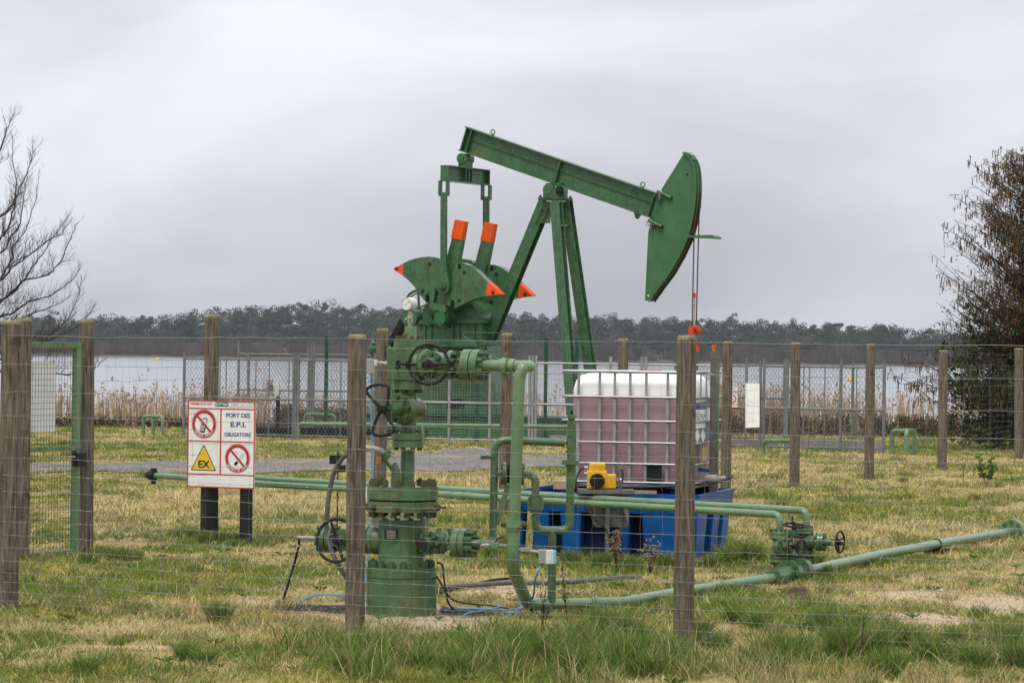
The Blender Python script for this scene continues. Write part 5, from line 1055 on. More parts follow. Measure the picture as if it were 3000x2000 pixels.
# cigarette
spoly([zs(*q) for q in ((822, 1090), (858, 1048), (890, 1072), (858, 1118), (836, 1120))], 'sign_black', .0016, 'cigarette_tip')
for q in (((868, 1040), (955, 930), (960, 934), (873, 1044)), ((892, 1062), (978, 950), (983, 954), (897, 1067)), ((955, 930), (978, 945), (983, 954), (960, 938))): spoly([zs(*k) for k in q], 'grey_box', .0016, 'cigarette_outline')
m = MB(); c0 = sp_(*zs(845, 945), .0018); m.torus(c0, sn, .022, .0008, 20, 4, -1.4, 2.6); m.torus(c0 + Z * .004, sn, .013, .0008, 20, 4, -1.2, 2.6); m.build('smoke_curl', 'grey_box', bd)
# EX triangle
def rtri(s_, mt, d, nm):
    cen = zs(358, 1065); spoly([(cen[0] + (zs(*q)[0] - cen[0]) * s_, cen[1] + (zs(*q)[1] - cen[1]) * s_) for q in ((350, 812), (362, 806), (373, 812), (546, 1180), (546, 1194), (534, 1200), (182, 1186), (170, 1178), (172, 1166))], mt, d, nm)
rtri(1, 'sign_black', .0014, 'triangle_border'); rtri(.90, 'sign_yellow', .0017, 'triangle')
def st(s, x, y, size, mt, bold=0, wd=None, d=.0022): text(s, 'lettering', sp_(x, y, d), sx, Z, size, mt, bd, bold, wd)
st('EX', *zs(362, 1102), .085, 'sign_black', .003, .118); st('PORT DES', *zs(875, 360), .050, 'sign_blue', .0011, .237); st('E.P.I.', *zs(878, 498), .060, 'sign_blue', .0016, .152); st('OBLIGATOIRE', *zs(872, 652), .046, 'sign_blue', .0009, .262)
st('VERMILION REP', *zs(312, 172), .032, 'sign_red', .0002, .222)
x0, y0 = zs(512, 180); x1, y1 = zs(1108, 205); hh_ = .026
def capsule(xa, xb, yc, hgt, mt, d, nm):
    r_ = hgt * SH / SW; pts = []
    for i in range(9): t = math.pi / 2 + math.pi * i / 8; pts.append((xa + r_ + math.cos(t) * r_, yc - math.sin(t) * hgt))
    for i in range(9): t = -math.pi / 2 + math.pi * i / 8; pts.append((xb - r_ + math.cos(t) * r_, yc - math.sin(t) * hgt))
    spoly(pts, mt, d, nm)
yc = zs(810, 192)[1]; capsule(x0, x1, yc, hh_, 'sign_green', .0013, 'number_box'); capsule(x0 + .005, x1 - .005, yc, hh_ - .004, 'sign_white', .0016, 'number_box_inner'); capsule(x0 + .002, x0 + .215, yc, hh_ - .001, 'sign_green', .0019, 'number_tab')
disc(x0 + .028, yc, .012, 'sign_white', .0021, 'arrow_disc'); spoly([(x0 + .021, yc - .010), (x0 + .039, yc), (x0 + .021, yc + .010)], 'sign_green', .0023, 'arrow')
st('N° Vert', x0 + .130, yc, .030, 'sign_white', .0008, .088); st('0 800 183 214', x0 + .40, yc, .029, 'grey_box', .0004, .205)
for x, y in ((.012, .012), (.988, .012), (.012, .988), (.988, .988)): nut(bd, sp_(x, y, .0), sn, .004, .004, 'black_iron', 'screw', 8)
for xa, w_ in ((.265, .115), (.83, .082)):
    q = sp_(xa, .5, -.012) - sn * w_ * .62; m = MB(); r45 = (sx * .86 + sn * .5).normalized(); m.box(V((q.x, q.y, (bl_.z + .55) / 2 - .03)), r45 * w_, r45.cross(Z) * w_, Z * (bl_.z + .60)); m.build('post', 'black_post', SG, bevel=.004)

# ================================================================ PUMP ENCLOSURE FENCES
def lineY(x, xa, Ya, xb, Yb): return 1 / (1 / Ya + (x - xa) / (xb - xa) * (1 / Yb - 1 / Ya))
def eY(x): return lineY(x, 541, 59.5, 2592, 54.6)
def eP(x, z, off=0): Yv = eY(x) + off; return V(((x - 1500) / F * Yv, Yv, z)) + V((.0122 * (CAMH - z) * 0, 0, 0))
def link(P0, P1, z0, z1, d, slope=1.6):         # chain-link lines on a vertical panel
    a_, b_ = np.array(P0)[:2], np.array(P1)[:2]; w_ = np.linalg.norm(b_ - a_); h_ = z1 - z0; A, B_ = [], []
    run = h_ / slope
    for s in (1, -1):
        t = -run
        while t < w_ + run:
            t0, t1 = (t, t + run) if s > 0 else (t + run, t); zz0, zz1 = z0, z1
            pts = []
            u0, u1 = 0.0, 1.0
            dx = t1 - t0
            for lim, sg in ((0, 1), (w_, -1)):
                va, vb = sg * (t0 - lim), sg * (t1 - lim)
                if va < 0 and vb < 0: u0, u1 = 1, 0; break
                if va < 0: u0 = max(u0, va / (va - vb))
                elif vb < 0: u1 = min(u1, va / (va - vb))
            if u1 > u0 + 1e-3:
                for u, lst in ((u0, A), (u1, B_)):
                    q = a_ + (b_ - a_) * ((t0 + dx * u) / w_); lst.append([q[0], q[1], z0 + h_ * u])
            t += d
    return A, B_
def grid(P0, P1, z0, z1, dx, dz):
    a_, b_ = np.array(P0)[:2], np.array(P1)[:2]; w_ = np.linalg.norm(b_ - a_); A, B_ = [], []
    for i in range(int(w_ / dx) + 1): q = a_ + (b_ - a_) * (i * dx / w_); A.append([*q, z0]); B_.append([*q, z1])
    for i in range(int((z1 - z0) / dz) + 1): A.append([*a_, z0 + i * dz]); B_.append([*b_, z0 + i * dz])
    return A, B_
def panel_fence(label, posts, kinds, off=0, zt=1.5, zm=.74, zpost=1.62, pr=.028, wire_mt='wire_dull', mt='galv_dull', wr=.0032):
    fn = thing('mesh_fence', label, 'fence', eP(abs(posts[len(posts) // 2]), 0, off))
    for x in posts:
        thin = x < 0; x = abs(x); pr_ = pr; zp_ = zpost
        if thin: pr_, zp_ = .011, zt
        m = MB(); q = eP(x, 0, off); m.cyl(q - Z * .1, q + Z * zp_, pr_, n=10); m.cyl(q + Z * zp_, q + Z * (zp_ + .02), pr_ * 1.15, n=10); m.build('picket' if thin else 'post', mt, fn)
    for (xa, xb), kd in kinds:
        for z_ in (zt, zm, .06):
            m = MB(); m.tube([eP(xa, z_, off), eP(xb, z_, off)], .019 if z_ > .1 else .014, 8); m.build('rail', mt, fn)
        if kd == 'link': A, B_ = link(eP(xa, 0, off), eP(xb, 0, off), .06, zt + .05, .075)
        else: A, B_ = grid(eP(xa, 0, off), eP(xb, 0, off), .06, zt, .055, .055)
        v, f = npwires(A, B_, wr if kd == 'link' else wr * .62); stuff(npmesh('wire_mesh', v, f, wire_mt, fn))
    return fn
panel_fence('grey chain-link fence panels on steel posts left of the wellhead', [541, -646, -664, 729, -751, -790, -848, 862, 869, 876, -1000, 1100], [((541, 869), 'link'), ((869, 1110), 'link')])
panel_fence('light grey square mesh fence in front of the pumpjack base', [1110, 1318, 1437, 1553, 1563, 1572, 1790, 1882, 1893, 1990, 2090], [((1110, 1563), 'grid'), ((1563, 2090), 'grid')], wire_mt='wire', mt='galv')
panel_fence('grey chain-link fence panels right of the tank with a steel corner post', [2308, -2356, -2373, -2418, 2465, -2511, 2592], [((2308, 2465), 'link'), ((2465, 2592), 'link')], pr=.03)
eg = panel_fence('grey square mesh enclosure gate beside the small red and white notice', [2094, 2188, 2229, 2240, 2304], [((2094, 2188), 'grid'), ((2240, 2304), 'grid')], pr=.026)
panel_fence('far grey chain-link fence along the lake side of the enclosure', [700, 906, 913, 920, 1090, 1250], [((700, 913), 'link'), ((913, 1250), 'link')], off=5.5, zt=1.6, zm=.85, zpost=1.85)
panel_fence('far grey chain-link fence on the lake side behind the tank', [1980, 2130, 2300, 2500], [((1980, 2300), 'link')], off=5.8, zt=1.5, zm=.85, zpost=1.6)
# dark green rigid mesh guard round the pumpjack
def nY(x): return lineY(x, 957, 59.0, 1830, 57.0)
def nP(x, z): Yv = nY(x); return V(((x - 1500) / F * Yv, Yv, z))
gf = thing('green_mesh_fence', 'dark green rigid mesh fence on green posts around the pumpjack', 'fence', nP(1500, 0))
for x in (957, 1180, 1400, 1600, 1690, 1832):
    m = MB(); m.box(nP(x, .98), .07, .07, 1.96); m.build('post', 'green_fence', gf)
A, B_ = grid(nP(957, 0), nP(1832, 0), .1, 1.86, .055, .20); v, f = npwires(A, B_, .0028); stuff(npmesh('wire_mesh', v, f, 'green_fence', gf))
# tall green post of the enclosure at the left
kb = MB(); q0, q1 = eP(2310, 0, .6), eP(2590, 0, .6)
kb.bar(q0 + Z * .09, q1 + Z * .09, .18, .22, Z); tag(kb.build('concrete_kerb', 'concrete', base=(q0 + q1) / 2), 'low concrete kerb at the foot of the right enclosure fence', 'kerb')
kb = MB(); q0, q1 = eP(760, 0, .8), eP(1250, 0, .8); kb.bar(q0 + Z * .1, q1 + Z * .1, .2, .2, Z); tag(kb.build('timber_kerb', 'black_post', base=(q0 + q1) / 2), 'dark timber kerb at the foot of the left enclosure fence', 'kerb')
kb = MB(); q0, q1 = eP(1620, 0, .5), eP(2280, 0, .5); kb.bar(q0 + Z * .08, q1 + Z * .08, .16, .2, Z); tag(kb.build('concrete_kerb', 'concrete', base=(q0 + q1) / 2), 'weathered concrete kerb under the mesh fence behind the tank', 'kerb')
# notices on the enclosure
YN = eY(2150) - .06; nt_ = thing('small_notice', 'small white and red notice with a no smoking mark on the enclosure mesh', 'sign', W(2146, 1194, YN)); kN = ppm(YN)
m = MB(); m.box(W(2146, 1158, YN), 32 * kN, .006, 72 * kN); nb_ = m.build('board', 'sign_white', nt_)
for y in (1123.5, 1152, 1184, 1193): m = MB(); m.box(W(2146, y, YN - .005), 32 * kN, .002, 1.2 * kN); m.build('border_line', 'sign_red', nb_)
m = MB(); m.box(W(2161.5, 1158, YN - .005), 1.2 * kN, .002, 70 * kN); m.box(W(2131, 1158, YN - .005), 1.2 * kN, .002, 70 * kN); m.build('border_line', 'sign_red', nb_)
m = MB(); m.torus(W(2145, 1168, YN - .005), (0, 1, 0), 11 * kN, 1.6 * kN, 24, 4); m.bar(W(2137, 1160, YN - .006), W(2153, 1176, YN - .006), 2.4 * kN, .001, (0, 1, 0)); m.build('prohibition_ring', 'sign_red', nb_)
for s, y, w_ in (('PORT DES', 1130, 24), ('E.P.I.', 1138, 14), ('OBLIGATOIRE', 1147, 26)): text(s, 'lettering', W(2146, y, YN - .006), (1, 0, 0), Z, 7 * kN, 'sign_blue', nb_, .001, w_ * kN)
text('5', 'lettering', W(2138, 1188, YN - .006), (1, 0, 0), Z, 9 * kN, 'sign_black', nb_, .001); m = MB(); m.bar(W(2141, 1171, YN - .006), W(2149, 1166, YN - .006), 2.5 * kN, .001, (0, 1, 0)); m.build('cigarette_mark', 'sign_black', nb_)
YN = eY(2204) - .08; m = MB(); kN = ppm(YN); m.prism([W(2184, 1122, YN), W(2225, 1123, YN - .1), W(2225, 1251, YN - .1), W(2184, 1253, YN)], (0, .006, 0)); tag(m.build('blank_board', 'board_white', base=W(2184, 1253, YN)), 'tall blank white board hanging on the enclosure gate', 'board')
# junction box with aerial on a post
YJ = eY(800) + .5; kJ = ppm(YJ); jb = thing('telemetry_box', 'pale weathered box with an aerial on a dark post behind the chain-link', 'box', V((W(815, 1270, YJ).x, YJ, 0)))
p = W(814, 1200, YJ); m = MB(); m.box(V((p.x, p.y, W(814, 1160, YJ).z / 2)), .07, .07, W(814, 1160, YJ).z); m.build('post', 'black_post', jb)
p = W(790, 1134, YJ - .06); m = MB(); m.box(p, 17 * kJ, .12, 46 * kJ); m.build('box', 'bleach', jb, bevel=.005); m = MB(); m.box(W(811, 1134, YJ - .06), 12 * kJ, .12, 50 * kJ); m.build('cover', 'sign_white', jb); m = MB(); m.torus(W(794, 1135, YJ - .13), (0, 1, 0), .04, .008, 18, 6); m.build('conduit_ring', 'rubber', jb)
m = MB(); m.tube([W(789, 1111, YJ - .06), W(789, 1074, YJ - .06)], .008, 6); m.build('aerial', 'black_post', jb); m = MB(); m.box(W(800, 1156, YJ - .05), 40 * kJ, .04, .03); m.build('bracket', 'galv_dull', jb)

# ================================================================ GREEN PIPE BARRIERS
def barrier(label, pts_list, r_, mt='green_pipe', extra=()):
    q = pts_list[0][0]; o = thing('pipe_barrier', label, 'barrier', V((q.x, q.y, 0)), 'green pipe barriers around the enclosure')
    for i, pl_ in enumerate(pts_list):
        m = MB(); m.tube(fillet(pl_, .11, 6), r_, 14); m.build('rail' if i == 0 else 'leg', mt, o)
    return o
def dropz(p): return V((p.x, p.y, -.05))
def hoop(x0, x1, ytop, Y0, Y1): p0, p1 = W(x0, ytop, Y0), W(x1, ytop + .0122 * (x1 - x0), Y1); return [dropz(p0), p0, p1, dropz(p1)]
h = hoop(421, 477, 1218, 59.8, 59.2); barrier('short green pipe hoop with three legs standing before the reeds at left', [h, [W(449, 1219, 59.5), dropz(W(449, 1219, 59.5))]], .036)
h = hoop(875, 1700, 1240, 57.6, 53.6); barrier('very long green pipe rail on the grass before the pumpjack fence', [h, [W(1240, 1246, 55.7), dropz(W(1240, 1246, 55.7))]], .036)
h = hoop(892, 982, 1213, 61.0, 60.6); barrier('small weathered green pipe hoop inside the enclosure behind the long rail', [h], .03, 'green_rusty')
h = hoop(2236, 2334, 1290, 52.3, 51.6); barrier('rusty green pipe hoop partly hidden by a fence post right of the tank', [h], .038, 'green_rusty')
h = hoop(2613, 2680, 1261, 53.8, 53.2); p_ = W(2655, 1262, 52.6); barrier('short green pipe hoop with three legs near the right corner post', [h, [W(2680, 1261.8, 53.2), p_, dropz(p_)]], .038)

# ================================================================ TANK ON ITS BUND
YAW = math.radians(15); E1 = V((math.cos(YAW), -math.sin(YAW), 0)); E2 = V((math.sin(YAW), math.cos(YAW), 0))
BC = W(2030, 1642, 24.75); BC.z = 0                              # near right bottom corner of the bund
BL_, BD_, BH_ = 1.46, 1.36, W(2030, 1449, 24.75).z
def bt(s, d, z): return BC - E1 * s + E2 * d + Z * z              # s to the left along the front, d to the back
BU = thing('spill_bund', 'blue plastic spill bund with deep ribbed sides under the liquid tank', 'bund', bt(BL_ / 2, BD_ / 2, 0))
FL = .06
m = MB()      # rim and top band flare outwards
def band(z0, z1, o0, o1):
    c0 = [(-o0, -o0), (BL_ + o0, -o0), (BL_ + o0, BD_ + o0), (-o0, BD_ + o0)]; c1 = [(-o1, -o1), (BL_ + o1, -o1), (BL_ + o1, BD_ + o1), (-o1, BD_ + o1)]
    m.add([bt(*q, z0) for q in c0] + [bt(*q, z1) for q in c1], [(i, (i + 1) % 4, 4 + (i + 1) % 4, 4 + i) for i in range(4)])
band(BH_ * .70, BH_, .04, .062); band(BH_, BH_ + .001, .062, .03); band(BH_ - .03, BH_, .028, .03)
m.build('rim', 'bund_blue', BU)
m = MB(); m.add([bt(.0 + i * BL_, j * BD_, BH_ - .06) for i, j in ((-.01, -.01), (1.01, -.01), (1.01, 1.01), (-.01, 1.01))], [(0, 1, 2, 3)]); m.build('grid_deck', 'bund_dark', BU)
m = MB(); inn = .10; m.prism([bt(inn, inn, 0), bt(BL_ - inn, inn, 0), bt(BL_ - inn, BD_ - inn, 0), bt(inn, BD_ - inn, 0)], Z * (BH_ - .08)); m.build('recessed_wall', 'bund_dark', BU)  # wall behind the ribs, shade between them painted in
def rib(s0, s1, face):
    mm = MB(); z1 = BH_ * .705; fl = .02
    if face == 'f': lo = [(s0 + fl, -.0), (s1 - fl, -.0), (s1 - fl, .12), (s0 + fl, .12)]; hi = [(s0, -.036), (s1, -.036), (s1, .12), (s0, .12)]
    else: lo = [(.0, s0 + fl), (.0, s1 - fl), (.12, s1 - fl), (.12, s0 + fl)]; hi = [(-.036, s0), (-.036, s1), (.12, s1), (.12, s0)]
    mm.add([bt(*q, -.01) for q in lo] + [bt(*q, z1) for q in hi], [(0, 3, 2, 1), (4, 5, 6, 7)] + [(i, (i + 1) % 4, 4 + (i + 1) % 4, 4 + i) for i in range(4)]); mm.build('rib', 'bund_blue', BU, bevel=.012)
for s0, s1 in ((-.04, .42), (.52, .60), (.92, 1.10), (1.19, 1.34), (1.41, 1.52)): rib(s0, s1, 'f')
for s0, s1 in ((-.04, .42), (.66, .96), (1.1, 1.38)): rib(s0, s1, 'r')
# tank
IB0 = bt(0.11, .40, 0); IW, ID = 1.06, 1.10; zb0 = BH_ + .02
YI = IB0.y
def it(s, d, z): return IB0 - E1 * s + E2 * d + Z * z
def iz(y): return HP(1850, y, IB0, E2).z
zs_ = [iz(y) for y in (1089, 1163, 1233, 1296, 1358, 1412)]
IBC = thing('liquid_tank', 'caged white plastic bulk tank half full of pink liquid', 'tank', it(IW / 2, ID / 2, zb0))
zpal = zs_[-1] - .02
def rrect(o, r_, k=6):
    pts = []
    for cx, cy, a0 in ((IW - o - r_, ID - o - r_, 0), (o + r_, ID - o - r_, 90), (o + r_, o + r_, 180), (IW - o - r_, o + r_, 270)):
        for i in range(k + 1): t = math.radians(a0 + 90 * i / k); pts.append((cx + math.cos(t) * r_, cy + math.sin(t) * r_))
    return pts
def bottle(zlist, mt, name, cap_top=False):
    mm = MB(); rings = [[it(s, d, z) for s, d in rrect(o, r_)] for z, o, r_ in zlist]; n = len(rings[0])
    mm.add([p for rg in rings for p in rg], [(j * n + i, j * n + (i + 1) % n, (j + 1) * n + (i + 1) % n, (j + 1) * n + i) for j in range(len(rings) - 1) for i in range(n)], True)
    if cap_top: mm.add(rings[-1], [tuple(range(n))])
    return mm.build(name, mt, IBC)
zl = zs_[1] - .005; ztop = iz(1094)
bottle([(zpal, .05, .08), (zpal + .06, .03, .12), (zl, .03, .13)], 'tank_pink', 'filled_bottle')
bot = bottle([(zl, .03, .13), (ztop - .13, .03, .13), (ztop - .06, .05, .12), (ztop - .02, .09, .10), (ztop, .15, .06)], 'tank_white', 'empty_bottle', True)
m = MB(); q = it(.45, .45, ztop); m.cyl(q - Z * .02, q + Z * .03, .10, n=24); m.build('filler_cap', 'red_cap', bot)
def bars(face, xs_, zl_, r_):
    o_ = -.012
    for s in xs_:
        for k_ in range(len(zl_) - 1):
            f = (lambda t, z: it(t, o_, z)) if face == 'f' else (lambda t, z: it(-o_ * -1 if False else o_, t, z))
            m = MB(); m.bar(f(s, zl_[k_ + 1] + .004), f(s, zl_[k_] - .004), .022, .010, E1 if face == 'f' else E2); m.build('cage_upright', 'galv', IBC)
pxs = [1695, 1757, 1801, 1846, 1893, 1956, 2008]; ss = []
for x in pxs: q = HP(x, 1250, IB0, E2) - IB0; ss.append(-q.dot(E1))
bars('f', ss, zs_, .011); bars('r', [.09, .32, .55, .78, 1.0], zs_, .011)
for i, z in enumerate(zs_):
    r_ = .0105 if i else .0125
    loop = [it(s, d, z) for s, d in [(-.03 + t, u) for t, u in ((0, -.03), (IW + .06, -.03), (IW + .06, ID + .03), (0, ID + .03))]]
    pts = fillet([loop[0].lerp(loop[1], .5)] + loop[1:] + [loop[0], loop[0].lerp(loop[1], .5)], .05, 4); m = MB(); m.tube(pts, r_, 8); m.build('cage_rail', 'galv', IBC)
m = MB(); m.box(it(IW / 2, ID / 2, zpal - .01), E1 * (IW + .04), E2 * (ID + .04), Z * .025); m.build('base_tray', 'galv', IBC, bevel=.005)
for s in (.1, IW / 2, IW - .1):
    for d in (.08, ID - .08):
        m = MB(); m.box(it(s, d, (zpal + zb0) / 2 - .03), E1 * .14, E2 * .12, Z * (zpal - zb0 + .05)); m.build('pallet_foot', 'rubber', IBC)
m = MB(); m.box(it(.30, -.016, (zs_[4] + zs_[5]) / 2), E1 * .13, E2 * .004, Z * (zs_[4] - zs_[5])); m.build('dark_panel', 'rubber', IBC)
# label plate on the right face
def rt(d, z, o=-.022): return it(o, d, z)
def rq(x, y): q = HP(x, y, it(-.022, 0, 0), E1) - IB0; return q.dot(E2), q.z
d0, z1_ = rq(2030, 1166); d1_, z2_ = rq(2086, 1297); d0 = .06
m = MB(); m.box(rt((d0 + d1_) / 2, (z1_ + z2_) / 2), E1 * .004, E2 * (d1_ - d0), Z * (z1_ - z2_)); lp = m.build('label_plate', 'label_grey', IBC)
def lbl(x0, y0, x1, y1, mt, nm, o=-.026):
    a_, za = rq(x0, y0); b_, zb_2 = rq(x1, y1); m = MB(); m.box(it(o, (a_ + b_) / 2, (za + zb_2) / 2), E1 * .002, E2 * abs(b_ - a_), Z * abs(za - zb_2)); return m.build(nm, mt, lp)
lbl(2035, 1168, 2067, 1176, 'paper', 'code_label'); lbl(2035, 1182, 2049, 1197, 'sign_blue', 'blue_label'); lbl(2034, 1201, 2066, 1252, 'paper', 'data_sheet'); lbl(2067, 1195, 2084, 1228, 'paper', 'notice_label')
for i in range(7): lbl(2036, 1206 + i * 5, 2050, 1207 + i * 5, 'grey_box', 'print_line', -.0285)
for x, y, w_, h_ in ((2054, 1217, 2, 9), (2061, 1217, 2, 6), (2057, 1225, 1.5, 7), (2054, 1236, 3, 4)): lbl(x - w_ / 2, y - h_ / 2, x + w_ / 2, y + h_ / 2, 'sign_black', 'print_mark', -.0285)
for i in range(5): lbl(2037 + i * 6, 1170, 2040 + i * 6, 1174, 'grey_box', 'print_mark', -.0285)
for x in (2041, 2058):
    pts = [rq(x, 1256), rq(x + 7.5, 1276), rq(x, 1297), rq(x - 7.5, 1276)]
    m = MB(); m.prism([it(-.026, *q) for q in pts], E1 * .002); dm_ = m.build('hazard_diamond', 'paper', lp)
    m = MB(); m.prism([it(-.0235, *q) for q in ((rq(x - 5, 1276), rq(x + 5, 1276), rq(x, 1292)) if x < 2050 else (rq(x - 3, 1270), rq(x + 1, 1266), rq(x + 3, 1283), rq(x - 3, 1285)))], E1 * .001); m.build('hazard_mark', 'sign_black', lp)
m = MB(); a_, za = rq(2062, 1309); b_, zb_2 = rq(2071, 1348); m.box(it(-.014, (a_ + b_) / 2, (za + zb_2) / 2), E1 * .003, E2 * .16, Z * (za - zb_2)); m.build('yellow_sticker', 'sign_yellow', IBC)
m = MB(); q = it(-.05, .36, zpal + .05); m.tube([q, q + E1 * .10], .035, 14); m.tube([q + E1 * .1, q + E1 * .17 + Z * .01], .02, 10); m.build('outlet_valve', 'bleach', IBC)
m = MB(); q = it(-.02, .22, zpal + .13); m.bar(q, q + E1 * .09 - Z * .01, .03, .012, Z); m.build('blue_lever', 'sign_blue', IBC)
# timber on the rim
m = MB(); q = bt(1.12, .05, BH_ + .05); m.bar(q, q + E2 * .5, .12, .07, E1); tag(m.build('timber_offcut', 'wood_plank', base=q - Z * .05, bevel=.004), 'pale sawn timber block resting on the left of the blue bund', 'timber')
m = MB(); q = bt(.50, .02, BH_ + .012); m.bar(q, q + E1 * .19, .028, .02, Z); tag(m.build('wooden_lath', 'wood_plank', base=q), 'short thin wooden lath under the tank cage on the bund rim', 'timber')
# ---- dosing pump on a bracket stand
YD = 24.45; kD = ppm(YD)
def dp(x, y, dY=0): return W(x, y, YD + dY)
ST = thing('pump_stand', 'grey steel bracket table on a single leg in front of the blue bund', 'stand', V((dp(1780, 1650).x, YD, 0)))
m = MB(); p = dp(1775, 1439); m.box(p + V((0, .05, 0)), 165 * kD, .26, 12 * kD); m.build('table_top', 'steel_plate', ST, bevel=.002)
m = MB(); m.box(V((dp(1780, 1500).x, YD, dp(1780, 1446).z / 2 - .04)), 13 * kD, .03, dp(1780, 1446).z + .08); m.build('leg', 'galv_dull', ST)
m = MB(); m.prism([dp(1706, 1446, .03), dp(1842, 1446, .03), dp(1842, 1543, .03), dp(1742, 1543, .03)], (0, .008, 0)); m.build('back_plate', 'steel_plate', ST)
m = MB(); m.prism([dp(1812, 1446, -.01), dp(1842, 1446, -.01), dp(1842, 1543, -.01)], (0, .012, 0)); m.build('gusset', 'galv_dull', ST)
m = MB(); m.prism([dp(1838, 1436, -.06), dp(1866, 1447, -.06), dp(1858, 1450, -.06), dp(1820, 1450, -.06)], (0, .2, 0)); m.build('drip_lip', 'steel_plate', ST)
DP = thing('dosing_pump', 'yellow dosing pump with a round black fan cover on the bracket table', 'pump', dp(1762, 1433))
m = MB(); m.box(dp(1749, 1404, .05), 58 * kD, .15, 54 * kD); body_ = m.build('gear_case', 'yellow', DP, bevel=.012)
m = MB(); m.box(dp(1750, 1369, .05), 46 * kD, .14, 24 * kD); m.box(dp(1750, 1358, .05), 42 * kD, .13, 5 * kD); m.build('terminal_box', 'yellow', DP, bevel=.008)
m = MB(); m.box(dp(1788, 1409, .05), 34 * kD, .13, 42 * kD); m.build('pump_block', 'yellow', DP, bevel=.01)
q = dp(1750, 1408, -.025); m = MB(); m.cyl(q, q - V((.004, .05, 0)), 22 * kD, n=32); m.cyl(q - V((0, .05, 0)), q - V((0, .055, 0)), 19 * kD, n=32); fc_ = m.build('fan_cover', 'rubber', DP, bevel=.005)
m = MB()
for r_ in (6, 11, 16): m.torus(q - V((0, .056, 0)), (0, 1, 0), r_ * kD, .8 * kD, 26, 4)
m.build('fan_grille', 'gap_black', fc_)
m = MB(); m.tube([dp(1804, 1410, .05), dp(1812, 1407, .04), dp(1826, 1406, .04)], .017, 12); m.tube([dp(1722, 1370, .02), dp(1712, 1369, .02)], .012, 10); m.tube([dp(1722, 1388, .02), dp(1711, 1386, .02)], .015, 10); m.build('pipe_fitting', 'stainless', DP)
def hose(name, label, pts, r_, mt='rubber', k=8, cat='hose'):
    pts = [V(p) for p in pts]; o = []
    for i in range(len(pts) - 1):                        # Catmull-Rom
        p0, p1, p2, p3 = pts[max(i - 1, 0)], pts[i], pts[i + 1], pts[min(i + 2, len(pts) - 1)]
        for j in range(k):
            t = j / k; o.append(.5 * ((2 * p1) + (p2 - p0) * t + (2 * p0 - 5 * p1 + 4 * p2 - p3) * t * t + (3 * p1 - p0 - 3 * p2 + p3) * t ** 3))
    o.append(pts[-1]); m = MB(); m.tube(o, r_, 8); low = min(pts, key=lambda p: p.z)
    return tag(m.build(name, mt, base=low), label, cat)
hose('pump_hose', 'black hose looping from the yellow pump down its left side', [dp(1713, 1369, .02), dp(1700, 1378, .02), dp(1689, 1400, .02), dp(1687, 1425, .03), dp(1692, 1446, .06)], .007)
hose('pump_hose', 'grey hose rising from the bracket table right of the yellow pump', [dp(1822, 1460, -.02), dp(1817, 1420, -.03), dp(1811, 1390, -.03), dp(1813, 1376, -.03), dp(1822, 1374, -.02), dp(1824, 1390, 0), dp(1823, 1406, .03)], .009, 'rubber_grey')
hose('suction_hose', 'long black rod-like hose lying along the bund rim below the tank', [bt(.75, -.04, BH_ + .05), bt(.3, -.05, BH_ + .055), bt(-.1, .15, BH_ + .09), bt(-.22, .5, BH_ + .13)], .009)
hose('ground_cable', 'thin black cable slanting down left of the pump stand leg', [dp(1712, 1490, .0), dp(1752, 1530, -.02), dp(1776, 1552, -.025), dp(1790, 1600, -.06), dp(1770, 1630, -.1), dp(1752, 1652, -.15)], .005)
hose('ground_cable', 'thin grey cable slanting down right of the pump stand leg', [dp(1824, 1500, .02), dp(1818, 1560, .0), dp(1812, 1598, -.02), dp(1835, 1630, -.05), dp(1858, 1652, -.08)], .005, 'rubber_grey')
# steel channel post with an orange cap, in front of the tank's right edge
q = G(2093, 1648); q = W(2095, 1440, 25.6); cp = thing('channel_post', 'upright brown steel channel post with an orange cap beside the tank', 'post', V((q.x, q.y, 0)))
zt_ = W(2095, 1030, 25.6).z; m = MB(); m.box(V((q.x - .022, q.y, zt_ / 2)), .05, .008, zt_); m.box(V((q.x + .012, q.y + .02, zt_ / 2)), .008, .05, zt_); m.box(V((q.x - .045, q.y + .02, zt_ / 2)), .008, .05, zt_); m.build('channel', 'steel_plate', cp)
m = MB(); m.box(V((q.x + .022, q.y + .004, zt_ / 2)), .008, .02, zt_ * .98); m.build('edge_strip', 'green_rusty', cp)
m = MB(); m.cyl(V((q.x - .022, q.y + .02, zt_)), V((q.x - .022, q.y + .02, zt_ + .03)), .015, n=10); m.build('collar', 'brass', cp); m = MB(); m.cyl(V((q.x - .022, q.y + .02, zt_ + .03)), V((q.x - .022, q.y + .02, zt_ + .055)), .019, n=12); m.build('cap', 'orange_red', cp)
q2 = W(2050, 1086, 25.5); hose('tie_wire', 'short pale rod tied to the top rail of the tank cage', [q2, W(2065, 1090, 25.55), W(2088, 1097, 25.58)], .006, 'bleach', cat='rod')

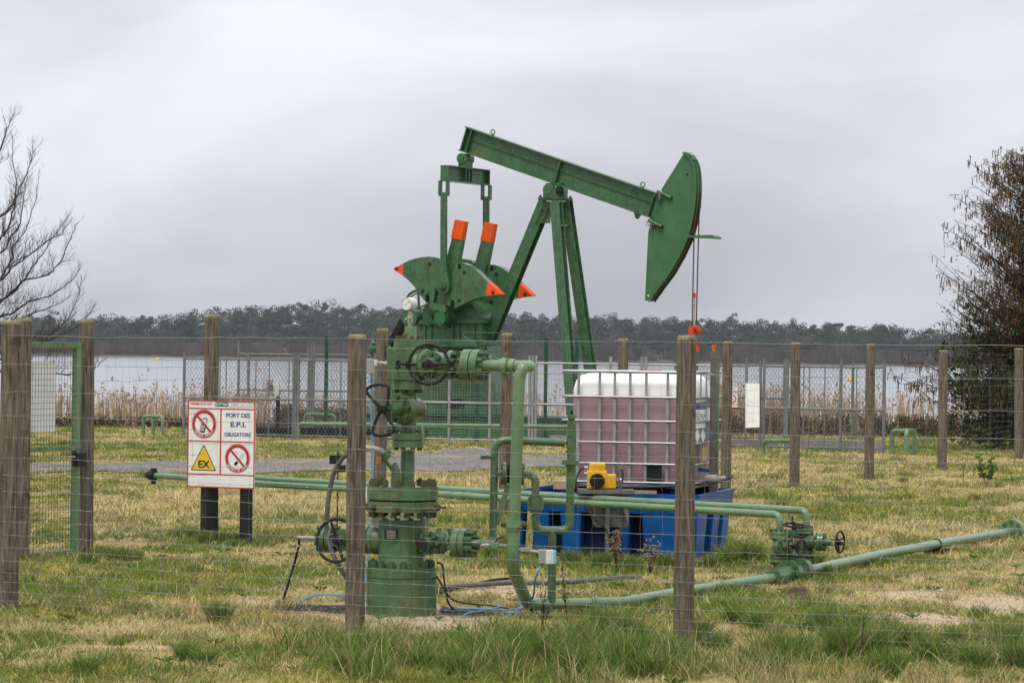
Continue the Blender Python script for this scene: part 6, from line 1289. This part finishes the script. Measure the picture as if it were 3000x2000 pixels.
# ================================================================ HOSES, CABLES AND SMALL GROUND THINGS
hose('conduit_hose', 'grey corrugated conduit arching from the lower wheel up behind the left post', [W(1090, 1313, 19.33), W(1050, 1318, 19.4), W(1005, 1340, 19.45), W(975, 1395, 19.5), W(960, 1480, 19.5), W(957, 1560, 19.5), W(975, 1620, 19.45), W(1000, 1670, 19.4), W(1030, 1710, 19.4), W(1052, 1765, 19.4)], .0155, 'rubber_grey')
hose('drain_hose', 'black hose hanging from the left drain valve to the ground', [wl(B0, 954) - WD * .172, W(876, 1590, wl(B0, 954).y + .05), W(869, 1625, 19.75), W(850, 1690, 19.75), W(836, 1735, 19.75), W(829, 1758, 19.75)], .0085)
m = MB(); q = wl(B0, 954) - WD * .172; m.tube([q, q - Z * .06], .009, 8); m.build('hose_end', 'bleach', WH)
def gl(pts, z=.012): return [G(x, y, z) for x, y in pts]
hose('ground_conduit', 'grey corrugated conduit lying on the ground behind the riser', gl([(1270, 1722), (1400, 1712), (1500, 1706), (1620, 1706), (1720, 1700), (1830, 1690), (1875, 1692)], .02), .0175, 'rubber_grey')
hose('ground_cable', 'thick black cable lying on the ground right of the wellhead base', gl([(1268, 1736), (1330, 1725), (1400, 1708), (1450, 1697), (1500, 1693)], .014), .010)
hose('signal_cable', 'blue cable running from the sensor box down to the ground by the wellhead', [W(1588, 1650, e2.y - .04), W(1570, 1690, e2.y - .04), W(1562, 1745, 19.4)] + gl([(1545, 1765), (1500, 1785), (1400, 1783), (1290, 1782)]), .0065, 'cable_blue', cat='cable')
hose('signal_cable', 'loose end of blue cable pointing left in the grass beside the wellhead', gl([(1545, 1768), (1520, 1785), (1490, 1800)]), .006, 'cable_blue', cat='cable')
hose('signal_cable', 'second blue cable curling towards the front of the wellhead base', gl([(1470, 1776), (1410, 1788), (1375, 1794), (1358, 1802)]), .006, 'cable_blue', cat='cable')
hose('signal_cable', 'blue cable arching over the ground left of the wooden post', gl([(866, 1776)]) + [W(890, 1755, 19.9), W(930, 1742, 19.95), W(985, 1742, 19.9), W(1040, 1748, 19.8), W(1080, 1762, 19.7)], .006, 'cable_blue', cat='cable')
hose('signal_cable', 'blue cable dropping from the grey junction box behind the wellhead', [W(1085, 1098, 20.4), W(1086, 1160, 20.4), W(1090, 1300, 20.4), W(1088, 1420, 20.4), W(1082, 1530, 20.3), W(1078, 1640, 20.3), W(1062, 1765, 20.2)], .0055, 'cable_blue', cat='cable')
hose('bundle_cable', 'black cable bundle dropping from the right of the wellhead base flange', [W(1281, 1646, 19.35), W(1296, 1655, 19.3), W(1300, 1690, 19.25), W(1312, 1760, 19.3)] + gl([(1330, 1784), (1345, 1790)]), .006)
hose('bundle_cable', 'black cable sweeping from the casing to the mesh mat at right', [W(1279, 1688, 19.35), W(1300, 1720, 19.3), W(1325, 1755, 19.4)] + gl([(1380, 1768), (1430, 1772), (1490, 1782)]), .0055)
YX = 20.45; xb = thing('junction_box', 'grey steel junction box beside the cross block behind the left post', 'box', W(1085, 1095, YX)); kX = ppm(YX)
m = MB(); m.box(W(1078, 1073, YX), 38 * kX, .08, 44 * kX); m.build('box', 'grey_box', xb, bevel=.004); m = MB(); m.box(W(1101, 1062, YX - .02), 9 * kX, .05, 17 * kX); m.build('cable_gland', 'grey_light', xb); m = MB(); m.tube([W(1105, 1062, YX - .03), W(1118, 1062, YX - .1), W(1136, 1066, YX - .5)], .010, 10); m.tube([W(1112, 1068, YX - .06), W(1134, 1058, YX - .3)], .006, 8); m.build('sensor_fitting', 'bleach', xb)
jp = V((W(1085, 1, YX).x - .02, YX + .06, 0)); m = MB(); m.box(V((jp.x, jp.y, .62)), .05, .04, 1.24); m.build('support_post', 'galv_dull', xb)
q = G(1010, 1765); sb = thing('perforated_stake', 'short perforated galvanised angle stake left of the wellhead', 'stake', q + V((0.02, 0.2, 0)))
m = MB(); m.box(q + V((.02, .2, .14)), .05, .006, .32); m.box(q + V((.046, .225, .14)), .006, .05, .32); st_ = m.build('angle', 'galv', sb)
for z_ in (.05, .12, .19, .26): m = MB(); m.cyl(q + V((.02, .196, z_)), q + V((.02, .1972, z_)), .006, n=10); m.build('hole', 'gap_black', st_)
# mesh mat round the casing
c0 = V((W(1177, 1798, YW).x, YW, .01))
for lab, xa, xb_, ya, yb_ in (('dark mesh netting on the bare soil left of the wellhead base', -.92, -.24, -.25, .30), ('dark mesh netting under the blue cables right of the wellhead base', .22, .72, -.20, .22)):
    P0, P1 = [], []; st2 = .016
    for i in range(int((xb_ - xa) / st2)):
        for j in range(int((yb_ - ya) / st2)):
            x_, y_ = c0.x + xa + i * st2, c0.y + ya + j * st2
            ex_, ey_ = abs((i * st2) / (xb_ - xa) * 2 - 1), abs((j * st2) / (yb_ - ya) * 2 - 1)
            if ex_ ** 2 + ey_ ** 2 + (float(vn(np.array([x_]), np.array([y_]), .12, 5)[0]) - .5) * 1.1 > .85: continue
            z_ = float(ground_z(np.array([x_]), np.array([y_]))[0]) + .012 + .006 * random.random(); P0 += [[x_, y_, z_], [x_, y_, z_]]; P1 += [[x_ + st2, y_, z_ + .002], [x_, y_ + st2, z_ + .002]]
    v, f = npwires(P0, P1, .0018); tag(npmesh('ground_netting', v, f, 'netting', base=V((c0.x + (xa + xb_) / 2, c0.y, 0))), lab, 'netting')
q = G(2338, 1758); fq = thing('loose_flange', 'rusty round flange lying tilted in the grass before the valves', 'flange', q); ax2 = V((-.38, -.55, .74)).normalized(); cq = q + Z * .03
m = MB(); m.cyl(cq, cq + ax2 * .03, .075, n=28); m.cyl(cq - ax2 * .035, cq - ax2 * .008, .075, n=28); lf = m.build('plate', 'nut_rust', fq, bevel=.004)
_, b1_, b2_ = basis(ax2)
for i in range(6): t = i * math.pi / 3; m = MB(); m.cyl(cq + ax2 * .0305 + (b1_ * math.cos(t) + b2_ * math.sin(t)) * .05, cq + ax2 * .032 + (b1_ * math.cos(t) + b2_ * math.sin(t)) * .05, .011, n=12); m.build('bolt_hole', 'nut_rust', lf)
def rock(name, label, p, r_, mt='stone', sq=(1, 1, .6)):
    m = MB(); bm = bmesh.new(); bmesh.ops.create_icosphere(bm, subdivisions=3, radius=1); rs = random.Random(int(p.x * 100)); ph = [rs.random() * 6 for _ in range(6)]
    for v in bm.verts:
        c = v.co; k_ = 1 + .15 * math.sin(3 * c.x + ph[0]) + .12 * math.sin(4 * c.y + ph[1]) + .1 * math.sin(5 * c.z + ph[2]) + .05 * math.sin(9 * c.x + 7 * c.y + ph[3]); v.co = V((c.x * sq[0], c.y * sq[1], c.z * sq[2])) * k_ * r_
    m.add([v.co + p for v in bm.verts], [tuple(v.index for v in f.verts) for f in bm.faces], True); bm.free(); return tag(m.build(name, mt, base=p), label, 'stone')
rock('field_stone', 'pale stone lying on the bare sandy patch at right', G(2758, 1735) + Z * .008, .028)
# black valve handle standing beyond the post
m = MB(); q = W(990, 1352, 27.5); m.box(V((q.x, q.y, .35)), .012, .012, .8); m.box(q + V((-.02, 0, .02)), .11, .06, .08); m.box(q + V((.03, 0, -.06)), .08, .05, .06); tag(m.build('valve_key', 'black_iron', base=V((q.x, q.y, 0))), 'black iron valve key on a stem behind the arching conduit', 'valve key')
# buoys
for nm, lab, x, y, w_, h_ in (('buoy', 'flat yellow buoy far out on the lake at left', 460, 1052, 15, 8), ('buoy', 'round yellow buoy on the lake seen through the right fence', 2489, 1111, 18, 20)):
    q = G(x, y + h_ * .3, WZ); k_ = q.y / F; c0 = q + Z * h_ * k_ * .35; o = thing(nm, lab, 'buoy', q, 'yellow buoys on the lake')
    prof = [(-.5, 0), (-.42, .3), (-.2, .47), (0, .5), (.2, .44), (.38, .28), (.5, .06), (.5, 0)]
    m = MB(); m.lathe(c0, Z, [(t * h_ * k_, r_ * w_ * k_) for t, r_ in prof], 20); m.build('float', 'buoy', o); m = MB(); m.lathe(c0 + Z * h_ * k_ * .5, Z, [(0, .06 * w_ * k_), (.06 * h_ * k_, .06 * w_ * k_), (.06 * h_ * k_, 0)], 10); m.build('lifting_ring', 'buoy', o)

# ================================================================ TREES AND WEEDS
YT = 45.0
BT = thing('bare_tree', 'leafless tree with fine upswept twigs at the left edge', 'tree', V((W(-330, 1, YT).x, YT, 0)))
tb0 = V((W(-330, 1, YT).x, YT, 0)); br = MB(); rt_ = random.Random(5)
m = MB(); m.tube([tb0 - Z * .2, tb0 + Z * .9 + V((.05, 0, 0)), tb0 + V((.25, 0, 1.7)), tb0 + V((.3, .1, 2.6)), tb0 + V((.25, .1, 4.2))], [.17, .14, .12, .08, .03], 12); m.build('trunk', 'bark', BT)
LIMBS = [[(-300, 980), (-120, 905), (0, 867), (62, 846), (105, 791), (158, 719), (191, 666), (230, 614)], [(-290, 960), (-100, 860), (0, 810), (62, 769), (120, 728), (158, 695), (206, 671), (236, 628)], [(-280, 930), (-100, 770), (0, 685), (24, 657), (43, 585), (50, 523), (62, 456), (62, 379)],
         [(-280, 900), (-80, 700), (0, 623), (38, 585), (77, 556), (110, 480), (120, 441), (124, 395)], [(-300, 990), (-80, 880), (0, 807), (38, 743), (62, 714), (100, 661), (129, 575), (143, 480)], [(-300, 990), (-100, 915), (0, 872), (96, 810), (167, 791), (206, 752), (230, 695), (253, 637)],
         [(-310, 1050), (-100, 1060), (20, 1035), (120, 996), (167, 972), (225, 920), (258, 853), (265, 795)], [(-290, 880), (-120, 640), (-20, 480), (10, 400), (28, 345), (40, 322)], 
         [(-300, 1040), (-60, 955), (40, 930), (120, 905), (190, 880), (235, 850)], [(-300, 1060), (-80, 1030), (60, 1010), (160, 985), (240, 950), (290, 905), (305, 880)], [(-300, 1070), (-40, 1075), (120, 1068), (220, 1085), (300, 1070), (335, 1035)], [(-300, 940), (-60, 760), (10, 720), (60, 640), (95, 560), (108, 500)], [(-300, 1000), (-60, 920), (30, 905), (110, 870), (180, 850), (245, 800), (262, 770)]]
def twig(p, d, ln, r0, depth):
    k = 5; pts = [p]; q = p.copy(); dd = d.copy()
    for i in range(k):
        dd = (dd + V((rt_.gauss(0, .13), rt_.gauss(0, .13), rt_.gauss(.09, .10)))).normalized(); q = q + dd * ln / k; pts.append(q.copy())
    br.tube(pts, [max(.0009, r0 * (1 - .75 * i / k)) for i in range(k + 1)], 3 if depth > 0 else 4, cap=False)
    if depth < 2 and ln > .12:
        for i in range(3):
            j = rt_.randint(1, k - 1); s = V((rt_.gauss(0, 1), rt_.gauss(0, .8), rt_.gauss(0, 1))); s = (s - dd * s.dot(dd)).normalized()
            twig(pts[j], (dd * .78 + s * .55 + Z * .25).normalized(), ln * rt_.uniform(.35, .65), r0 * .55, depth + 1)
for li, lm in enumerate(LIMBS):
    dy0, dy1 = rt_.uniform(-.3, .3), rt_.uniform(-1.3, 1.3); n = len(lm)
    pts = [W(x - (26 if x > 60 else 0), y + 14, YT + dy0 + (dy1 - dy0) * i / n) for i, (x, y) in enumerate(lm)]; fine = []
    for i in range(n - 1):
        for j in range(6):
            t = j / 6; q = pts[i].lerp(pts[i + 1], t); fine.append(q + V((rt_.gauss(0, .006), rt_.gauss(0, .015), rt_.gauss(0, .006))))
    fine.append(pts[-1]); N_ = len(fine); r_ = [.020 * (1 - i / N_) ** 1.1 + .0022 for i in range(N_)]; br.tube(fine, r_, 6, cap=False)
    for i in range(5, N_ - 1):
        for rep in range(2 if fine[i].x > W(-60, 1, YT).x else 1):
            if rt_.random() < .85:
                d = (fine[i + 1] - fine[i - 1]).normalized(); s = V((rt_.gauss(.1, 1), rt_.gauss(0, .9), rt_.gauss(.35, .8))); s = (s - d * s.dot(d)).normalized()
                twig(fine[i], (d * .7 + s * .65 + Z * .22).normalized(), rt_.uniform(.18, .46) * (1.15 - .75 * i / N_), r_[i] * .24 + .0010, 0)
br.build('crown', 'twig', BT)

# right: evergreen shrubby tree hung with brown catkins
YC = 57.5; xt = 3130
CT = thing('catkin_tree', 'dense dark green tree hung with brown catkins at the right edge', 'tree', V((W(xt, 1, YC).x, YC, 0)))
c0 = V((W(xt, 1, YC).x, YC, 0)); m = MB(); m.tube([c0 - Z * .2, c0 + Z * 1.5, c0 + V((-.1, 0, 3.5)), c0 + V((-.35, 0, 4.6)), c0 + V((-.6, 0, 5.3))], [.16, .12, .07, .03, .008], 10); trunk = m.build('trunk', 'bark', CT)
EDGE = [(440, 2915), (480, 2880), (520, 2855), (570, 2800), (640, 2800), (690, 2768), (760, 2770), (800, 2748), (870, 2755), (890, 2735), (950, 2745), (1000, 2730), (1040, 2690), (1080, 2665), (1140, 2690), (1200, 2712), (1250, 2725), (1295, 2740)]
def xl(y): return float(np.interp(y, [q[0] for q in EDGE], [q[1] for q in EDGE]))
rc = random.Random(11); tw = MB(); lc, ls, lcol, cat, lf = [], [], [], [], []
for i in range(760):
    y = 445 + 850 * (i + rc.random()) / 760; left = xl(y); half = (xt - left)
    ang = rc.uniform(0, 2 * math.pi) if i % 2 else rc.gauss(math.pi, .8)
    rad = half * (rc.uniform(.66, 1.0) if rc.random() < .55 else rc.uniform(.2, .7)) * ppm(YC) * (1.06 if i % 7 == 0 else 1)
    tip = V((c0.x + math.cos(ang) * rad, YC + math.sin(ang) * min(rad, 2.0) * .9, W(xt, y, YC).z)); up_ = .25 + .55 * rc.random()
    st0 = V((c0.x + (tip.x - c0.x) * .12, YC + (tip.y - YC) * .12, max(.3, tip.z - rad * up_)))
    mid = st0.lerp(tip, .55) + V((0, 0, -.05 * rad)); pts = [st0, mid, tip]
    tw.tube([st0, st0.lerp(mid, .6), mid, mid.lerp(tip, .6), tip], [.014, .010, .007, .005, .003], 4, cap=False)
    hi = float(np.clip((1050 - y) / 450, 0, 1))
    for k_ in range(9):                                   # side twigs with leaves along them
        t = rc.uniform(.25, 1.0); q = st0.lerp(tip, t); s = V((rc.gauss(-.2, 1), rc.gauss(0, 1), rc.gauss(.1, .6))).normalized(); ln = rc.uniform(.16, .50) * (1.15 - .4 * t)
        e_ = q + s * ln + Z * (.03 - .10 * rc.random()) * ln * 4; mid = q.lerp(e_, .5) + Z * .03; tw.tube([q, mid, e_], [.0045, .003, .0016], 3, cap=False)
        leafy = rc.random() < .85 - .45 * hi * (t > .45)
        for j in range((11 if hi < .4 else 7) if leafy else 3):
            pp = q.lerp(e_, rc.uniform(.15, 1.05)); g = rc.random(); brown = rc.random() < .12 + .58 * hi
            lf.append((pp + V((rc.gauss(0, .03), rc.gauss(0, .03), rc.gauss(-.008, .03))), np.array([.10, .066, .036]) * (.5 + .9 * g) if brown else np.array([.048, .068, .025]) * (.5 + 1.5 * g)))
        if rc.random() < (.75 if y < 1120 else .3):
            for _ in range(2): cat.append((q.lerp(e_, rc.uniform(.3, 1)), rc.uniform(.06, .15)))
    if y > 900 and rc.random() < .9 - .5 * hi:
        for k_ in range(9): lc.append(st0.lerp(tip, rc.uniform(.1, .92)) + V((rc.gauss(0, .15), rc.gauss(0, .15), rc.gauss(0, .12)))); ls.append(rc.uniform(.07, .16)); lcol.append(np.array([.052, .070, .027]) * (.5 + .9 * rc.random()))
for x0, y0, x1, y1 in ((2740, 1180, 2612, 1092), (2760, 1090, 2640, 1060), (2750, 1140, 2660, 1120), (2990, 700, 2780, 570), (2990, 600, 2830, 470), (3010, 560, 2915, 440), (2990, 820, 2755, 660), (2980, 950, 2740, 790)):
    p0, p1 = W(x0, y0, YC - .4), W(x1, y1, YC - .6); md = p0.lerp(p1, .5) + Z * .06; tw.tube([p0, md, p1], [.010, .007, .003], 4, cap=False)
    for k_ in range(16):
        q = p0.lerp(p1, rc.uniform(.15, 1)); e_ = q + V((rc.gauss(0, .12), rc.gauss(0, .12), rc.gauss(.02, .09))); tw.tube([q, e_], [.004, .002], 3, cap=False); cat.append((e_, rc.uniform(.07, .16))); cat.append((q.lerp(e_, .5), rc.uniform(.06, .14)))
        for _ in range(4): lf.append((q.lerp(e_, rc.uniform(.2, 1.1)), np.array([.09, .065, .035]) * rc.uniform(.6, 1.3)))
tw.build('branches', 'twig', CT)
v, f, c = clumps(np.array([tuple(p) for p in lc]), np.array(ls), 17, .032, (1, 1, .85), np.array(lcol), .35, hollow=.2)
v2, f2, c2 = clumps(np.array([tuple(p) for p, q in lf]), np.full(len(lf), .012), 1, .021, (1, 1, 1), np.array([q for p, q in lf]), .12, hollow=.1)
kp = v.reshape(-1, 4, 3)[:, :, 2].min(1) > .05; v = v.reshape(-1, 4, 3)[kp].reshape(-1, 3); c = c.reshape(-1, 4, 3)[kp].reshape(-1, 3); kp2 = v2.reshape(-1, 4, 3)[:, :, 2].min(1) > .03; v2 = v2.reshape(-1, 4, 3)[kp2].reshape(-1, 3); c2 = c2.reshape(-1, 4, 3)[kp2].reshape(-1, 3)
v = np.concatenate([v, v2]); npmesh('crown', v, np.arange(len(v)).reshape(-1, 4), 'leaf', CT, cols=np.concatenate([c, c2]))
P0 = [tuple(p) for p, l_ in cat]; P1 = [(p.x + rc.gauss(0, .008), p.y, p.z - l_) for p, l_ in cat]; v, f = npwires(P0, P1, .0085)
cc2 = np.repeat(np.array([.215, .125, .060]) * (.55 + .8 * rng.random((len(P0), 1))), 6, 0); stuff(npmesh('catkins', v, f, 'leaf', CT, cols=cc2))

# weeds
def weed(label, x, yb, yt, kind, seed, cat_='weed', spread=.05, n=5, col=(.30, .20, .11)):
    r_ = random.Random(seed); q = G(x, yb); h = W(x, yt, q.y).z; T_ = thing('dry_weed', label, cat_, q); m = MB(); hd, sz = [], []
    for i in range(n):
        a_ = r_.random() * 6.28; tip = q + V((math.cos(a_) * spread * h * 2, math.sin(a_) * spread * h * 2, h * r_.uniform(.6, 1))); md = q.lerp(tip, .5) + V((r_.gauss(0, .01), 0, 0)); m.tube([q - Z * .02, md, tip], [.003, .0024, .0012], 4)
        for k_ in range(16):
            t = r_.uniform(.35 if kind == 'seed' else .3, 1); s = q.lerp(tip, t); e_ = s + V((r_.gauss(0, .35), r_.gauss(0, .35), r_.uniform(.2, .6))).normalized() * h * r_.uniform(.05, .16); m.tube([s, e_], [.0012, .0008], 3)
            if kind == 'seed': hd.append(e_); sz.append(r_.uniform(.007, .013))
            elif kind == 'leafy': hd.append(e_); sz.append(r_.uniform(.008, .022))
    m.build('stems', 'twig' if kind != 'leafy' else 'bark', T_)
    if hd: v, f, c = clumps(np.array([tuple(p) for p in hd]), np.array(sz), 9, .007 if kind == 'seed' else .016, (1, 1, 1), np.array(col), .3, hollow=.1); npmesh('seed_heads' if kind == 'seed' else 'leaves', v, f, 'leaf', T_, cols=c)
weed('brown dry weed with fluffy seed heads in front of the pump stand leg', 1808, 1672, 1538, 'seed', 3, col=(.36, .24, .13), spread=.08)
weed('pale green dry weed with seed heads before the middle of the blue bund', 1905, 1680, 1575, 'seed', 8, col=(.34, .30, .17), spread=.12, n=6)
weed('tall dark dead stem standing in the grass before the sandy patch', 2528, 1948, 1722, 'bare', 4, spread=.02, n=1)
weed('cluster of thin dark dead stems in front of the bypass pipe foot', 1590, 1850, 1700, 'bare', 6, spread=.10, n=4)
weed('single tall dry stem with twigs right of the bypass pipe', 1665, 1830, 1640, 'seed', 12, spread=.05, n=2, col=(.16, .17, .07))
weed('small fresh green bush beyond the right fence posts', 2890, 1428, 1335, 'leafy', 15, 'bush', .13, 7, (.10, .18, .035))
weed('dead forked brown stem near the right fence post', 2822, 1420, 1330, 'bare', 21, spread=.08, n=2)
weed('second dead brown stem right of the forked one', 2850, 1415, 1352, 'bare', 22, spread=.03, n=2)
weed('thin leafless weed leaning before the third fence post from the right', 2515, 1395, 1330, 'bare', 23, spread=.18, n=5)

# ================================================================ HAZE
hz = bpy.data.materials.new('haze_air'); hz.use_nodes = True; t = hz.node_tree; t.nodes.remove(t.nodes['Principled BSDF'])
pvn = N(t, 'ShaderNodeVolumePrincipled'); pvn.inputs['Density'].default_value = HAZE; pvn.inputs['Color'].default_value = (.90, .94, 1, 1); pvn.inputs['Anisotropy'].default_value = .2
t.links.new(pvn.outputs[0], t.nodes['Material Output'].inputs['Volume']); M['haze_air'] = hz
stuff(MB().box((0, 1290, 30), 1840, 2760, 70).build('haze', 'haze_air'))
